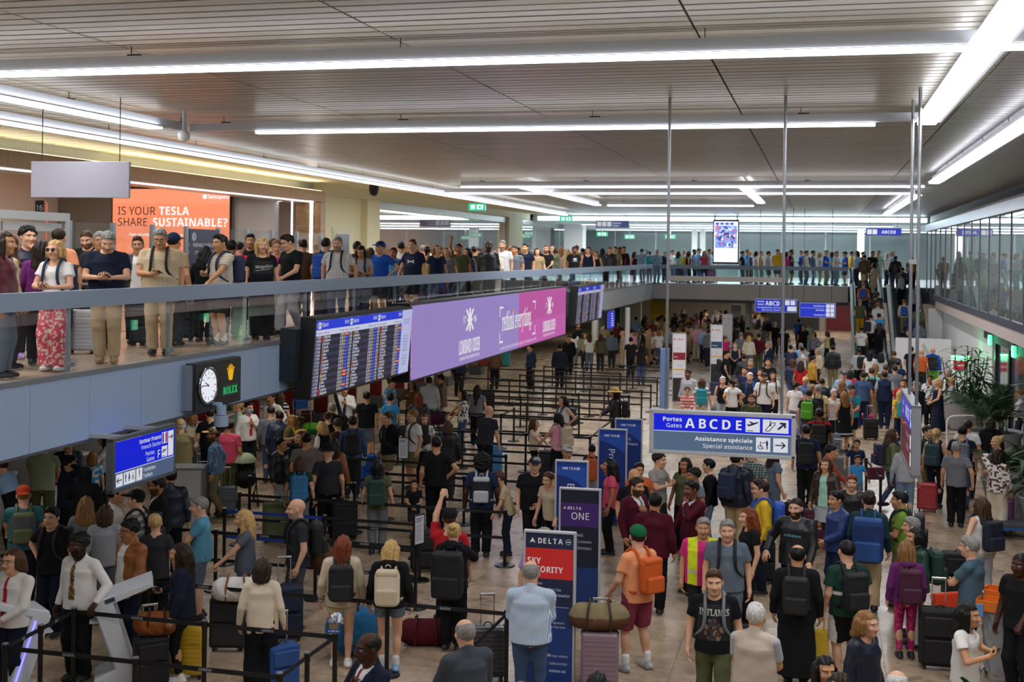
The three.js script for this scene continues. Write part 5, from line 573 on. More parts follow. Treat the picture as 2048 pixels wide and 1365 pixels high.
  const shirtDye = (x, y, z, nx, ny, nz) => { const v = y - 0.95, yl = 0.95 + v * ca + z * sa, zl = -v * sa + z * ca, ax = Math.abs(x);
    if (WOVEN[pat]) return [1, 1, 1];
    if (pat === 'print' || pat === 'tie') { if (pat === 'print') return hash2(Math.floor(x * 26), Math.floor(yl * 26), Math.floor(z * 26)) < 0.35 ? t2 : tc; return wob(x * 1.3, yl * 1.3, z * 1.3, sd) > 0.1 ? t2 : tc; }
    if (pat === 'open' && zl > 0.02 && ax < 0.06 + Math.max(0, (1.35 - yl)) * 0.07) return t2;
    if (pat === 'suit' && zl > 0.02 && ax < Math.max(0, (yl - 1.12)) * 0.26) return ax < 0.02 ? lin(o.tie || 0x7a1f2b) : t2;
    if (pat === 'necktie' && zl > 0.02 && ax < 0.017 + (1.45 - yl) * 0.055 && yl > 1.0) return o.tie2 && Math.sin((x + yl) * 130) > 0.3 ? lin(o.tie2) : lin(o.tie || 0xb8202c);
    if (pat === 'lanyard' && zl > 0.02 && (Math.abs(ax - (yl - 1.12) * 0.28) < 0.009 && yl > 1.12)) return t2;
    if (pat === 'vest' && !(zl > 0.0 && ax < 0.07) && ax < 0.19) return Math.abs(yl - 1.05) < 0.022 ? [0.6, 0.6, 0.58] : t2;
    if (pat === 'block' && yl < 1.16) return t2; if (pat === 'band' && yl > 1.12 && yl < 1.17) return t2; if (pat === 'hem' && yl < 0.98) return t2; if (pat === 'chest' && zl > 0.04 && ax < 0.085 && yl > 1.2 && yl < 1.3 && hash2(x * 60 | 0, yl * 50 | 0, 2) < 0.6) return t2; if (pat === 'backlogo' && zl < -0.03 && ax < 0.09 && Math.abs(yl - 1.27) < 0.035) return t2; if (pat === 'waistcoat' && ax < 0.15) return tc; if (pat === 'waistcoat') return t2; if (pat === 'shoulders' && yl > 1.4) return t2;
    return tc; };
  const um = carve(U, cellC, { sub: [T(EL([0, 1.5, 0.035], [f || 'VKD'.includes(top) ? 0.085 : 0.066, vneck * 0.75, 0.085], 0.015))], post: (x, y, z, d) => Math.max(d - (top === 'J' ? 0.007 : 0.005) * wob(x, y, z, sd + 2), top === 'C' || top === 'R' ? -1 : hem - 0.005 - y - (A ? z * sa * 0.3 : 0)) });
  part({ T: 'tshirt', P: 'polo_shirt', S: 'shirt', L: 'sweater', J: 'jacket', H: 'hoodie', B: 'blazer', V: 'tank_top', D: 'dress_top', C: 'robe', K: 'crop_top', R: 'coat', O: 'sleeveless_vest' }[top], fit(toGeo([dye(um, shirtDye)])), WOVEN[pat] ? woven(pat, o.top[1], o.top[3]) : top === 'J' ? shinyCloth : clothMat, root);
  if (PRINTS[o.decal]) printOn(um, o, root, s, A);
  if (top === 'O') { const sl = []; for (const a of arm) sl.push(RC(a.S, a.S.map((v, i) => v + (a.E[i] - v) * 0.75), 0.06, 0.062, 0.03, 1)); part('shirt_sleeves', fit(toGeo([solid(carve(sl, cellC), t2)])), clothMat, root); }
  // shoes
  const sc = lin(o.shoe || 0x1b1b1d), sole = o.lod < 2 ? lin(o.sole || 0xd0d0cc) : sc; const Sh = []; for (const l of leg) Sh.push(EL([l.ank[0] + l.m * 0.006, l.ank[1] - 0.04, l.ank[2] + 0.045], [0.05, 0.05, 0.135], 0.02), RC([l.ank[0], l.ank[1] + 0.01, l.ank[2] - 0.01], [l.ank[0], l.ank[1] - 0.04, l.ank[2] - 0.02], 0.045, 0.05, 0.02));
  part('shoes', fit(toGeo([dye(carve(Sh, [0.013, 0.02, 0.034][o.lod], { post: (x, y, z, d) => Math.max(d, 0.004 - y) }), (x, y) => (y < 0.022 ? sole : sc))])), shoeMat, root);
  if (o.sock && o.lod < 2) part('socks', fit(toGeo([solid(carve(leg.map((l) => RC([l.ank[0], l.ank[1] + 0.1, l.ank[2]], [l.ank[0], l.ank[1] - 0.02, l.ank[2]], 0.047, 0.047, 0.01)), 0.014), lin(o.sock))])), clothMat, root);
  // hair, hat, glasses
  const hc = [0.0095, 0.014, 0.024][o.lod]; if (o.hair[0] !== 'bald' && !(o.hat && ['straw', 'fedora', 'beanie'].includes(o.hat[0]) && ['short', 'buzz', 'receding', 'quiff', 'curly'].includes(o.hair[0]))) { const g = place(hairMesh(o.hair[0], hc), Hm); part(o.hair[0] === 'hijab' ? 'headscarf' : 'hair', fit(toGeo([dye(g, (x, y, z) => { const k = 0.7 + 0.6 * hash2(x * 120 | 0, z * 120 | 0, 3); return hairC.map((c) => c * k); })])), o.hair[0] === 'hijab' ? clothMat : hairMat, root); }
  if (o.hat) part(o.hat[0].startsWith('cap') ? 'cap' : o.hat[0] === 'beret' ? 'beret' : 'hat', fit(toGeo([solid(place(hatMesh(o.hat[0], hc), Hm), lin(o.hat[1]))])), clothMat, root);
  if (o.glasses && o.lod < 2) { const r = [], ring = new THREE.TorusGeometry(0.021, 0.0022, 4, 14); for (const k of [-1, 1]) { r.push(moved(ring, k * 0.033, 0.006, 0.106)); r.push(moved(new THREE.BoxGeometry(0.003, 0.004, 0.1), k * 0.076, 0.012, 0.055)); if (o.glasses > 1) r.push(moved(new THREE.CylinderGeometry(0.021, 0.021, 0.003, 14).rotateX(Math.PI / 2), k * 0.033, 0.006, 0.106)); } const g = merged(r); g.applyMatrix4(Hm); fit(g); part('glasses', g, black, root); }
  const wd = kid ? 1 : 1.07; root.scale.set(wd, 1, wd); if (o.phones && o.lod < 2) { const a = arm[/[a-c]|[p-q]/.test(o.arms[1]) ? 1 : 0]; if (a.M) { const M = root.matrix.compose(root.position, root.quaternion, root.scale).clone().multiply(new THREE.Matrix4().makeScale(s, s, s)).multiply(a.M); const ph = part('phone', rboxG(0.072, 0.148, 0.009, 0.004), mat(0x16171c, 0.15), scene); ph.applyMatrix4(M.multiply(new THREE.Matrix4().makeTranslation(a.m * 0.002, -0.1, 0.038))); tag(ph, `dark phone held by the ${o.label.replace(/^person /, 'person ').split(' ').slice(0, 9).join(' ')}`, 'phone', 'phones held in hands'); } }
  const wide = kid ? 1 : 1.07; root.scale.set(wide, 1, wide); o.wide = wide; o.root = root; o.tl = tl; o.s = s; o.sh = sh; o.G = G; return root;
}
// backpack worn by a person: shell, pocket, lid, straps that follow the shoulders
function backpack(o, color, color2, label, size = 1, group) {
  const q = thing('backpack', label, 'backpack', o.x, o.y, o.D, o.turn, group), A = o.lean || 0, c1 = mat(color, 0.75), c2 = mat(color2 ?? color, 0.7), s = o.s, zb = -(0.115 * o.G + ({ J: 0.034, H: 0.03, B: 0.024, C: 0.03 }[o.top[0]] || 0.012) + 0.012) * s;
  q.scale.set(o.wide, 1, o.wide); const w = 0.3 * size, h = 0.46 * size, dd = 0.17 * size, y0 = 1.43 * s - h / 2 - 0.005; const at = o.tl([0, y0 / s, zb / s - dd / 2 / s]).map((v) => v * s);
  const put = (n, g, m, x, y, z) => { const e = part(n, g, m, q, at[0], at[1], at[2]); e.rotation.x = A; e.translateX(x); e.translateY(y); e.translateZ(z); return e; };
  put('shell', rboxG(+w.toFixed(2), +h.toFixed(2), +dd.toFixed(2), 0.075 * size), c1, 0, 0, 0); put('pocket', rboxG(+(w * 0.82).toFixed(2), +(h * 0.45).toFixed(2), +(0.07 * size).toFixed(3), 0.033), c2, 0, -h * 0.2, -dd / 2 - 0.012); put('lid', rboxG(+(w * 0.9).toFixed(2), +(h * 0.2).toFixed(2), +(dd * 0.9).toFixed(2), 0.04), c2, 0, h * 0.42, -0.012);
  put('handle', cached('bph', () => new THREE.TorusGeometry(0.03, 0.007, 5, 12, Math.PI)), c2, 0, h / 2 + 0.02, dd / 2 - 0.03);
  if (o.lod < 2) for (const k of [-1, 1]) { const x = k * 0.085, e = ({ J: 0.034, H: 0.03, B: 0.024 }[o.top[0]] || 0.014) + 0.012, f = 0.105 * o.G + e; const pts = [[x, 1.36, -f - 0.005], [x, 1.45, -0.085 - e * 0.5], [x * 1.06, 1.492 + e * 0.5, -0.02], [x * 1.1, 1.45, 0.075 + e * 0.4], [x * 1.1, 1.33, f + 0.01], [x * 1.3, 1.16, f], [x * 1.95 * o.G, 1.03, 0.02], [x * 1.7, 1.0, -f]].map((p) => o.tl(p).map((v) => v * s)); part('strap', tube(pts, 0.019, 6, 22), c2, q); }
  return q;
}
// ---------- cloth, skin and hair colours and the words for them ----------
const PAL = { black: '#17181b', char: '#2f3136', ink: '#1b2132', grey: '#72767c', lgrey: '#aeb1b5', ash: '#9a9a96', taupe: '#77706a', steel: '#66727f', slate: '#4a6472', slate2: '#5a616b', gunmetal: '#454a52', white: '#e2e0dc', cream: '#dccfb6', cream2: '#e6d690', oat: '#c7b79a', beige: '#c2ad88', tan: '#a58c66', khaki: '#85795a', sage: '#8f9b7c', olive: '#55593b', moss: '#5f6a44', grass: '#6f8f35', green: '#3d6b48', dgreen: '#1f3f33', kelly: '#14633c', lime: '#5fae2c', teal: '#1f95a0', teal2: '#3c6e76', dteal: '#23424a', aqua: '#7fbfb6', mint: '#a6d6c2', navy: '#202b47', dnavy: '#161d30', dblue: '#1d3a72', dblue2: '#24508f', blue: '#1f54b4', azure: '#2f74a4', cerulean: '#5a9ab6', sky: '#3f9bd8', lblue: '#93b6d8', denim: '#43567a', ldenim: '#7a90ad', red: '#b0212a', rose: '#cf5068', rust: '#a83c1c', dred: '#5a1a22', maroon: '#501528', wine: '#86374a', plum: '#4a1a34', pink: '#e0a0ae', hotpink: '#d6317f', magenta: '#a61e6a', orange: '#cc6430', pumpkin: '#cf5a16', peach: '#ef9f70', yellow: '#d6b02c', mustard: '#b88d24', straw: '#c9a35a', hivis: '#d6e82a', brown: '#5e4230', dbrown: '#3a291e', cognac: '#8f5226', lilac: '#a98bc8', mauve: '#8c7482', purple: '#6a2a6c', grey2: '#55585c', stone: '#c4b4a4' };
const CNAME = { char: 'charcoal', ink: 'dark navy', lgrey: 'light grey', ash: 'ash grey', taupe: 'taupe grey', steel: 'steel grey', slate: 'slate blue', slate2: 'slate grey', gunmetal: 'dark grey', cream2: 'pale yellow', oat: 'oatmeal', sage: 'sage green', olive: 'olive green', moss: 'moss green', grass: 'grass green', dgreen: 'dark green', kelly: 'bright green', lime: 'lime green', teal2: 'dull teal', dteal: 'dark teal', aqua: 'pale aqua', mint: 'mint green', dnavy: 'midnight blue', dblue: 'deep blue', dblue2: 'blue', azure: 'azure blue', cerulean: 'soft blue', sky: 'sky blue', lblue: 'light blue', denim: 'denim blue', ldenim: 'faded blue', rose: 'rose pink', rust: 'rust red', dred: 'dark red', wine: 'wine red', hotpink: 'hot pink', pumpkin: 'bright orange', hivis: 'yellow', dbrown: 'dark brown', cognac: 'cognac brown', grey2: 'grey', stone: 'pale stone' };
const SKIN = { a: '#d9a888', b: '#c8946c', c: '#a8734e', d: '#7d5038', e: '#46291d' }, HAIR = { k: '#14110f', d: '#2a1d14', b: '#4a3220', l: '#8a6238', y: '#c2a066', g: '#86847f', w: '#c6c4be', r: '#74371d' };
const TOPN = { T: 'T-shirt', P: 'polo shirt', S: 'shirt', L: 'long-sleeved top', J: 'jacket', H: 'hoodie', B: 'blazer', V: 'sleeveless top', D: 'dress', C: 'long robe', K: 'crop top', R: 'long coat', O: 'sleeveless vest' }, LOWN = { t: 'trousers', j: 'jeans', w: 'wide trousers', s: 'shorts', m: 'short shorts', f: 'leggings', k: 'skirt', l: 'long skirt', d: 'skirt' };
const PATN = { stripe: 'striped', fine: 'finely striped', pin: 'striped', plaid: 'checked', print: 'patterned', tie: 'tie-dye' }, POSEN = { pp: 'looking at a phone', qq: 'holding up a phone', xx: 'with folded arms', hh: 'hands on hips', kk: 'pushing a load', do: 'hand on head' }, HATN = { cap: 'cap', capback: 'backwards cap', straw: 'hat', fedora: 'hat', beret: 'beret', beanie: 'hood' };
const GROUPS = { gal: 'travellers on the upper gallery', far: 'travellers on the far balcony', esc1: 'riders on the escalators', esc2: 'riders on the escalators', desk: 'travellers near the check-in desks', tot: 'travellers by the airline totems', walk: 'travellers in the walkway', wait: 'travellers near the planters', front: 'front of the roped queue' };
const PLACES = { gal: 'on the upper gallery', far: 'on the far balcony', esc1: 'riding up beside the far balcony', esc2: 'riding up beside the glazed side gallery', desk: 'near the check-in desks', tot: 'by the airline totems', walk: 'in the walkway to the escalators', wait: 'near the planters', front: 'at the front of the roped queue' };
// ---------- the people: feet (X, Y, D), turn, height, sex, arms, legs, clothes, hair, skin ----------
const PEOPLE = [
'gal',[-9.42,3.82,12.44,1.87,1.74,'m','dd','s','J:dred','t:steel','long:d','b'],[-10.05,3.82,13.38,2.74,1.71,'f','dd','s','L:beige','t:char','hijab:brown','b'],
[-10.8,3.82,14.79,1.07,1.85,'m','cd','s','J:dnavy:open:navy','t:char','curly:k','a',{shoe:'lilac'}],
[-10.05,3.82,14.06,3.59,1.67,'f','dd','s','L:purple','t:black','long:d','a'],
[-9.42,3.82,13.49,.12,1.66,'f','pp','s','T:white:vneck','w:rose:dots:cream','bob:y','a',{glasses:2,shoe:'white',bp:'navy',phones:1}],
[-10.8,3.82,15.51,3.4,1.85,'m','dd','s','T:peach','t:char','buzz:d','a'],
[-11.6,3.82,17.47,.32,1.86,'m','dd','s','T:black','s:black','buzz:b','a',{beard:.8,look:[0,.35],decal:'fly'}],
[-10.8,3.82,16.56,.75,1.81,'m','dd','s','T:char','t:char','short:g','b',{glasses:1}],
[-9.42,3.82,14.63,.47,1.82,'m','pp','c','P:ink','t:beige','short:g','a',{shoe:'tan',look:[.1,.5],girth:1.12,phones:1}],
[-10.8,3.82,17.66,.41,1.75,'m','dd','s','J:black:open:white','t:black','quiff:b','b',{glasses:1}],
[-9.42,3.82,16.01,.39,1.87,'m','dp','s','P:oat:plaid:beige','t:beige','short:g','b',{glasses:1,girth:1.28,bp:'black',look:[0,.3],phones:1}],
[-10.05,3.82,17.46,3.14,1.81,'m','dd','s','T:tan','t:char','short:k','b',{hat:'cap:navy'}],[-10.05,3.82,18.49,3.29,1.62,'f','dd','s','L:black','t:black','wavy:k','a'],
[-9.42,3.82,17.89,-.48,1.8,'m','kp','s','T:cream:fine:grey','s:char','quiff:k','b',{bp:'navy',phones:1,sock:'white',girth:1.05}],
[-10.05,3.82,19.42,3.36,1.73,'m','dd','s','T:denim','t:navy','short:k','c'],[-11.6,3.82,22.77,3.09,1.73,'m','dd','s','T:red','t:char','short:d','a'],
[-11.6,3.82,23.28,.46,1.89,'m','dd','s','P:black','t:black','quiff:k','b'],
[-9.42,3.82,19.35,.66,1.78,'f','dd','s','T:black','w:black','long:y','a',{girth:1.15,decal:'script'}],
[-10.05,3.82,21.28,.79,1.77,'f','dd','s','T:hotpink','t:white','pony:l','a',{look:[-.3,.2]}],[-10.8,3.82,22.66,3.41,1.8,'m','dd','s','T:char','t:char','short:b','a'],
[-9.42,3.82,20.56,-.44,1.86,'m','yg','v','T:black','t:lgrey','quiff:d','a',{glasses:1,look:[-.3,.3]}],
[-10.8,3.82,24.16,-2.55,1.81,'m','dd','s','L:brown','t:black','short:d','a'],
[-10.05,3.82,23.64,3.19,1.83,'m','dd','s','T:dgreen','t:navy','short:d','a',{bp:'blue',bps:1.15}],
[-9.42,3.82,22.77,.18,1.84,'m','bb','s','P:white:plaid:lgrey','j:denim','short:g','a',{beard:.9,bp:'black',girth:1.08}],
[-10.05,3.82,25.4,3.26,1.78,'m','dd','s','T:char','t:char','short:d','b'],
[-9.42,3.82,24.07,.2,1.7,'f','pp','s','T:lgrey','j:denim','bob:k','b',{look:[0,.4],glasses:1,phones:1,bp:'black'}],
[-10.8,3.82,28.2,3.33,1.66,'f','dd','s','T:tan','t:brown','long:b','a'],[-9.42,3.82,25.24,-.34,1.78,'m','hh','s','T:blue','s:char','short:d','a',{hat:'cap:blue'}],
[-10.05,3.82,27.83,-0,1.66,'m','dd','s','T:sky:print:navy','t:navy','short:k','c'],[-10.8,3.82,30.45,3.45,1.82,'m','dd','s','T:white','t:navy','short:k','b'],
[-9.42,3.82,27.45,-.11,1.86,'m','dg','s','T:navy','s:char','short:b','a',{decal:'arc'}],[-11.6,3.82,34.69,3.29,1.76,'m','dd','s','T:rose','t:char','short:g','a'],
[-10.05,3.82,30.42,3.29,1.72,'f','dd','s','T:yellow','t:denim','pony:d','a'],[-9.42,3.82,29.28,.66,1.76,'f','dd','s','T:navy','t:denim','bob:l','a'],
[-10.05,3.82,31.74,.31,1.61,'f','dd','s','L:white','t:lgrey','long:y','a',{decal:'river'}],[-9.42,3.82,30.14,.13,1.69,'f','dd','s','T:grey','t:denim','bob:l','a'],
[-9.42,3.82,31.26,.12,1.8,'m','du','s','T:olive','t:navy','short:k','c'],[-9.42,3.82,32.08,-.59,1.69,'f','dd','s','J:navy:open:black','t:black','bob:k','a'],
[-10.05,3.82,34.86,3.25,1.75,'m','dd','s','T:black','t:char','short:k','b'],[-10.8,3.82,38.17,-1.38,1.73,'f','dd','s','T:black','t:black','pony:d','a'],
[-9.42,3.82,34.2,.36,1.91,'m','dd','s','J:black','t:black','buzz:k','e'],[-9.42,3.82,35,.05,1.68,'f','ys','s','J:cream:open:grey','t:white','bun:d','a'],
[-9.42,3.82,35.81,.05,1.94,'m','dd','s','T:white','t:navy','short:g','a',{beard:.7}],[-11.6,3.82,45.25,3.31,1.81,'m','dd','s','H:mustard','t:denim','short:l','a'],
[-9.42,3.82,37.38,-.1,1.8,'m','dd','s','T:grey','t:char','short:d','b'],[-9.42,3.82,38.8,-.02,1.88,'m','dy','s','T:dnavy','t:black','short:k','b'],
[-9.42,3.82,40.55,.23,1.75,'f','dd','s','T:tan','t:black','bob:d','a'],[-9.42,3.82,41.88,.22,1.86,'m','yy','s','T:black','t:black','buzz:b','a',{beard:.7}],
[-9.42,3.82,42.96,-.13,1.87,'f','dd','s','J:olive','t:black','wavy:d','a'],[-11.6,3.82,54.73,3,1.86,'f','dd','s','T:pink','t:brown','wavy:l','a'],
[-9.42,3.82,46.92,.55,1.85,'m','dd','s','T:black','j:denim','short:k','d',{decal:'leaf'}],[-10.8,3.82,54.37,3.16,1.95,'m','dd','s','T:tan','t:char','short:r','a'],
[-9.42,3.82,49.9,.19,1.85,'m','dd','s','V:dnavy','s:blue','short:d','a'],[-9.42,3.82,51.9,-.17,1.69,'f','dd','s','V:black','s:sky','pony:d','b'],
[-10.8,3.82,61.21,-2.79,1.87,'f','dd','s','T:green','t:char','long:d','a'],[-9.42,3.82,55.37,-.01,1.89,'m','dd','s','J:black','t:black','short:b','a'],
[-9.42,3.82,56.93,-.19,1.93,'m','dd','s','P:khaki','t:navy','short:b','a'],[-9.42,3.82,58.11,.51,1.91,'m','dd','s','T:black','t:black','short:k','d'],
[-9.42,3.82,59.34,.33,1.95,'m','dd','s','L:maroon','t:black','short:d','b'],[-9.42,3.82,63.02,1.2,1.72,'f','dd','s','D:maroon','d:maroon','wavy:d','b'],
[-9.61,3.82,67.06,2.93,1.9,'m','do','s','L:lblue','t:ldenim','short:k','a'],[-9.39,3.82,68.73,3.1,1.77,'m','dd','s','T:teal','j:denim','short:d','b'],
[-8.62,3.82,65.89,.48,1.87,'m','ys','s','S:lblue','j:ldenim','short:w','a'],[-10.8,3.82,52.35,3.17,1.77,'f','dd','s','T:beige','t:char','long:y','a'],
[-11.6,3.82,59.96,2.98,1.83,'m','dd','s','T:char','t:char','curly:k','c'],[-10.05,3.82,42.47,3.2,1.7,'m','dd','s','T:grey','t:char','short:g','a'],
[-10.8,3.82,40.73,3.05,1.73,'f','dd','s','T:rose','t:char','bob:y','a'],[-11.6,3.82,37.71,3.18,1.7,'m','dd','s','T:white','t:char','short:b','a'],'far',
[-8.58,3.82,69.09,.65,1.78,'m','dd','s','T:navy','t:navy','short:g','a'],[-8.28,3.82,70.2,1.16,1.87,'m','dd','s','T:white','t:denim','short:d','a'],
[-7.72,3.82,68.31,2.73,1.79,'f','dd','s','T:mint','t:navy','long:d','a'],[-7.56,3.82,69.42,1.16,1.91,'m','dd','s','T:lgrey','t:denim','curly:w','a'],
[-7.08,3.82,67.53,1.85,1.79,'f','dd','s','V:black','t:char','long:b','a',{bp:'yellow'}],
[-6.89,3.82,68.64,1.5,1.91,'m','dd','s','T:lblue','t:navy','buzz:k','c',{beard:.9}],
[-6.74,3.82,69.75,2.02,1.95,'m','dd','s','T:sky','t:navy','short:g','a',{hat:'cap:steel'}],[-6.23,3.82,67.86,.09,1.83,'f','dd','s','T:rose','t:black','long:d','a'],
[-6.08,3.82,68.97,1.14,1.92,'m','dd','s','T:lblue','t:char','short:l','a'],[-5.95,3.82,70.08,2,1.81,'f','dd','s','T:white','t:navy','short:d','a'],
[-4.19,3.82,68.19,1.46,1.83,'m','dd','s','T:navy','t:denim','short:d','a'],[-3.99,3.82,69.3,1.8,1.95,'m','dd','s','T:sky','t:char','short:g','a'],
[-3.88,3.82,70.41,1.28,1.87,'f','dd','s','T:black:chest:hotpink','t:navy','long:y','b'],[-3.45,3.82,68.52,1.8,1.84,'f','dd','s','T:white','t:mint','bob:d','a'],
[-3.23,3.82,69.63,1.62,1.87,'m','dd','s','T:tan','t:grey','short:g','a',{bp:'grey'}],[-2.76,3.82,67.74,1.79,1.84,'m','dd','s','T:lgrey','s:navy','short:d','a'],
[-2.29,3.82,68.85,.38,1.95,'m','dd','s','T:yellow','s:char','short:l','a',{hat:'cap:navy'}],[-2.16,3.82,69.96,1.08,1.8,'f','dd','s','T:black','t:black','long:l','a'],
[-1.78,3.82,68.07,1.42,1.83,'f','dd','s','T:hotpink','t:white','wavy:d','a'],[-1.57,3.82,69.18,1.42,1.95,'m','pp','s','T:char','s:char','short:k','c',{bp:'navy'}],
[-.99,3.82,70.29,-1.38,1.95,'m','dd','s','T:blue','t:char','short:g','a',{hat:'cap:lgrey'}],
[-.75,3.82,68.4,1.41,1.9,'m','dd','s','T:white','t:denim','short:d','a',{bp:'blue'}],
[-.38,3.82,69.51,1.4,1.91,'m','dd','s','L:steel','j:denim','curly:k','b',{bp:'black'}],[-.03,3.82,67.62,1.75,1.82,'f','dd','s','T:white','m:ldenim','long:y','a'],
[.32,3.82,68.73,1.22,1.94,'m','pp','s','T:blue','t:tan','short:g','a'],[.65,3.82,69.84,1.56,1.87,'f','dd','s','T:sky','t:denim','long:d','a'],
[.84,3.82,67.95,1.21,1.89,'m','pp','s','T:white','t:ldenim','short:g','a'],[1.36,3.82,69.06,-1.24,1.87,'m','pp','s','T:blue','s:navy','short:d','a',{hat:'cap:char'}],
[1.7,3.82,70.17,1.72,1.91,'m','dd','s','T:yellow','t:navy','short:k','b'],[1.97,3.82,68.28,-1.08,1.93,'f','dd','s','T:lblue','t:navy','long:d','a'],
[2.29,3.82,69.39,1.01,1.88,'m','dd','s','T:navy','t:char','short:k','b'],[2.72,3.82,67.5,.31,1.91,'m','dd','s','T:black','t:char','short:k','c'],
[3.08,3.82,68.61,-.39,1.95,'f','dd','s','T:mint','t:cream','bun:d','a'],[3.55,3.82,69.72,1,1.82,'m','dd','s','T:white','t:navy','short:w','a'],
[3.78,3.82,67.83,-1.45,1.95,'m','dd','s','L:lblue','t:navy','short:w','a'],'esc1',[2.28,3.75,66.47,3.02,1.78,'m','dd','s','J:brown','t:khaki','short:k','a'],
[2.74,3.44,65.87,-1.79,1.68,'f','pp','s','R:oat','t:cream','long:k','a'],[2.19,2.86,64.74,2.93,1.64,'f','dd','s','J:black','t:black','long:y','a'],
[2.15,2.35,63.75,3.07,1.76,'m','dd','s','T:orange','t:navy','short:g','a',{bp:'blue'}],[2.8,1.91,62.9,3.1,1.76,'m','dd','s','T:navy','t:black','short:k','b'],
[2.68,1.77,62.63,2.96,1.78,'m','dd','s','J:dbrown','t:char','short:d','a'],[1.95,1.52,62.15,3.08,1.78,'m','dd','s','T:olive','t:mustard','short:g','a'],
[2.79,1.42,61.94,3.1,1.74,'m','dd','s','H:white','t:lgrey','short:l','a'],[2.8,.92,60.99,3.06,1.76,'m','dd','s','T:sky','t:navy','short:d','a',{hat:'cap:char'}],
[2.41,.87,60.89,2.58,1.76,'m','dd','s','T:white','t:black','short:k','b',{bp:'navy'}],[2.8,.62,60.4,3.06,1.66,'f','dd','s','L:black','t:black','verylong:b','a'],
[1.95,.33,59.84,3.07,1.74,'m','dd','s','T:white','t:black','short:k','b',{decal:'swoosh'}],'esc2',
[3.83,3.68,66.33,3.05,1.82,'m','dd','s','J:black','j:denim','short:k','c'],[4.65,3.68,66.33,2.98,1.78,'m','dd','s','T:olive','t:maroon','short:l','a',{bp:'mustard'}],
[4.12,3.15,65.31,3.04,1.76,'m','dd','s','J:navy','t:navy','short:k','b'],[4.03,2.93,64.88,-2.16,1.7,'f','dd','s','L:lgrey','t:black','short:k','c',{hat:'cap:grey'}],
[4.48,2.17,63.41,-1.99,1.84,'m','dd','s','S:lgrey','t:navy','short:k','a',{glasses:1}],
[4.04,1.6,62.3,3.04,1.74,'m','dd','s','L:cream','t:khaki','short:l','a',{bp:'blue'}],[4.65,1.3,61.72,3.03,1.76,'m','dd','s','J:moss','t:khaki','short:d','a'],
[4.24,.98,61.09,2.93,1.74,'m','dd','s','J:navy','t:olive','short:k','a'],[4.6,.63,60.42,3.03,1.72,'m','dd','s','J:steel','t:char','short:d','a'],
[4.11,.28,59.75,-1.12,1.74,'m','gd','s','T:black','t:black','short:b','a'],[4.65,0,58,2.89,1.74,'m','dd','s','H:steel','t:black','short:k','b'],'desk',
[-13.77,0,19.39,3.67,1.86,'m','kk','a','T:sage','t:olive','short:d','a',{lean:.3}],
[-13.49,0,18.23,-1.46,1.74,'m','kk','s','L:lblue:block:black','t:black','short:d','a',{lean:.35}],
[-11.49,0,15.74,3.77,1.8,'m','kd','s','T:teal2','t:ink','short:l','a',{hat:'capback:rust',bp:'grey2',bp2:'moss',shoe:'black'}],
[-12.79,0,18.71,2.34,1.72,'f','de','s','B:ink:suit:white','t:black','bun:k','b',{hat:'beret:black',tie:'maroon'}],
[-11.94,0,17.98,-2.38,1.68,'f','cd','s','R:black','t:black','hijab:black','b'],[-13.76,0,20.96,3.69,1.36,'c','dd','s','T:sky:tie:white','s:char','bob:l','a'],
[-14.01,0,20.53,.6,1.72,'m','yy','s','J:navy:open:white','t:black','short:k','b',{look:[0,.5]}],
[-13.79,0,21.46,-1,1.7,'f','kk','s','S:white:necktie','t:black','wavy:k','b',{tie:'maroon'}],
[-12.94,0,22.87,3.62,1.8,'m','kk','s','P:khaki','t:char','short:w','a',{hat:'cap:tan',girth:1.15}],
[-13.74,0,24.83,3.61,1.68,'f','dd','s','T:lblue','t:steel','bob:l','a',{bp:'cream'}],[-13.25,0,24.72,3.63,1.8,'m','dd','s','T:black','t:black','short:d','a'],
[-13.61,0,25.72,3.45,1.7,'f','dd','s','T:white','t:char','bun:k','a'],[-13.67,0,26.91,-1.1,1.7,'f','dd','s','T:mint','t:char','pony:y','a'],
[-13.04,0,26.15,1.07,1.78,'m','td','s','S:white:necktie','t:black','short:k','b',{tie:'red',mask:'lblue'}],
[-13.33,0,28.02,-.17,1.8,'m','wd','s','S:white:necktie','t:black','short:k','c',{tie:'red'}],
[-13.54,0,28.98,3.32,1.7,'f','dd','s','T:black:stripe:white','t:black','long:b','a',{bp:'black'}],[-12.26,0,25.75,3.55,1.78,'m','dd','s','L:grey','j:denim','buzz:d','a'],
[-11.88,0,25.43,3.54,1.72,'m','dd','s','J:navy','j:denim','short:d','a'],[-11.45,0,25.18,-1.84,1.68,'f','do','s','L:olive','t:char','long:l','a',{bp:'mustard'}],
[-11.72,0,22.09,-1.05,1.8,'m','db','v','S:denim:plaid:lblue','t:khaki','short:b','b',{hat:'cap:tan',beard:.9}],
[-12.1,0,23.4,3.27,1.76,'m','dd','s','T:rose','t:olive','short:d','b'],[-10.27,0,23.02,-.45,1.68,'f','ce','s','T:black','t:black','long:r','a'],
[-10.28,0,22.03,1.4,1.68,'f','ed','s','J:black','t:lgrey','bun:k','b'],[-9.65,0,21.89,3.52,1.82,'m','dd','s','T:taupe','t:dnavy','buzz:k','b',{girth:1.1}],
[-9.15,0,20.45,3.53,1.62,'f','dd','s','T:dgreen','t:grey','bob:b','a',{bp:'azure'}],
[-8.86,0,21.08,3.54,1.74,'m','dd','s','T:char','t:black','short:g','a',{hat:'fedora:black'}],[-9.21,0,22.19,3.27,1.7,'f','dd','s','J:cognac','t:black','wavy:d','b'],
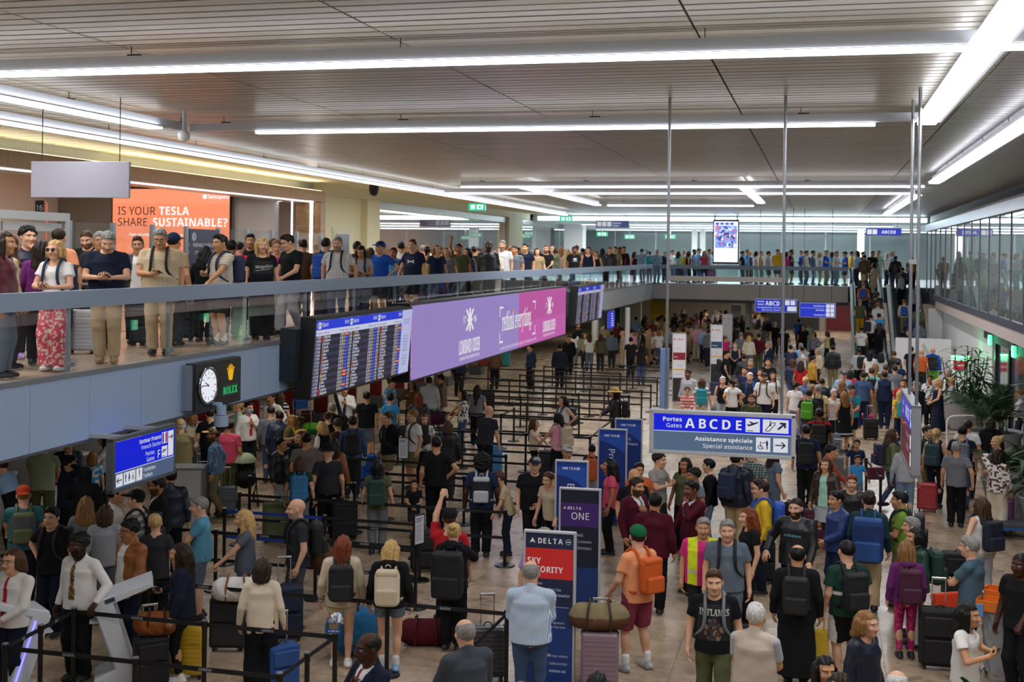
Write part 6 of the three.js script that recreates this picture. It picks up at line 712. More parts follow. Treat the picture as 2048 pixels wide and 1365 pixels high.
[-10.41,0,24.43,-1.87,1.68,'f','dd','s','O:black::white','t:black','bob:y','a'],[-10.24,0,24.91,-2.23,1.68,'f','dd','s','L:brown','t:char','curly:b','a',{glasses:1}],
[-9.81,0,24.67,3.52,1.78,'m','dd','s','S:denim','t:char','short:d','a',{bp:'black'}],[-10.97,0,26.06,3.51,1.66,'f','dd','s','T:black','t:black','bun:b','a'],
[-11.18,0,26.8,3.54,1.76,'m','dd','s','H:black','t:char','short:g','a'],[-11.2,0,29.12,3.51,1.78,'m','dd','s','T:black','s:steel','short:k','b'],
[-12.38,0,30.54,.39,1.78,'m','td','s','S:white:necktie','t:black','short:k','b',{tie:'navy'}],
[-7.57,0,20.27,3.41,1.68,'f','dd','s','T:olive','t:grey','long:k','a',{bp:'dgreen'}],[-9.26,0,25.46,-.7,1.8,'m','bd','s','T:black','s:khaki','short:b','a',{bp:'black'}],
[-10.93,0,30.15,3.45,1.6,'c','dd','s','T:sky','s:char','short:k','a'],[-11.96,0,32.98,1.4,1.72,'f','dd','s','J:sky:tie:white','t:black','bun:b','a'],
[-11.39,0,33.22,-.02,1.66,'f','ys','s','L:brown','t:char','wavy:k','c'],[-10.93,0,33.41,3.42,1.76,'m','dd','s','J:lgrey','t:steel','short:k','b'],
[-10.7,0,33.85,-1.35,1.8,'m','dd','s','J:brown','j:ldenim','short:d','b'],[-10.1,0,30.03,3.43,1.7,'f','dd','s','J:char','t:char','long:r','a'],
[-8.86,0,25.97,-.72,1.8,'m','dd','s','T:white','s:khaki','curly:l','a',{glasses:1,bp:'black'}],
[-8.77,0,26.48,.41,1.66,'f','dd','s','T:white:print:grey','t:black','bob:r','a'],[-9.26,0,31.27,-1.02,1.68,'f','kk','s','T:white:print:navy','j:denim','wavy:k','b'],
[-9.25,0,32.58,3.38,1.68,'f','dd','s','T:grey','t:black','verylong:d','a'],[-7.55,0,27.3,2.89,1.8,'m','gd','s','T:char','j:dnavy','bald:g','a',{lean:.25}],
[-7.82,0,25.23,3.41,1.72,'f','dd','s','J:black','t:char','bob:b','a',{bp:'black'}],[-7.11,0,22.23,3.42,1.82,'m','dh','s','T:black','t:black','short:k','b'],
[-7.34,0,21.61,.33,1.08,'c','yy','s','T:black','s:char','short:d','b'],[-5.75,0,20.63,3.38,1.8,'m','dd','s','T:navy','t:black','afro:k','e',{bp:'black',bp2:'lgrey'}],
[-5.31,0,20.87,-1.32,1.5,'c','gd','s','T:beige','t:navy','short:b','a',{lean:.3}],
[-4.82,0,20.76,.23,1.8,'m','yd','s','P:black','t:black','short:g','a',{hat:'cap:ink',girth:1.18,glasses:1}],
[-4.41,0,20.4,-.4,1.66,'f','gd','s','T:oat','t:black','short:b','a',{glasses:1,lean:.2}],[-6.57,0,28.14,1.54,1.42,'c','kk','s','T:cream','f:black','verylong:b','a'],
[-6.35,0,30.56,-.84,1.72,'f','hd','s','K:white','w:pink','bob:k','a',{bp:'char'}],[-5.83,0,27.5,-2.06,1.7,'f','kk','s','T:pink','t:black','verylong:k','b',{bp:'oat'}],
[-5.37,0,32.82,-1.41,1.7,'f','kk','s','J:black','t:black','long:k','b',{hat:'straw:straw',bp:'black'}],
[-4.65,0,22.71,.55,1.72,'m','dd','s','T:char','t:black','short:g','b',{hat:'cap:lgrey',glasses:1}],
[-4.66,0,25.41,3.24,1.3,'c','dd','s','T:navy','t:lgrey','short:k','b',{bp:'orange'}],'tot',[-3.58,0,21.49,-1.41,1.72,'f','de','s','T:rose','t:black','wavy:k','c'],
[-3.08,0,21.5,.32,1.68,'f','dd','s','T:orange','t:char','short:k','b',{glasses:1}],[-2.99,0,20.27,.58,1.78,'m','dd','s','T:black','t:black','bald:g','b'],
[-2.82,0,19.25,1.02,1.82,'m','td','s','B:maroon:suit:white','t:black','short:d','b',{beard:.9,tie:'grey'}],
[-2.36,0,18.15,3.13,1.8,'m','dd','s','B:maroon','t:black','short:k','b'],[-1.91,0,19.39,-.86,1.8,'m','cg','s','B:maroon:suit:white','t:black','short:k','d'],
[-2.83,0,22.15,1.26,1.76,'m','qq','s','T:ash','s:char','curly:d','a'],[-2.33,0,22.17,-.33,1.7,'f','dd','s','T:olive','t:black','wavy:k','c'],
[-2.06,0,21.22,-.95,1.68,'f','dd','s','T:grey','t:char','curly:k','c'],[-1.9,0,22.41,-1.57,1.66,'f','dd','s','L:black','j:ldenim','short:k','a'],
[-1.44,0,22.2,2.68,1.84,'m','dd','s','J:dnavy','t:beige','short:d','a',{bp:'navy'}],[-1.41,0,22.7,3.03,1.78,'m','dd','w','T:char','t:lgrey','short:d','a'],
[-1.2,0,23.15,3.02,1.78,'m','dd','v','P:dgreen:plaid:lgrey','t:steel','short:g','a'],[-.82,0,23.97,2.13,1.7,'f','dd','w','T:steel','t:steel','long:d','a'],
[-3.95,0,38.18,-.42,1.8,'m','dd','s','S:lgrey','t:black','short:k','d'],[-3.74,0,35.88,.1,1.5,'f','yy','s','L:cream:stripe:rose','t:char','curly:b','a',{glasses:1}],
[-3.39,0,36.68,3.2,1.7,'f','dd','s','T:white:print:purple','t:cream','bob:b','a',{bp:'teal'}],[-2.84,0,37.58,.08,1.68,'f','dd','s','V:black','t:lgrey','short:w','a'],
[-2.53,0,37.07,-2.55,1.68,'f','hh','s','T:white','t:black','pony:k','b'],
[-1.59,0,37.51,-.17,1.84,'m','dg','s','T:white','t:dnavy','short:b','a',{hat:'cap:black',beard:.7,bp:'dgreen'}],
[-1.71,0,32.64,.05,1.72,'m','dd','s','T:olive','t:char','short:b','a',{beard:.9}],
[-2.05,0,38.1,.05,1.78,'m','dd','s','P:char','t:char','short:w','a',{bp:'blue',girth:1.15}],
[-2.54,0,38.05,.07,1.68,'f','dd','s','T:char','t:char','bob:g','a',{hat:'cap:char'}],[-2.34,0,40.49,-.29,1.74,'m','dd','s','T:navy','t:black','short:d','b'],
[-1.84,0,40.4,-.3,1.7,'f','cd','s','T:navy','t:black','long:d','b'],[-2.31,0,43.12,.05,1.78,'m','dd','s','P:navy','t:navy','short:g','b'],
[-1.72,0,43.33,.04,1.8,'m','dd','s','T:black','t:black','short:k','b'],[-1.42,0,39.42,.21,1.7,'f','dd','s','T:white','t:black','long:k','b',{bp:'black'}],
[-3.42,0,46.59,1.73,1.78,'m','dd','s','T:black','t:black','short:k','b',{bp:'black',hat:'cap:black'}],
[-3.45,0,52.17,.07,1.72,'f','yy','s','V:navy','t:black','short:l','a',{mask:'white'}],[-2.69,0,45.73,3.03,1.72,'m','dd','s','J:black','t:black','short:k','b'],
[-3.12,0,56.69,3.02,1.72,'f','dd','s','J:cream','t:grey','bob:y','a'],[-3.55,0,57.77,3.17,1.78,'m','dd','s','T:grey','t:char','short:g','a'],
[-2.69,0,57.09,3.15,1.8,'m','dd','s','L:maroon','t:olive','short:k','b'],[-2.06,0,52.23,-1.01,1.78,'m','dd','s','B:ink:suit:white','t:black','short:g','b'],
[-2.32,0,67.79,2.83,1.78,'m','dd','s','T:black','t:char','short:w','a'],[-1.72,0,62.88,3.13,1.8,'m','dd','s','T:black','t:black','short:k','c'],
[-4.29,0,58.04,3.04,1.6,'f','dd','s','T:hotpink','t:navy','bun:l','a'],[-4.18,0,64.6,3.17,1.74,'m','dd','s','J:black','t:black','short:k','b'],
[-3.55,0,63.51,3.02,1.74,'m','dd','s','T:brown','t:black','short:k','c'],'walk',[-.8,0,65.67,.01,1.8,'m','dd','w','T:black','t:black','short:k','b'],
[-.52,0,69.32,.01,1.72,'f','dd','w','D:mint','l:mint','bun:k','a'],[-1.15,0,71.68,2.98,1.78,'m','dd','w','T:blue','t:black','short:k','a',{bp:'blue'}],
[-.24,0,61.46,-.52,1.7,'f','wd','s','J:grey','t:black','bob:d','b'],[.41,0,62.18,-1.75,1.7,'f','kd','s','T:cream2','t:black','bob:b','b',{bp:'black'}],
[-.72,0,51.91,3.12,1.78,'m','dd','s','P:lblue','t:steel','short:g','a'],[-.64,0,51.02,1.76,1.68,'f','dd','s','T:white','t:lgrey','bun:k','b'],
[-1.11,0,50.84,3.13,1.76,'m','dd','s','T:navy','t:char','short:d','a',{bp:'navy'}],[-.9,0,44.9,2.81,1.7,'f','dd','s','J:navy','t:denim','long:b','a'],
[-.61,0,44.39,2.98,1.68,'f','dd','s','T:red','t:black','wavy:d','b'],[-.22,0,46.32,1.92,1.7,'m','dd','s','J:mustard','t:black','short:k','b'],
[-.03,0,50.46,-1.05,1.7,'f','dd','s','L:oat','t:black','bob:g','b'],[.56,0,50.73,3.1,1.8,'m','dd','s','J:ink','t:khaki','short:k','a',{bp:'black'}],
[-.66,0,36.89,2.81,1.68,'f','dd','s','T:white','j:ldenim','pony:d','a'],[-.25,0,34.26,2.97,1.74,'m','dd','s','T:char','t:denim','short:d','a',{bp:'lime'}],
[-0,0,35.15,3.11,1.78,'m','dd','s','T:cream2','t:black','short:g','a',{bp:'black'}],[.42,0,35.41,.42,1.66,'f','yd','s','T:white','t:navy','short:w','a'],
[.7,0,34.47,-2.64,1.7,'f','yd','s','V:black','d:black:hem:white','long:l','a'],
[.91,0,35.52,-.37,1.78,'m','ys','s','T:teal','s:black','short:d','a',{hat:'cap:char',bp:'red'}],
[.03,0,29.48,3.11,1.8,'m','dd','s','T:black:shoulders:red','t:char','short:k','d',{bp:'black'}],
[-.23,0,26.66,3.12,1.78,'m','dd','s','T:navy','t:black','short:k','b',{bp:'black'}],
[.77,0,39.77,-.02,1.78,'m','dd','s','T:lblue','t:navy','short:g','a',{hat:'cap:char'}],[.69,0,37.66,3.09,1.7,'f','dd','s','T:navy','t:char','long:l','a'],
[.09,0,37.43,3.1,1.76,'m','dd','s','T:char','t:char','buzz:d','b',{bp:'navy'}],[-.38,0,37.76,2.98,1.74,'f','dd','s','J:denim','t:char','short:y','a'],
[-.15,0,35.83,3.11,1.72,'m','dd','s','T:rose','t:char','short:l','a',{bp:'char'}],[1.36,0,39.66,3.07,1.78,'m','dd','s','P:denim','t:navy','buzz:d','b'],
[1.69,0,41.21,3.07,1.78,'m','dd','s','T:aqua','t:khaki','short:b','a',{bp:'black'}],[2.03,0,39.88,3.06,1.8,'m','dd','s','O:navy::lgrey','t:navy','short:d','b'],
[2.48,0,42.46,3.05,1.78,'m','dd','s','T:grey','t:char','short:d','a'],[2.47,0,38.05,-.06,1.76,'m','dd','s','P:red','t:char','short:k','b'],
[2.31,0,36.88,-2.86,1.52,'c','bd','s','T:yellow','t:navy','long:y','a',{bp:'teal'}],[2.79,0,37.03,-2.52,1.8,'m','yy','s','B:ink','t:khaki','short:g','a'],
[3.45,0,40.76,-.08,1.66,'f','yy','s','L:white:print:navy','t:black','short:d','c',{glasses:1}],
[3.57,0,39.25,-1.31,1.7,'f','yy','s','V:ink','l:ink','bob:y','a',{girth:1.12}],[4.17,0,42.25,-1.06,1.76,'m','yy','s','J:black:open:white','t:black','short:w','a'],
[4.1,0,40.6,-1.67,1.62,'f','yy','s','L:lgrey','t:char','curly:y','a'],[4.42,0,51.04,3.02,1.82,'m','dd','s','H:blue','s:lime','bald:g','a',{bp:'black',bps:1.1}],
[3.97,0,50.83,2.71,1.76,'m','dd','s','T:orange','t:char','bald:g','a'],[2.85,0,49.57,3.05,1.74,'m','dd','s','J:black','t:black','short:b','a',{bp:'black'}],
[2.73,0,45.06,3.05,1.74,'m','dd','s','T:navy','t:char','short:d','a'],[2.36,0,49.37,3.06,1.7,'f','dd','s','T:lgrey','t:black','wavy:k','b'],
[1.57,0,50.61,-2.82,1.74,'m','gd','s','L:lgrey','t:black','short:k','d',{bp:'black'}],[1.02,0,41.54,2.94,1.66,'f','dd','s','J:red','t:black','bob:k','b'],
[3.68,0,52.1,3.04,1.76,'m','dd','s','T:black','t:black','short:d','a'],[2.22,0,43.24,3.06,1.72,'m','dd','s','T:olive','t:char','short:b','a'],
[1.92,0,43.95,2.75,1.7,'f','dd','s','L:oat','t:char','long:l','a'],[1.96,0,49.71,2.93,1.7,'f','dd','s','T:white','t:black','long:k','b'],'wait',
[1.53,0,27.17,1.86,1.72,'f','gd','v','J:moss','j:denim','wavy:b','a',{bp:'navy',shoe:'black'}],[.85,0,28.24,-.03,1.28,'c','dw','s','T:navy','t:navy','short:k','b'],
[.83,0,27,.32,1.12,'c','wd','s','T:sky','s:steel','short:k','b'],[1.74,0,25.84,3.04,1.7,'f','dd','s','L:lgrey','j:ldenim','bob:d','a'],
[2.32,0,28.07,.96,1.7,'m','yd','s','J:dgreen','t:khaki','short:d','a'],[2.47,0,27.58,2.79,1.72,'f','dd','s','V:black','j:ink','pony:y','a',{bp:'dteal'}],
[3.01,0,27.57,3,1.8,'m','dd','s','T:ink','j:denim','short:k','a',{bp:'steel'}],[3.26,0,28.86,2.85,1.76,'m','dd','s','T:white','t:navy','short:d','b'],
[2.71,0,25.76,3,1.7,'m','db','s','T:grey','t:black','short:g','b'],[3.9,0,30.08,2.98,1.7,'f','dd','s','H:black','t:khaki:print:olive','verylong:d','a'],
[3.66,0,27.14,-1.18,1.68,'f','yd','s','T:black','t:char','bun:y','a'],[3.42,0,25.42,2.66,1.66,'f','ed','s','L:white:print:brown','w:cream','bob:d','b'],
[5.52,0,36.63,-1.72,1.72,'f','yy','s','L:white','t:char','short:l','a'],[.13,0,24.01,1.74,1.8,'m','kg','s','J:rust','j:denim','buzz:k','b',{lean:.15}],
[.16,0,23.1,-.36,1.68,'f','gd','s','J:dbrown:open:mint','k:lgrey','long:b','a'],[.57,0,21.33,-.03,1.7,'f','dd','s','J:black','t:black','short:r','a'],
[.32,0,19.47,-1.06,1.76,'m','yd','s','J:dblue','t:navy','short:k','b'],
[.77,0,19.26,3.07,1.8,'m','dd','s','S:dteal','t:beige','quiff:d','a',{bp:'dblue',bps:1.45,bp2:'dblue2'}],
[-.84,0,19.74,-1.44,1.8,'m','dd','s','L:yellow','t:ink','quiff:d','a',{glasses:1,bp:'blue'}],
[-.29,0,18.27,-.33,1.84,'m','gw','s','J:black:open:char','t:black','buzz:d','a',{beard:.95,decal:'adi'}],
[-.94,0,17.93,-1.17,1.72,'f','dg','s','T:black','t:black','wavy:r','a'],[-1.16,0,16.5,.07,1.84,'m','dd','v','P:steel','t:steel','short:g','a',{bp:'black',girth:1.05}],
[-1.52,0,16.89,.09,1.76,'m','dd','w','P:hotpink:vest:hivis','t:char','short:g','b',{girth:1.18}],
[-.23,0,15.62,3.12,1.76,'m','dd','s','C:black','t:black','receding:k','b',{bp:'black'}],
[.38,0,15.89,-2.73,1.8,'m','dd','s','T:dgreen:band:white','s:black:side:white','buzz:k','a',{bp:'black'}],
[1.27,0,19.6,-1.67,1.78,'m','py','s','P:grass','t:khaki','short:k','b',{bp:'black'}],[1.34,0,18.12,-1.56,1.7,'f','dd','s','L:white','t:navy','short:g','a'],
[1.35,0,17.62,-1.3,1.66,'f','dd','s','J:dgreen','t:white','bob:k','b',{bp:'dgreen'}],
[1.18,0,17.1,-2.95,1.54,'c','dd','s','H:purple','f:magenta:dots:rose','long:l','a',{bp:'plum'}],[1.96,0,16.7,-2.04,1.78,'m','xx','s','T:slate','t:ink','short:g','a'],
[2.46,0,19.8,-2.57,1.74,'f','hd','s','V:white','w:lgrey','long:b','a',{bp:'dnavy',shoe:'white'}],[2.44,0,15.89,-.68,1.8,'m','kd','s','P:black','t:black','buzz:k','e'],
[-1.12,0,13.99,.08,1.8,'m','dd','w','T:black','t:olive','quiff:b','a',{bp:'grey',decal:'flames'}],
[-.6,0,12.84,2.93,1.76,'m','yy','s','O:stone::lgrey','t:tan','short:w','b'],[.5,0,13.18,1.01,1.7,'f','dd','s','J:dnavy','t:black','bob:l','a'],
[.09,0,11.71,.34,1.66,'f','dd','s','T:black','t:black','long:k','b'],[.21,0,11.22,-.02,1.68,'f','dd','s','T:char','t:char','long:d','a'],
[.71,0,11.24,2.9,1.72,'m','dd','s','T:lgrey','t:grey','receding:w','a'],[1.58,0,13.95,1.2,1.66,'f','qq','s','P:white','t:dgreen','wavy:k','b',{phones:1}],
[-1.86,0,10.58,3.14,1.68,'f','dd','s','T:char','t:char','bob:k','a'],
[-2.24,0,15.63,-2.3,1.86,'m','gd','a','T:peach','s:wine','short:d','a',{hat:'cap:kelly',bp:'pumpkin',shoe:'lgrey',sock:'white',look:[-.5,0]}],'front',
[-9.23,0,12.49,-.15,1.8,'m','yy','s','S:white:necktie','t:ink','bob:b','a',{tie:'red',glasses:1}],
[-8.89,0,13.31,-.11,1.82,'m','wd','s','S:white:necktie','t:black','curly:k','e',{tie:'ink',tie2:'mustard',glasses:1,beard:.8}],
[-8.81,0,14.32,-.41,1.78,'m','gh','s','J:cognac:open:white','t:ink','curly:k','c',{glasses:1}],
[-7.65,0,13.62,-1.32,1.72,'f','dp','s','B:ink','f:black','verylong:d','b',{shoe:'white',phones:1}],
[-10.27,0,14.71,.09,1.78,'m','dh','s','T:black','t:ink','quiff:k','a',{bp:'black'}],[-9.9,0,15.4,3.68,1.7,'f','dd','s','L:lgrey','t:steel','bob:b','a'],
[-10.55,0,15.91,3.69,1.68,'f','dd','s','T:grey','t:black','wavy:l','a'],[-10.38,0,16.38,2.14,1.76,'m','dd','s','S:white:necktie','t:black','short:k','b',{tie:'red'}],
[-8.87,0,15.04,3.64,1.7,'f','dd','s','T:char','t:black','short:y','a'],
[-10.02,0,17.07,-.95,1.8,'m','yd','s','B:black:suit:white','t:black','short:k','c',{beard:.8,glasses:1}],
[-10.25,0,17.81,3.63,1.78,'m','dd','s','J:ink','t:black','short:k','b'],
[-9.84,0,16.17,-1.37,1.76,'m','dd','s','T:taupe:stripe:lgrey','t:black','short:d','a',{hat:'cap:black',bp:'black'}],
[-8.67,0,15.95,-1.16,1.78,'m','xx','s','T:cerulean','s:steel','short:g','a'],
[-7.16,0,15.98,-1.01,1.84,'m','dd','s','T:char','s:gunmetal','bald:g','a',{beard:.6,bp:'black',shoe:'dbrown'}],
[-7.84,0,15.71,-1.14,1.7,'f','kd','s','T:slate2','j:denim','verylong:y','a'],[-6.53,0,13.52,3.5,1.64,'f','dd','s','L:cream','w:black','bob:d','a'],
[-5.95,0,14.66,3.49,1.7,'f','dd','s','J:oat','m:oat','long:r','a',{shoe:'white',bp:'black',sole:'white'}],
[-5.3,0,14.69,3.35,1.68,'f','dd','s','H:black','m:steel','bob:y','a',{shoe:'lblue',sock:'white',bp:'cream',bp2:'oat'}],
[-4.96,0,16.14,3.18,1.8,'m','ud','s','T:red','t:black','short:b','a',{hat:'cap:black'}],
[-4.76,0,15.69,3.17,1.72,'f','dr','s','H:black','t:black','bun:y','a',{bp:'black',bps:1.35}],
[-4.07,0,10.77,-.69,1.78,'m','tt','s','B:ink:suit:white','t:ink','receding:k','e',{glasses:1}],
[-3.31,0,11.4,-2.42,1.78,'m','pp','s','B:gunmetal','t:gunmetal','receding:g','a'],
[-3.19,0,13.62,3.34,1.82,'m','yy','s','S:lblue:pin:white','j:denim','receding:g','a',{girth:1.12}],[-3.49,0,15.54,.4,1.78,'m','gd','s','T:lilac','t:char','short:g','a'],
'check',[-8.3,0,59.84,3.1,1.74,'m','dd','s','T:lblue','t:navy','short:k','b'],[-7.59,0,59.18,3.23,1.7,'f','dd','s','T:white','j:denim','bob:l','a'],
[-7.34,0,61.38,-.23,1.78,'m','dd','s','S:lgrey','t:khaki','short:d','a'],[-6.06,0,62.11,3.2,1.8,'m','dd','s','T:pink','t:cream','short:g','a',{bp:'black'}],
[-5.6,0,61.33,3.2,1.78,'m','dd','s','S:lblue','t:navy','short:g','a'],[-5.21,0,59.38,2.71,1.78,'m','dd','s','H:grey','t:char','short:b','a'],
[-7.34,0,72.23,.1,1.68,'f','dd','s','T:pink','t:navy','long:k','b'],[-6.57,0,74.11,2.88,1.76,'m','dd','s','S:lilac','t:navy','short:w','a'],
[-6.57,0,80.26,3.19,1.8,'m','dd','s','H:lgrey','t:char','short:g','a',{hat:'beanie:lgrey'}],[-8.32,0,74.02,.46,1.72,'m','dd','s','T:lgrey','t:char','short:g','a'],
[-7.3,0,66.27,3.22,1.7,'f','dd','s','T:tan','t:char','long:l','a'],[-7.01,0,67.08,3.21,1.72,'f','dd','s','T:brown','t:char','long:r','a'],
[-6.22,0,65.42,2.89,1.72,'f','dd','s','L:teal','t:char','long:l','a'],[-12.28,0,62.49,.54,1.74,'m','dd','s','T:black','t:black','short:k','b'],
[-11.43,0,57.33,2.99,1.7,'f','dd','s','T:white','t:steel','wavy:k','b'],[-10.63,0,55.73,.54,1.7,'f','dd','s','L:sage','t:char','long:b','a'],
[-10.23,0,54.86,3.29,1.72,'f','dd','s','T:white','t:steel','long:b','a'],[-9.74,0,54.99,3.28,1.7,'f','dd','s','J:olive','t:char','long:b','a'],
[-11.14,0,64.2,2.79,1.76,'m','dd','s','L:khaki','t:char','short:d','a'],[-9.5,0,56.71,3.27,1.72,'m','dd','s','J:steel','t:char','short:k','b'],
[-9.03,0,57.06,-1.59,1.76,'m','dd','s','P:oat','t:beige','bald:g','a'],[-10.36,0,70.2,3.11,1.76,'m','dd','s','T:lblue','t:black','short:k','b'],
[-7.94,0,52.44,3.26,1.76,'m','dd','s','T:black','t:black','short:k','b',{bp:'black'}],[-7.08,0,49.62,3.11,1.68,'f','dd','s','T:black','t:denim','long:k','c'],
[-9.09,0,68.18,3.24,1.72,'m','dd','s','T:rust','t:char','short:k','b'],[-8.96,0,71.36,.3,1.74,'m','dd','s','T:white','t:navy','short:d','a'],
[-10.52,0,64.9,.34,1.74,'m','dd','s','T:maroon','t:black','short:k','d'],[-10.72,0,52.52,.38,1.76,'m','dd','s','J:black','t:black','short:k','b'],
[-9.94,0,46.94,3.32,1.78,'m','dd','s','J:ink','t:black','short:k','b'],[-11.07,0,46.72,-.81,1.76,'m','dd','s','J:navy','t:black','short:k','b'],
[-12.39,0,46.13,3.23,1.76,'m','dd','s','J:brown','t:black','short:d','b'],[-13.06,0,43.46,.64,1.74,'m','dd','s','J:ink','t:black','short:d','c'],
[-8.01,0,64.9,3.09,1.7,'f','dd','s','T:mustard','t:char','bob:y','a'],[-5.5,0,70.05,3.19,1.72,'m','dd','s','T:navy','t:char','short:k','b'],
[-10.19,0,72.79,2.76,1.7,'f','dd','s','L:beige','t:char','long:l','a'],
];
const cn = (c) => CNAME[c] || c, words16 = (t) => t.split(/\s+/).filter(Boolean).slice(0, 16).join(' ');
const crowd = [], made = [];
const POSE1 = { c: 'hand at chin', e: 'hand raised to the ear', h: 'hand on hip', u: 'one arm raised', s: 'hand on a strap', g: 'gripping a handle', t: 'hand on chest', w: 'one arm held out', b: 'pulling a handle', r: 'reaching out', o: 'hand on head', q: 'holding a phone', p: 'holding a phone', y: 'hands held in front' };
{ let sec = '', id = 0;
  for (const e of PEOPLE) { if (typeof e === 'string') { sec = e; continue; }
    const [x, y, D, turn, h, sex, arms, legs, top, low, hair, skin, m = {}] = e, t = top.split(':'), l = low.split(':'), hr = hair.split(':'), zc = D * 0.969 - x * 0.2467, place = PLACES[sec], hat = m.hat?.split(':');
    const dyeOf = (a) => [a[0], PAL[a[1]], ...(a[2] !== undefined ? [a[2]] : []), ...(a[3] ? [PAL[a[3]]] : [])];
    const tn = t[2] === 'vest' ? `yellow safety vest over ${cn(t[1])} ${TOPN[t[0]]}` : `${cn(t[1])} ${PATN[t[2]] || ''} ${TOPN[t[0]]}`, who = sex === 'c' ? 'child' : 'person';
    let label = `${who} in ${tn}` + ('CRD'.includes(t[0]) ? '' : ` and ${cn(l[1])} ${LOWN[l[0]]}`);
    if (hat) label += ` with ${cn(hat[1])} ${HATN[hat[0]]}`; else if (m.bp && label.split(/\s+/).length < 9) label += ' carrying a backpack'; else { const pose = POSEN[arms] || [...arms].map((c) => POSE1[c]).find(Boolean); if (m.mask) label += ' wearing a face mask'; else if (m.tie) label += ' with a tie'; else if (pose) label += ' ' + pose; else if (m.glasses) label += ' wearing glasses'; }
    const o = { x, y, D, turn, h, sex, arms, legs, lod: zc < 24.5 ? 0 : zc < 42 ? 1 : 2, top: dyeOf(t), low: dyeOf(l), hair: [hr[0], HAIR[hr[1]] ?? PAL[hr[1]]], skin: SKIN[skin], label: words16(label + ' ' + place), group: GROUPS[sec], id: ++id, ...m, hat: hat && [hat[0], PAL[hat[1]]] };
    for (const k of ['shoe', 'sock', 'mask', 'tie', 'tie2', 'sole']) if (m[k]) o[k] = PAL[m[k]];
    if (sec === 'check') { crowd.push(o); continue; }
    made.push([o, tn, label, place, who, m]);
  } }
{ const count = {}; for (const [o] of made) count[o.label] = (count[o.label] || 0) + 1;
  for (const [o, tn, label, place, who, m] of made) { let by = place;
    if (count[o.label] > 1) { const near = made.filter((e) => e[1] !== tn && Math.abs(e[0].y - o.y) < 1).sort((a, b) => Math.hypot(a[0].x - o.x, a[0].D - o.D) - Math.hypot(b[0].x - o.x, b[0].D - o.D))[0]; by = 'next to the ' + near[1]; o.label = words16(label.split(/\s+/).slice(0, 9).join(' ') + ' ' + by + ' ' + place); }
    person(o);
    if (m.bp) backpack(o, PAL[m.bp], PAL[m.bp2 || m.bp], words16(`${cn(m.bp)} backpack worn by the ${who} in ${tn} ${by}`), m.bps || 1, 'backpacks worn by travellers'); } }
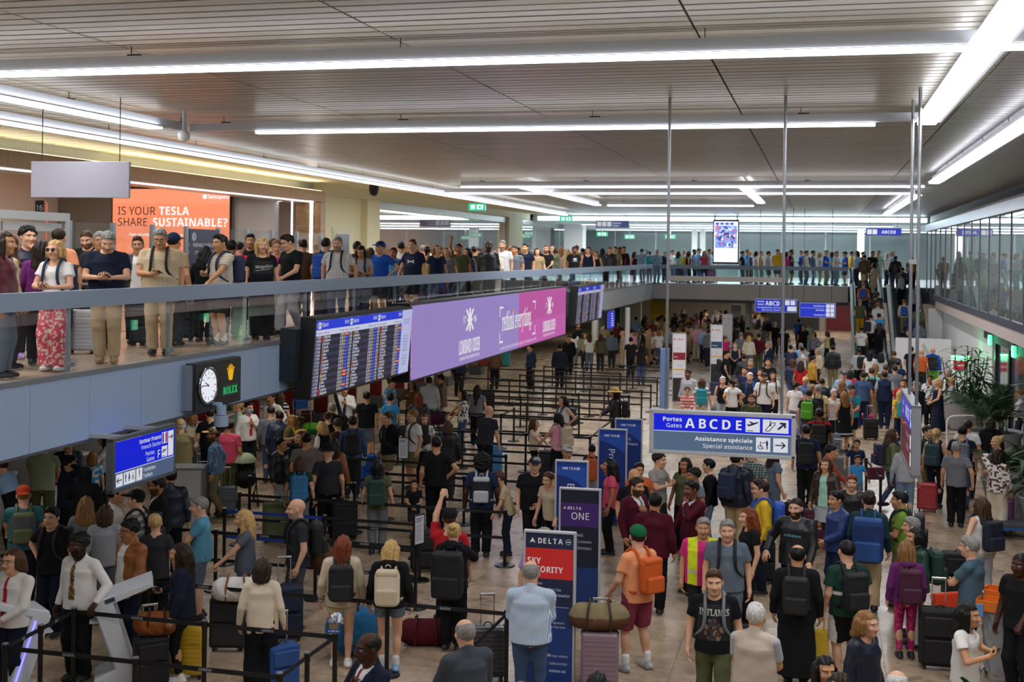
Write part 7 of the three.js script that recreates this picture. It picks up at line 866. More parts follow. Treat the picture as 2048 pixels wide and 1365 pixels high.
// ---------- luggage: kind, colour, X, Y, D, turn, height, raised handle, label ----------
const CASES = [
  ['hard', 'mauve', -2.60, 0, 14.91, 0.17, 0.70, 1, 'mauve ribbed hard suitcase under a two-tone duffel bag'],
  ['hard', 'yellow', -7.65, 0, 13.79, 0.21, 0.66, 0, 'bright yellow ribbed hard suitcase beside black leggings'],
  ['soft', 'dblue2', -6.31, 0, 13.67, 0.83, 0.58, 1, 'blue soft suitcase with raised handle beside wide black trousers'],
  ['soft', 'black', 1.59, 0, 16.87, 0.06, 0.78, 1, 'large black soft suitcase with raised handle behind purple hoodie'],
  ['hard', 'red', 2.28, 0, 27.21, -0.08, 0.62, 0, 'glossy red suitcase standing in the walkway by jeans'],
  ['hard', 'sky', -7.71, 0, 28.59, 0.46, 0.72, 0, 'bright blue hard suitcase under a leaning bald traveller'],
  ['soft', 'char', -6.20, 0, 28.13, 0.22, 0.70, 1, 'large charcoal suitcase pushed by a child in cream T-shirt'],
  ['soft', 'black', -7.91, 0, 13.34, 0.74, 0.62, 1, 'black suitcase carrying a cognac leather duffel'],
  ['soft', 'char', -7.67, 0, 14.90, 0.28, 0.72, 0, 'tall black suitcase under a white weekend bag'],
  ['soft', 'navy', -7.12, 0, 15.47, 0.53, 0.75, 1, 'navy suitcase with raised handle held by bald traveller'],
  ['hard', 'char', -4.01, 0, 14.77, 0.37, 0.68, 1, 'glossy black cabin case with raised handle by the striped shirt'],
  ['soft', 'moss', -9.69, 0, 20.63, 0.54, 0.72, 0, 'olive green suitcase in the roped queue'],
  ['hard', 'mustard', -12.50, 0, 22.92, 0.40, 0.55, 0, 'gold ribbed case behind the white counter board'],
  ['soft', 'steel', -11.57, 0, 22.27, 0.48, 0.60, 1, 'grey suitcase with raised handle by checked shirt'],
  ['soft', 'blue', -9.79, 0, 25.82, 0.66, 0.78, 1, 'blue rolling duffel standing upright near a green backpack'],
  ['soft', 'black', -10.96, 0, 39.95, 0.37, 0.70, 0, 'black upright suitcase beside a long-haired traveller in grey'],
  ['soft', 'black', 1.52, 0, 37.38, 0.16, 0.62, 1, 'black cabin case with soft bag beside teal T-shirt'],
  ['soft', 'plum', -0.00, 0, 23.19, 0.10, 0.70, 1, 'plum coloured suitcase beside a black jacket'],
  ['hard', 'grey', 0.49, 0, 29.90, 0.18, 0.66, 1, 'silver-black hard suitcase beside a child in navy'],
  ['soft', 'black', 2.19, 0, 20.37, 0.09, 0.74, 0, 'black case standing behind the slate blue T-shirt'],
  ['hard', 'purple', 3.57, 0, 25.71, -0.14, 0.66, 0, 'purple suitcase beside patterned tunic and white trousers'],
  ['soft', 'dred', -14.77, 0, 33.55, 0.51, 0.60, 0, 'dark red suitcase on the trolley near the staff'],
  ['hard', 'teal', -14.41, 0, 55.53, 0.25, 0.75, 0, 'teal suitcase at the far desks'],
  ['hard', 'red', -15.40, 0, 55.35, 0.27, 0.85, 0, 'tall red suitcase at the far desks'],
  ['soft', 'char', -15.43, 0, 50.01, 0.30, 0.70, 0, 'charcoal suitcase at the far desks'],
  ['soft', 'char', -11.32, 0, 54.37, 0.41, 0.80, 0, 'large charcoal suitcase near the far totems'],
  ['soft', 'black', -8.54, 0, 21.15, 0.48, 0.70, 0, 'black case inside the roped lanes beside a grey pair of trousers'],
  ['soft', 'black', -6.43, 0, 19.48, 0.32, 0.68, 0, 'black suitcase under the small child'],
  ['soft', 'black', -5.09, 0, 22.40, 0.22, 0.72, 0, 'black suitcase with a small lit screen before the black polo'],
  ['soft', 'teal2', -3.19, 0, 39.46, 0.08, 0.55, 0, 'turquoise case under a dark blue bag'],
  ['soft', 'black', -0.90, 0, 20.38, 0.34, 0.70, 0, 'black trolley case beside the curly-haired traveller in black'],
  ['soft', 'steel', 0.39, 0, 33.99, 0.19, 0.60, 1, 'steel grey case pulled by the red and black jersey'],
  ['hard', 'lgrey', -10.60, 3.82, 15.84, 0.30, 0.66, 1, 'silver hard suitcase behind the gallery glass'],
  ['soft', 'black', -10.60, 3.82, 17.52, 0.30, 0.60, 1, 'black soft suitcase behind the gallery glass'],
  ['soft', 'black', -10.60, 3.82, 18.71, 0.30, 0.66, 1, 'black suitcase beside the finely striped T-shirt on the gallery'],
  ['soft', 'red', -10.60, 3.82, 20.00, 0.30, 0.55, 1, 'red suitcase on the gallery beside grey shorts'],
  ['soft', 'black', -10.60, 3.82, 22.35, 0.30, 0.70, 1, 'black case on the gallery behind wide black trousers'],
  ['soft', 'dred', -10.60, 3.82, 24.93, 0.30, 0.70, 1, 'dark red case on the gallery beside blue jeans'],
];
// ---------- suitcases ----------
const tyre = mat(0x111214, 0.6), chrome = mat(0xb9bcc0, 0.2, 0.9);
function suitcase([kind, color, x, y, D, turn, h, up, label]) {
  const w = h * 0.66, d = h * 0.38, c = PAL[color], o = thing('suitcase', label, 'suitcase', x, y, D, turn, 'travellers\u2019 luggage'), hb = h - 0.05;
  const m = kind === 'hard' ? mat(c, 0.28, 0, { clearcoat: 0.4 }) : mat(c, 0.8), m2 = kind === 'hard' ? m : mat(c, 0.65);
  part('shell', rboxG(+w.toFixed(2), +hb.toFixed(2), +d.toFixed(2), kind === 'hard' ? 0.05 : 0.035), m, o, 0, 0.05 + hb / 2, 0);
  if (kind === 'hard') for (let k = 0; k < 9; k++) part('rib', rboxG(+(w * 0.86).toFixed(2), 0.012, 0.012, 0.005), m, o, 0, 0.05 + hb * (0.14 + 0.09 * k), d / 2 + 0.002);
  else { part('pocket', rboxG(+(w * 0.84).toFixed(2), +(hb * 0.42).toFixed(2), 0.05, 0.02), m2, o, 0, 0.05 + hb * 0.28, d / 2 + 0.012); part('pocket', rboxG(+(w * 0.84).toFixed(2), +(hb * 0.36).toFixed(2), 0.05, 0.02), m2, o, 0, 0.05 + hb * 0.72, d / 2 + 0.01); }
  part('seam', rboxG(+(w + 0.008).toFixed(3), +(hb + 0.008).toFixed(3), 0.016, 0.007), dark, o, 0, 0.05 + hb / 2, 0);
  for (const sx of [-1, 1]) for (const sz of [-1, 1]) part('wheel', cached('wheel', () => new THREE.CylinderGeometry(0.026, 0.026, 0.03, 10).rotateZ(Math.PI / 2)), tyre, o, sx * w * 0.38, 0.027, sz * d * 0.34);
  part('carry_handle', cached('grip', () => new THREE.TorusGeometry(0.05, 0.008, 5, 12, Math.PI)), dark, o, 0, h - 0.004, 0);
  if (up) part('pull_handle', cached('pull', () => merged([moved(new THREE.BoxGeometry(0.014, 0.36, 0.014), -0.085, 0.18, 0), moved(new THREE.BoxGeometry(0.014, 0.36, 0.014), 0.085, 0.18, 0), moved(new RoundedBoxGeometry(0.2, 0.035, 0.032, 2, 0.012), 0, 0.37, 0)])), chrome, o, 0, h, -d * 0.36);
  return o;
}
CASES.forEach(suitcase);
// ---------- soft bags ----------
function duffel(label, x, y, D, turn, w, h, d, c, c2, strap) { const o = thing('duffel_bag', label, 'bag', x, y, D, turn, 'travellers\u2019 luggage'); const m = carve([RC([-w / 2 + h * 0.4, h / 2, 0], [w / 2 - h * 0.4, h / 2, 0], h * 0.47, h * 0.47, 0.03), EL([0, h * 0.36, 0], [w * 0.47, h * 0.36, d * 0.5], 0.05)], 0.016, { post: (px, py, pz, e) => Math.max(e - 0.006 * wob(px * 1.4, py * 1.4, pz * 1.4, x), 0.002 - py) }), a = lin(PAL[c]), b = lin(PAL[c2]);
  part('bag_body', toGeo([dye(m, (px, py) => (py > h * 0.52 ? a : b))]), clothMat, o); for (const s of [-0.2, 0.2]) part('strap', tube([[s * w, 0.03, d * 0.42], [s * w, h * 0.6, d * 0.47], [s * w * 0.8, h * 1.12, 0.05], [s * w, h * 0.95, -d * 0.25]], 0.014, 6, 16), mat(PAL[strap], 0.7), o); return o; }
duffel('mustard and brown duffel bag lying on the mauve suitcase', -2.62, 0.7, 14.95, 0.17, 0.72, 0.34, 0.38, 'khaki', 'brown', 'dbrown');
duffel('cognac leather duffel bag on a black suitcase', -7.88, 0.62, 13.42, 0.5, 0.52, 0.3, 0.28, 'cognac', 'cognac', 'dbrown');
duffel('white weekend bag with brown base on a tall black suitcase', -7.47, 0.72, 14.72, 0.35, 0.62, 0.32, 0.3, 'white', 'white', 'cognac');
duffel('dark red glossy duffel bag lying on the floor of the front lane', -5.19, 0, 15.85, 0.3, 0.72, 0.36, 0.36, 'dred', 'dred', 'maroon');
duffel('black round duffel bag beside the rust red jacket', -0.45, 0.0, 25.2, 0.2, 0.62, 0.42, 0.4, 'black', 'black', 'black');
duffel('magenta bag on the trolley by the patterned blouse', -10.64, 0.45, 33.0, 0.4, 0.7, 0.38, 0.36, 'plum', 'plum', 'black');
duffel('green shopping bag lying on the trolley near the staff', -13.5, 0.3, 31.1, 0.3, 0.6, 0.34, 0.34, 'lime', 'kelly', 'kelly');
duffel('blue sack standing behind the oatmeal shorts', -6.0, 0, 15.2, 0.3, 0.4, 0.66, 0.34, 'azure', 'azure', 'navy');
duffel('brown soft bag beside the blonde traveller in slate T-shirt', -6.95, 0.75, 16.4, 0.4, 0.4, 0.34, 0.24, 'brown', 'brown', 'dbrown');
function tote(label, x, y, D, turn, w, h, c, text) { const o = thing('tote_bag', label, 'bag', x, y, D, turn, 'shoulder and hand bags'); part('bag_body', rboxG(w, h, 0.1, 0.035), text ? printMat(print(128, 128, (g) => { g.fillStyle = PAL[c]; g.fillRect(0, 0, 128, 128); g.fillStyle = '#dfe6f2'; g.save(); g.translate(16, 80); g.rotate(-0.25); font(g, 26, 'italic bold', 'serif'); g.fillText(text, 0, 0, 100); g.restore(); }), 0.8) : mat(PAL[c], 0.75), o, 0, h / 2, 0); for (const s of [-1, 1]) part('strap', tube([[s * w * 0.28, h * 0.96, s * 0.03], [s * w * 0.25, h + 0.2, s * 0.02], [0, h + 0.34, 0], [-s * w * 0.25, h + 0.2, -s * 0.02]], 0.009, 5, 16), mat(PAL[c], 0.7), o); return o; }
tote('beige tote bag hanging on the cream blouse', -6.5, 0.74, 13.5, 0.45, 0.38, 0.34, 'oat');
tote('blue cloth tote bag with white script worn by the midnight blue jacket', 0.5, 0.72, 13.75, 0.2, 0.34, 0.36, 'azure', 'Flashback');
tote('bright yellow shopping bag held by the dark green T-shirt', 0.02, 0.3, 15.9, 0.1, 0.3, 0.36, 'yellow');
tote('maroon handbag of the moss green jacket', 1.2, 0.72, 26.6, 0.3, 0.36, 0.26, 'maroon');
tote('mint drawstring bag hanging on the black jacket', -9.85, 0.62, 25.2, 0.3, 0.28, 0.4, 'aqua');
tote('hot pink carrier bag held by the child in yellow', 1.55, 0.0, 40.6, 0.1, 0.4, 0.34, 'hotpink');
tote('dark blue square bag standing on the turquoise case', -3.42, 0.57, 42.1, -0.1, 0.42, 0.46, 'navy');
// long instrument cases
for (const [lab, x, D, t, l] of [['black instrument case slung over the denim shirt', -11.95, 29.7, 0.25, 0.85], ['black guitar bag with white emblem beside the counter kiosk', -9.15, 13.75, 0.08, 0.35]]) { const o = thing('instrument_case', lab, 'instrument case', x, 0, D, 0); const g = carve([RC([0, 0.25, 0], [0, 0.55, 0], 0.13, 0.15, 0.05), RC([0, 0.6, 0], [0, 1.2, 0], 0.06, 0.05, 0.06)], 0.02); part('bag_body', toGeo([solid(g, lin(PAL.black))]), clothMat, o, 0, t === 0.25 ? 0.45 : 0, 0, 0, 0, t === 0.25 ? 0.3 : 0.05); }
// ---------- roped queue: posts on weighted feet with retractable belts ----------
const beltT = print(512, 16, (g) => { g.fillStyle = '#101114'; g.fillRect(0, 0, 512, 16); g.fillStyle = '#b9bcc4'; font(g, 13, 'bold'); g.fillText('GEN\u00c8VE', 226, 13, 60); }), beltPrint = printMat(beltT, 0.7), beltPlain = mat(0x101114, 0.7), beltBlue = mat(0x1c3f9e, 0.6), postBlack = mat(0x15161a, 0.35, 0.2);
const footG = new THREE.CylinderGeometry(0.165, 0.175, 0.022, 22), poleG = new THREE.CylinderGeometry(0.029, 0.029, 0.9, 12), headG = new THREE.CylinderGeometry(0.036, 0.036, 0.09, 12), topG = new THREE.CylinderGeometry(0.034, 0.036, 0.012, 12);
function stanchion(x, D, links, place) { const o = thing('queue_post', 'black belt post on a round foot ' + place, 'queue post', x, 0, D, 0, 'belt posts of the roped queue');
  part('foot', footG, postBlack, o, 0, 0.011, 0); part('pole', poleG, postBlack, o, 0, 0.45, 0); part('belt_head', headG, postBlack, o, 0, 0.915, 0); part('cap', topG, mat(0x8d9096, 0.4, 0.5), o, 0, 0.966, 0);
  for (const [x2, D2, kind, low] of links) { const dx = x2 - x, dz = -(D2 - D), L = +(Math.hypot(dx, dz) - 0.07).toFixed(2), a = Math.atan2(-dz, dx); for (const yy of low ? [0.915, 0.48] : [0.915]) part('belt', boxG(L, 0.052, 0.004), kind === 2 ? beltBlue : kind ? beltPrint : beltPlain, o, dx / 2, yy, dz / 2, 0, a, 0); } return o; }
{ const near = 'in the front lanes', mid = 'in the middle lanes', far = 'in the empty rear lanes';
  const rows = [[11.7, [-8.75, -7.12, -5.43], 1, near], [13.1, [-8.83, -7.06, -5.39], 1, near], [14.55, [-8.7, -7.0, -5.28, -3.71], 1, near], [17.4, [-10.9, -9.2, -7.5, -5.87], 1, mid], [18.87, [-9.82, -7.98, -6.3], 2, mid], [20.2, [-10.22, -8.37, -6.78, -5.2], 1, mid], [21.7, [-10.76, -8.57], 1, mid], [23, [-8.4, -6.77, -5.3], 1, mid], [24.4, [-10.2, -8.54, -6.9], 0, mid], [25.75, [-8.3, -6.63], 0, mid], [27.4, [-9.1, -7.41, -5.7], 0, mid], [29.0, [-10.3, -8.6, -6.97, -5.36], 0, mid], [32.25, [-11.79, -10.1, -8.46, -6.9, -5.37], 0, far], [34.95, [-12.4, -10.1, -8.38, -6.8], 0, far], [36.45, [-10.6, -8.94, -7.3, -5.7], 0, far], [37.9, [-10.7, -9.06, -7.39, -5.78], 0, far], [39.45, [-10.73, -8.91, -7.33, -5.6], 0, far], [41.3, [-12.31, -10.55, -8.86, -7.16, -5.55], 0, far], [43.05, [-10.6, -8.88, -7.31, -5.56], 0, far], [45, [-12.34, -10.53, -8.9, -7.2], 0, far], [46.6, [-10.5, -8.9, -7.2, -5.6], 0, far], [48.2, [-10.5, -8.9, -7.2, -5.6], 0, far]];
  for (const [D, xs, kind, place] of rows) xs.forEach((x, i) => { const L = i + 1 < xs.length && xs[i + 1] - x < 2.5 ? [[xs[i + 1], D, kind === 2 && i ? 0 : kind, D > 16]] : []; stanchion(x, D, L, place); });
  stanchion(-8.8, 12.4, [[-8.76, 11.72, 1], [-8.83, 13.06, 1]], 'at a side of the front lanes'); stanchion(-3.78, 13.0, [[-3.71, 14.5, 0]], 'beside the striped shirt'); stanchion(-5.42, 12.38, [[-5.43, 11.72, 0], [-5.39, 13.08, 0]], 'at a side of the front lanes');
  stanchion(1.05, 27.87, [[1.25, 25.66, 0]], 'in the open walkway'); stanchion(1.25, 25.66, [], 'in the open walkway'); stanchion(-8.43, 33.6, [[-8.46, 32.25, 0]], far); stanchion(-7.1, 30.5, [[-6.97, 29.03, 0]], mid); stanchion(-5.4, 30.6, [[-5.36, 29.03, 0], [-5.37, 32.2, 0]], mid); }
for (const [lab, x, D, t, y] of [['framed notice on a post in the middle lanes', -8.54, 24.4, 0.3, 1.22], ['framed notice standing at the post behind the patterned backpack', -5.87, 17.4, 1.15, 1.2]]) { const o = thing('queue_notice', lab, 'notice', x, y, D, t); part('frame', boxG(0.23, 0.46, 0.03), black, o, 0, 0, 0.05); part('sheet', boxG(0.19, 0.42, 0.006), printMat(print(96, 200, (g) => { g.fillStyle = '#c9cdd4'; g.fillRect(0, 0, 96, 200); g.fillStyle = '#555b66'; for (let k = 0; k < 4; k++) g.fillRect(10, 14 + k * 9, 70 - k * 5, 5); for (let k = 0; k < 13; k++) g.fillRect(10, 66 + k * 9, 50 + hash2(k, 3, 3) * 30, 2.5); })), o, 0, 0, 0.067); part('stem', boxG(0.03, 0.26, 0.02), black, o, 0, -0.3, 0.04); }
{ const o = thing('label_dispenser', 'clear box of white and blue baggage tags on a belt post', 'tag box', -5.39, 0.975, 13.1, 0.2); part('box', boxG(0.17, 0.13, 0.12), greenGlass, o, 0, 0.066, 0); part('front_label', boxG(0.165, 0.05, 0.004), printMat(print(128, 40, (g) => { g.fillStyle = '#1d3f92'; g.fillRect(0, 0, 128, 40); g.fillStyle = '#fff'; delta(g, 8, 10, 18); font(g, 24, 'bold'); g.fillText('DELTA', 34, 28); })), o, 0, 0.03, 0.063); for (let k = 0; k < 26; k++) part('tag', boxG(0.04, 0.09, 0.003), k % 5 ? mat(0xe9ebee, 0.7) : mat(0x2a4fa6, 0.6), o, (hash2(k, 1, 1) - 0.5) * 0.12, 0.13 + hash2(k, 2, 2) * 0.05, (hash2(k, 3, 3) - 0.5) * 0.08, (hash2(k, 4, 4) - 0.5) * 2, hash2(k, 5, 5) * 6, (hash2(k, 6, 6) - 0.5) * 2); }
// ---------- self-service kiosks in front ----------
const kioskWhite = mat(0xd8dee4, 0.35), kioskEdge = mat(0x9aa6b2, 0.4, 0.3);
function kiosk(label, x, D, turn, strip) { const o = thing('checkin_kiosk', label, 'kiosk', x, 0, D, turn), s = new THREE.Shape(); s.moveTo(-0.3, 0); s.lineTo(0.34, 0); s.lineTo(0.34, 0.08); s.lineTo(0.14, 0.22); s.lineTo(-0.12, 1.02); s.lineTo(0.36, 1.2); s.lineTo(0.345, 1.25); s.lineTo(-0.3, 1.04); s.lineTo(-0.32, 0.98); s.lineTo(-0.05, 0.2); s.lineTo(-0.3, 0.08);
  const g = new THREE.ExtrudeGeometry(s, { depth: 0.5, bevelEnabled: true, bevelSize: 0.012, bevelThickness: 0.012, bevelSegments: 2 }); g.translate(0, 0, -0.25); part('body', g, kioskWhite, o); part('screen_face', boxG(0.44, 0.012, 0.34), mat(0x20242c, 0.1), o, 0.06, 1.16, 0, 0, 0, 0.32); part('edge_line', boxG(0.012, 0.7, 0.02), kioskEdge, o, -0.2, 0.6, 0.27, 0, 0, 0.32); part('shelf', rboxG(0.16, 0.03, 0.4, 0.012), kioskWhite, o, -0.3, 0.78, 0); part('maker_plate', boxG(0.12, 0.05, 0.01), mat(0x34405c, 0.4), o, -0.14, 1.06, 0.265, 0, 0, 0.3);
  if (strip) part('light_strip', boxG(0.02, 0.8, 0.02), new THREE.MeshPhysicalMaterial({ color: 0xffffff, emissive: 0x5a5cff, emissiveIntensity: 2.2 }), o, -0.02, 0.58, -0.265, 0, 0, 0.32); return o; }
kiosk('white slanting check-in kiosk touched by the striped tie wearer', -8.42, 13.5, 0.55, 0);
kiosk('white check-in kiosk with a violet light strip before the lanyard wearer', -9.25, 12.55, -2.2, 1);
// ---------- check-in desks under the gallery ----------
const deskWhite = mat(0xdad9d6, 0.5), deskCream = mat(0xc9c2ae, 0.55);
for (let k = 0; k < 14; k++) { const D = 19.4 + k * 2.4, far = k > 3, o = thing('checkin_desk', far ? 'cream check-in desk with red panel under the gallery' : 'white check-in desk with monitor under the gallery', 'desk', -15.4, 0, D, 0, 'check-in desks under the gallery'); part('counter', boxG(0.75, 1.02, 1.5), far ? deskCream : deskWhite, o, 0, 0.51, 0); part('top', rboxG(0.95, 0.06, 1.6, 0.02), far ? deskCream : deskWhite, o, 0.05, 1.06, 0); part('side_wall', boxG(0.9, 1.25, 0.08), far ? mat(0x8a2a2c, 0.5) : deskWhite, o, 0.05, 0.625, 0.82); part('belt_scale', boxG(0.9, 0.34, 0.6), mat(0x55585a, 0.5, 0.3), o, 0.55, 0.17, -0.98); part('monitor', boxG(0.05, 0.34, 0.5), dark, o, -0.2, 1.35, 0.1); part('monitor_foot', boxG(0.12, 0.16, 0.1), dark, o, -0.2, 1.16, 0.1); part('weight_display', boxG(0.1, 0.3, 0.2), mat(0x4a4f46, 0.4), o, 0.2, 1.24, -0.5); }
{ const o = thing('counter_board', 'white counter board with grey frame before the roped queue', 'counter', -12.15, 0, 21.6, 0.3); part('panel', boxG(0.86, 1.06, 0.5), mat(0xcfd0cf, 0.5), o, 0, 0.53, 0); part('frame', boxG(0.9, 0.04, 0.54), mat(0x8b9094, 0.4, 0.4), o, 0, 1.08, 0); part('frame', boxG(0.9, 0.03, 0.52), mat(0x8b9094, 0.4, 0.4), o, 0, 0.5, 0.005); for (const s of [-1, 1]) part('frame', boxG(0.04, 1.08, 0.52), mat(0x8b9094, 0.4, 0.4), o, s * 0.43, 0.54, 0.005); }
// ---------- luggage trolleys, stroller ----------
function trolley(label, x, D, turn) { const o = thing('luggage_trolley', label, 'trolley', x, 0, D, turn, 'luggage trolleys'); part('frame', merged([bar([-0.28, 0.12, 0.45], [-0.28, 0.12, -0.4], 0.018), bar([0.28, 0.12, 0.45], [0.28, 0.12, -0.4], 0.018), bar([-0.28, 0.12, -0.4], [-0.28, 1.02, -0.52], 0.018), bar([0.28, 0.12, -0.4], [0.28, 1.02, -0.52], 0.018), bar([-0.28, 0.8, -0.48], [0.28, 0.8, -0.48], 0.012), bar([-0.28, 0.65, -0.3], [0.28, 0.65, -0.3], 0.01), bar([-0.28, 0.12, 0.45], [0.28, 0.12, 0.45], 0.018), bar([-0.28, 0.12, 0], [0.28, 0.12, 0], 0.014)]), chrome, o); part('handle', new THREE.CylinderGeometry(0.024, 0.024, 0.62, 10).rotateZ(Math.PI / 2), mat(0x1c56c4, 0.4), o, 0, 1.03, -0.52); part('advert_panel', boxG(0.4, 0.24, 0.02), mat(0x1d63c0, 0.4), o, 0, 0.88, -0.5); for (const [a, b] of [[-0.26, -0.36], [0.26, -0.36], [0, 0.4]]) part('wheel', cached('twheel', () => new THREE.CylinderGeometry(0.06, 0.06, 0.04, 12).rotateZ(Math.PI / 2)), tyre, o, a, 0.06, b); return o; }
trolley('luggage trolley with blue handle beside the khaki polo', -13.0, 24.3, 0.5); trolley('luggage trolley with blue handle near the staff in white shirts', -14.2, 32.4, 0.9); trolley('luggage trolley carrying the magenta bag', -10.6, 33.1, 0.5);
{ const o = thing('stroller', 'black and green stroller beside the checked shirt', 'stroller', -11.7, 0, 23.4, 0.6); part('seat', toGeo([solid(carve([EL([0, 0.55, 0], [0.22, 0.2, 0.3], 0.05), RC([0, 0.5, -0.2], [0, 0.85, -0.3], 0.17, 0.15, 0.05)], 0.025), lin(PAL.black))]), clothMat, o); part('hood', new THREE.SphereGeometry(0.26, 16, 8, 0, Math.PI * 2, 0, 1.3), mat(PAL.sage, 0.7), o, 0, 0.82, -0.15); part('frame', merged([bar([-0.22, 0.1, 0.3], [-0.22, 1.0, -0.45], 0.014), bar([0.22, 0.1, 0.3], [0.22, 1.0, -0.45], 0.014), bar([-0.22, 0.1, -0.3], [-0.22, 0.55, 0.1], 0.014), bar([0.22, 0.1, -0.3], [0.22, 0.55, 0.1], 0.014), bar([-0.22, 1.0, -0.45], [0.22, 1.0, -0.45], 0.018)]), dark, o); for (const [a, b] of [[-0.22, 0.3], [0.22, 0.3], [-0.22, -0.3], [0.22, -0.3]]) part('wheel', cached('swheel', () => new THREE.TorusGeometry(0.085, 0.018, 6, 18).rotateY(Math.PI / 2)), tyre, o, a, 0.1, b); }
// ---------- cleaning trolley ----------
{ const o = thing('cleaning_trolley', 'cleaning trolley with orange trays and a grey plastic sack', 'trolley', 2.36, 0, 16.5, -0.35), or = mat(0xe0761a, 0.5);
  for (const z of [0.13, -0.2]) { part('tray', merged([moved(new THREE.BoxGeometry(0.62, 0.02, 0.28), 0, 0, 0), moved(new THREE.BoxGeometry(0.62, 0.13, 0.015), 0, 0.06, 0.14), moved(new THREE.BoxGeometry(0.62, 0.13, 0.015), 0, 0.06, -0.14), moved(new THREE.BoxGeometry(0.015, 0.13, 0.28), -0.31, 0.06, 0), moved(new THREE.BoxGeometry(0.015, 0.13, 0.28), 0.31, 0.06, 0)]), or, o, 0, 0.95 + (z < 0 ? 0.06 : 0), z); }
  part('sack', toGeo([solid(carve([EC(0.12, 0.94, 0.26, 0.2, 0.29, 0.26, 0, 0, 0.03)], 0.022, { post: (x, y, z, d) => d - 0.02 * wob(x * 1.4, y * 0.8, z * 1.4, 3) }), lin(PAL.lgrey))]), new THREE.MeshPhysicalMaterial({ vertexColors: true, roughness: 0.25, transmission: 0.35, thickness: 0 }), o); part('cloth', rboxG(0.09, 0.16, 0.02, 0.008), mat(0x5d8fc0, 0.8), o, -0.26, 0.95, 0.29); part('frame', merged([bar([-0.3, 0.1, -0.3], [-0.3, 1.0, -0.3], 0.016), bar([0.3, 0.1, -0.3], [0.3, 1.0, -0.3], 0.016), bar([-0.3, 0.1, -0.3], [-0.3, 0.1, 0.26], 0.016), bar([0.3, 0.1, -0.3], [0.3, 0.1, 0.26], 0.016)]), chrome, o); for (const a of [-0.3, 0.3]) for (const b of [-0.28, 0.24]) part('wheel', cached('cwheel', () => new THREE.CylinderGeometry(0.05, 0.05, 0.03, 12).rotateZ(Math.PI / 2)), tyre, o, a, 0.05, b);
  const sp = thing('spray_bottle', 'white spray bottle with blue collar hanging on the orange tray', 'bottle', 2.02, 0.9, 16.62); part('bottle', new THREE.CylinderGeometry(0.03, 0.05, 0.16, 12), mat(0xd9dde2, 0.35), sp, 0, 0.08, 0); part('collar', cylG(0.022, 0.03), mat(0x2a6fd0, 0.5), sp, 0, 0.175, 0); part('trigger_head', rboxG(0.12, 0.04, 0.03, 0.012), white, sp, 0.02, 0.21, 0); }
{ const o = thing('orange_case', 'flat orange-red case standing behind the large black suitcase', 'case', 1.95, 0, 19.1, 0.5); part('shell', rboxG(0.56, 0.42, 0.16, 0.04), mat(0xd8401c, 0.4), o, 0, 0.21, 0, -0.25); part('handle', new THREE.TorusGeometry(0.05, 0.01, 6, 12, Math.PI), dark, o, 0, 0.41, -0.1); }
{ const o = thing('flat_trolley', 'flat blue platform trolley in front of the grey planter', 'trolley', 3.75, 0, 25.2, 0.2); part('deck', boxG(1.3, 0.06, 0.6), mat(0x4a4f58, 0.6), o, 0, 0.26, 0); part('edge', boxG(1.32, 0.05, 0.62), mat(0x2a5f9a, 0.5), o, 0, 0.215, 0); for (const a of [-0.5, 0.5]) for (const b of [-0.22, 0.22]) part('wheel', cached('fwheel', () => new THREE.CylinderGeometry(0.09, 0.09, 0.05, 14).rotateX(Math.PI / 2)), tyre, o, a, 0.095, b); }
{ const o = thing('tube_barrier', 'low white tube barrier in front of the planters', 'barrier', 4.0, 0, 35.8, 0.2); part('frame', tube([[-0.5, 0.02, 0], [-0.5, 0.9, 0], [-0.42, 0.98, 0], [0.42, 0.98, 0], [0.5, 0.9, 0], [0.5, 0.02, 0]], 0.028, 8, 40), white, o); part('rail', bar([-0.5, 0.55, 0], [0.5, 0.55, 0], 0.02), white, o); }
// ---------- planters with leafy plants ----------
const leafMats = [0x2c4a24, 0x36592b, 0x24401f].map((c) => mat(c, 0.5, 0, { side: THREE.DoubleSide })), potMat = mat(0x9b9c9d, 0.55), soil = mat(0x2a211a, 0.95);
function leafBlade(L, w, sag, n = 6) { const P = [], I = [], N = []; for (let i = 0; i <= n; i++) { const t = i / n, z = L * t, y = -sag * t * t * L, b = w * Math.sin(Math.PI * (0.08 + 0.92 * t)) * (1 - 0.25 * t), c = 0.22 * b; P.push(-b, y + c, z, 0, y, z, b, y + c, z); if (i < n) { const k = i * 3; I.push(k, k + 1, k + 3, k + 1, k + 4, k + 3, k + 1, k + 2, k + 4, k + 2, k + 5, k + 4); } } const g = new THREE.BufferGeometry(); g.setAttribute('position', new THREE.Float32BufferAttribute(P, 3)); g.setIndex(I); g.computeVertexNormals(); return g; }
const bladeA = leafBlade(0.5, 0.035, 0.5), bladeB = leafBlade(0.36, 0.05, 0.25), leaflet = leafBlade(0.26, 0.014, 0.3, 3);
const frondG = (() => { const list = [tube([[0, 0, 0], [0, 0.35, 0.35], [0, 0.4, 0.8], [0, 0.2, 1.2]], 0.008, 4, 12)], curve = new THREE.CatmullRomCurve3([[0, 0, 0], [0, 0.35, 0.35], [0, 0.4, 0.8], [0, 0.2, 1.2]].map((p) => new V3(...p))); for (let k = 0; k < 22; k++) { const t = 0.22 + 0.78 * k / 22, p = curve.getPoint(t), s = Math.sin(Math.PI * Math.min(1, t * 0.9 + 0.1)) * 0.9 + 0.35; for (const d of [-1, 1]) { const g = leaflet.clone(); g.scale(s, s, s); g.rotateY(d * 1.15); g.translate(p.x, p.y, p.z); list.push(g); } } return mergeGeometries(list.map((g) => { const c = g.index ? g.toNonIndexed() : g; c.deleteAttribute('uv'); return c; })); })();
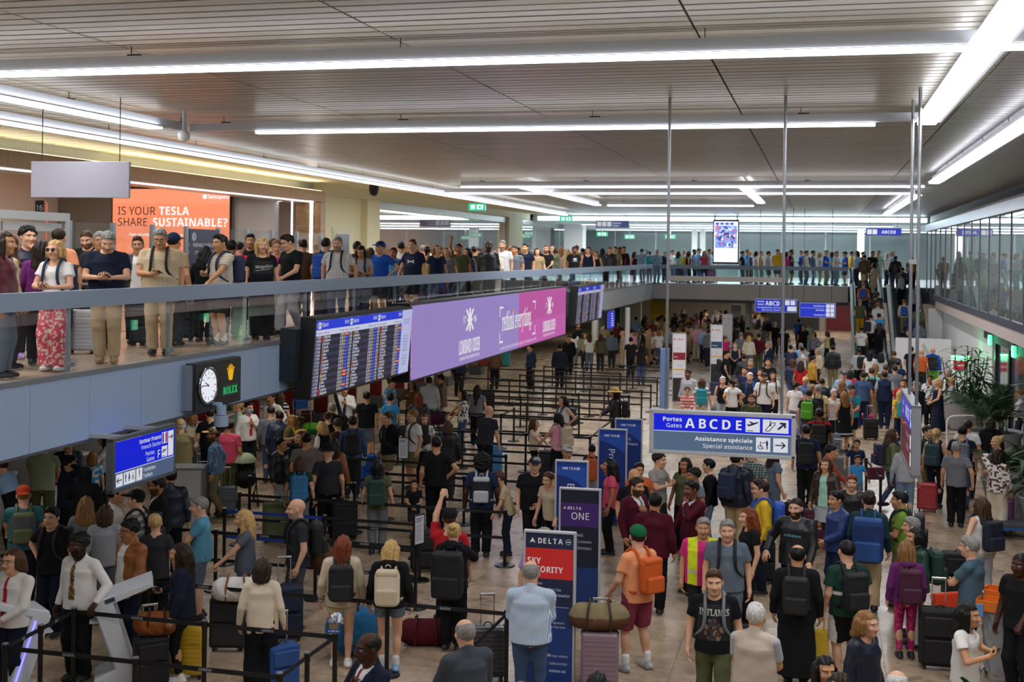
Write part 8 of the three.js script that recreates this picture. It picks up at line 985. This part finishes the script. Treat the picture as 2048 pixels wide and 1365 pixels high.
function planter(label, x, D, r, h, kind, tall) { const o = thing('planter', label, 'planter', x, 0, D, 0, 'planters with greenery'); part('pot', new THREE.LatheGeometry([[0.0, 0.01], [r * 0.72, 0.01], [r * 0.74, 0.04], [r, h - 0.05], [r + 0.03, h - 0.02], [r + 0.03, h], [r - 0.04, h], [r - 0.05, h - 0.08], [0, h - 0.08]].map((p) => new THREE.Vector2(...p)), 28), potMat, o); part('soil', new THREE.CylinderGeometry(r - 0.06, r - 0.06, 0.02, 20), soil, o, 0, h - 0.07, 0);
  if (kind === 'palm') for (let k = 0; k < 34; k++) { const s = tall * (0.7 + 0.4 * hash2(k, 2, 4)), f = part('frond', frondG, leafMats[k % 3], o, (hash2(k, 1, 7) - 0.5) * r, h - 0.05, (hash2(k, 5, 7) - 0.5) * r); f.scale.setScalar(s); f.rotation.set(-0.25 - 0.75 * hash2(k, 3, 3), k * 2.4, 0, 'YXZ'); }
  else { for (let c = 0; c < 11; c++) { const sx = (hash2(c, 8, 2) - 0.5) * r * 1.3, sz = (hash2(c, 4, 9) - 0.5) * r * 1.3, H = tall * (0.6 + 0.45 * hash2(c, 6, 6)); part('stem', bar([sx, h - 0.08, sz], [sx * 1.6, h + H, sz * 1.6], 0.016), mat(0x4a4030, 0.8), o); for (let k = 0; k < 26; k++) { const t = 0.12 + 0.88 * k / 26, q = part('leaf', k & 1 ? bladeA : bladeB, leafMats[(k + c) % 3], o, sx + sx * 0.6 * t, h + H * t, sz + sz * 0.6 * t); q.rotation.set(0.2 - 0.9 * t + hash2(k, c, 1) * 0.5, k * 2.399 + c, 0, 'YXZ'); q.scale.setScalar(1.0 + 0.5 * hash2(k, c, 5)); } } } return o; }
planter('grey round planter with a tall dark leafy bush near the kiosk', 4.5, 40.8, 0.75, 0.85, 'bush', 1.75);
planter('grey round planter with a wide palm beside the tube barrier', 4.55, 34.6, 0.75, 0.8, 'palm', 1.25);
planter('grey tapered planter with small palm next to the patterned tunic', 3.98, 27.2, 0.62, 0.78, 'palm', 0.75);
planter('pale tapered planter with leafy shrub at the edge of the walkway', 4.45, 25.6, 0.6, 0.75, 'bush', 0.9);
// ---------- dense distant crowd: nobody could count it ----------
{ const C2 = ['black', 'navy', 'char', 'brown', 'grey', 'white', 'lblue', 'oat', 'maroon', 'olive', 'ink', 'steel', 'pink', 'tan', 'khaki', 'black', 'char'], HK = ['short', 'long', 'short', 'bob', 'buzz', 'wavy', 'pony', 'short'], pick = (a) => a[Math.floor(rnd() * a.length)];
  for (let k = 0; k < 120; k++) { const up = k >= 88, D = up ? 34 + rnd() * 34 : 57 + rnd() * 26, x = up ? -11 - rnd() * 4.2 : D > 67 ? -9.5 + rnd() * 6.5 : -8.8 + rnd() * 4.2; crowd.push({ x, y: up ? UP : 0, D, turn: rnd() * 6.28, h: 1.58 + rnd() * 0.26, sex: rnd() < 0.5 ? 'f' : 'm', arms: pick(['dd', 'yd', 'dy', 'dd']), legs: 's', lod: 2, top: [pick(['T', 'T', 'L', 'J', 'P']), PAL[pick(C2)]], low: [pick(['t', 't', 'j', 's']), PAL[pick(['black', 'char', 'navy', 'denim', 'khaki', 'ink'])]], hair: [pick(HK), HAIR[pick(['k', 'd', 'b', 'l', 'k', 'd', 'y', 'g'])]], skin: SKIN[pick(['a', 'a', 'b', 'b', 'c', 'd'])], label: 'x', id: 400 + k }); }
  const P = [], N = [], C = [], I = []; let base = 0;
  for (const o of crowd) { o.lod = 2; const r = person(o); scene.remove(r); used.set('person', used.get('person') - 1); r.updateMatrixWorld(true); for (const m of r.children) { const g = m.geometry.clone().applyMatrix4(m.matrixWorld), a = g.attributes; for (let i = 0; i < a.position.array.length; i++) { P.push(a.position.array[i]); N.push(a.normal.array[i]); C.push(a.color.array[i]); } for (const i of g.index.array) I.push(i + base); base += a.position.count; } }
  const g = new THREE.BufferGeometry(); g.setAttribute('position', new THREE.Float32BufferAttribute(P, 3)); g.setAttribute('normal', new THREE.Float32BufferAttribute(N, 3)); g.setAttribute('color', new THREE.Float32BufferAttribute(C, 3)); g.setIndex(I);
  const m = part('crowd', g, new THREE.MeshPhysicalMaterial({ vertexColors: true, roughness: 0.8, specularIntensity: 0.4 }), scene); tag(m, 'dense crowd of travellers at the far check-in desks and gallery rear', 'crowd', null, 'stuff'); }
renderer.render(scene, camera);
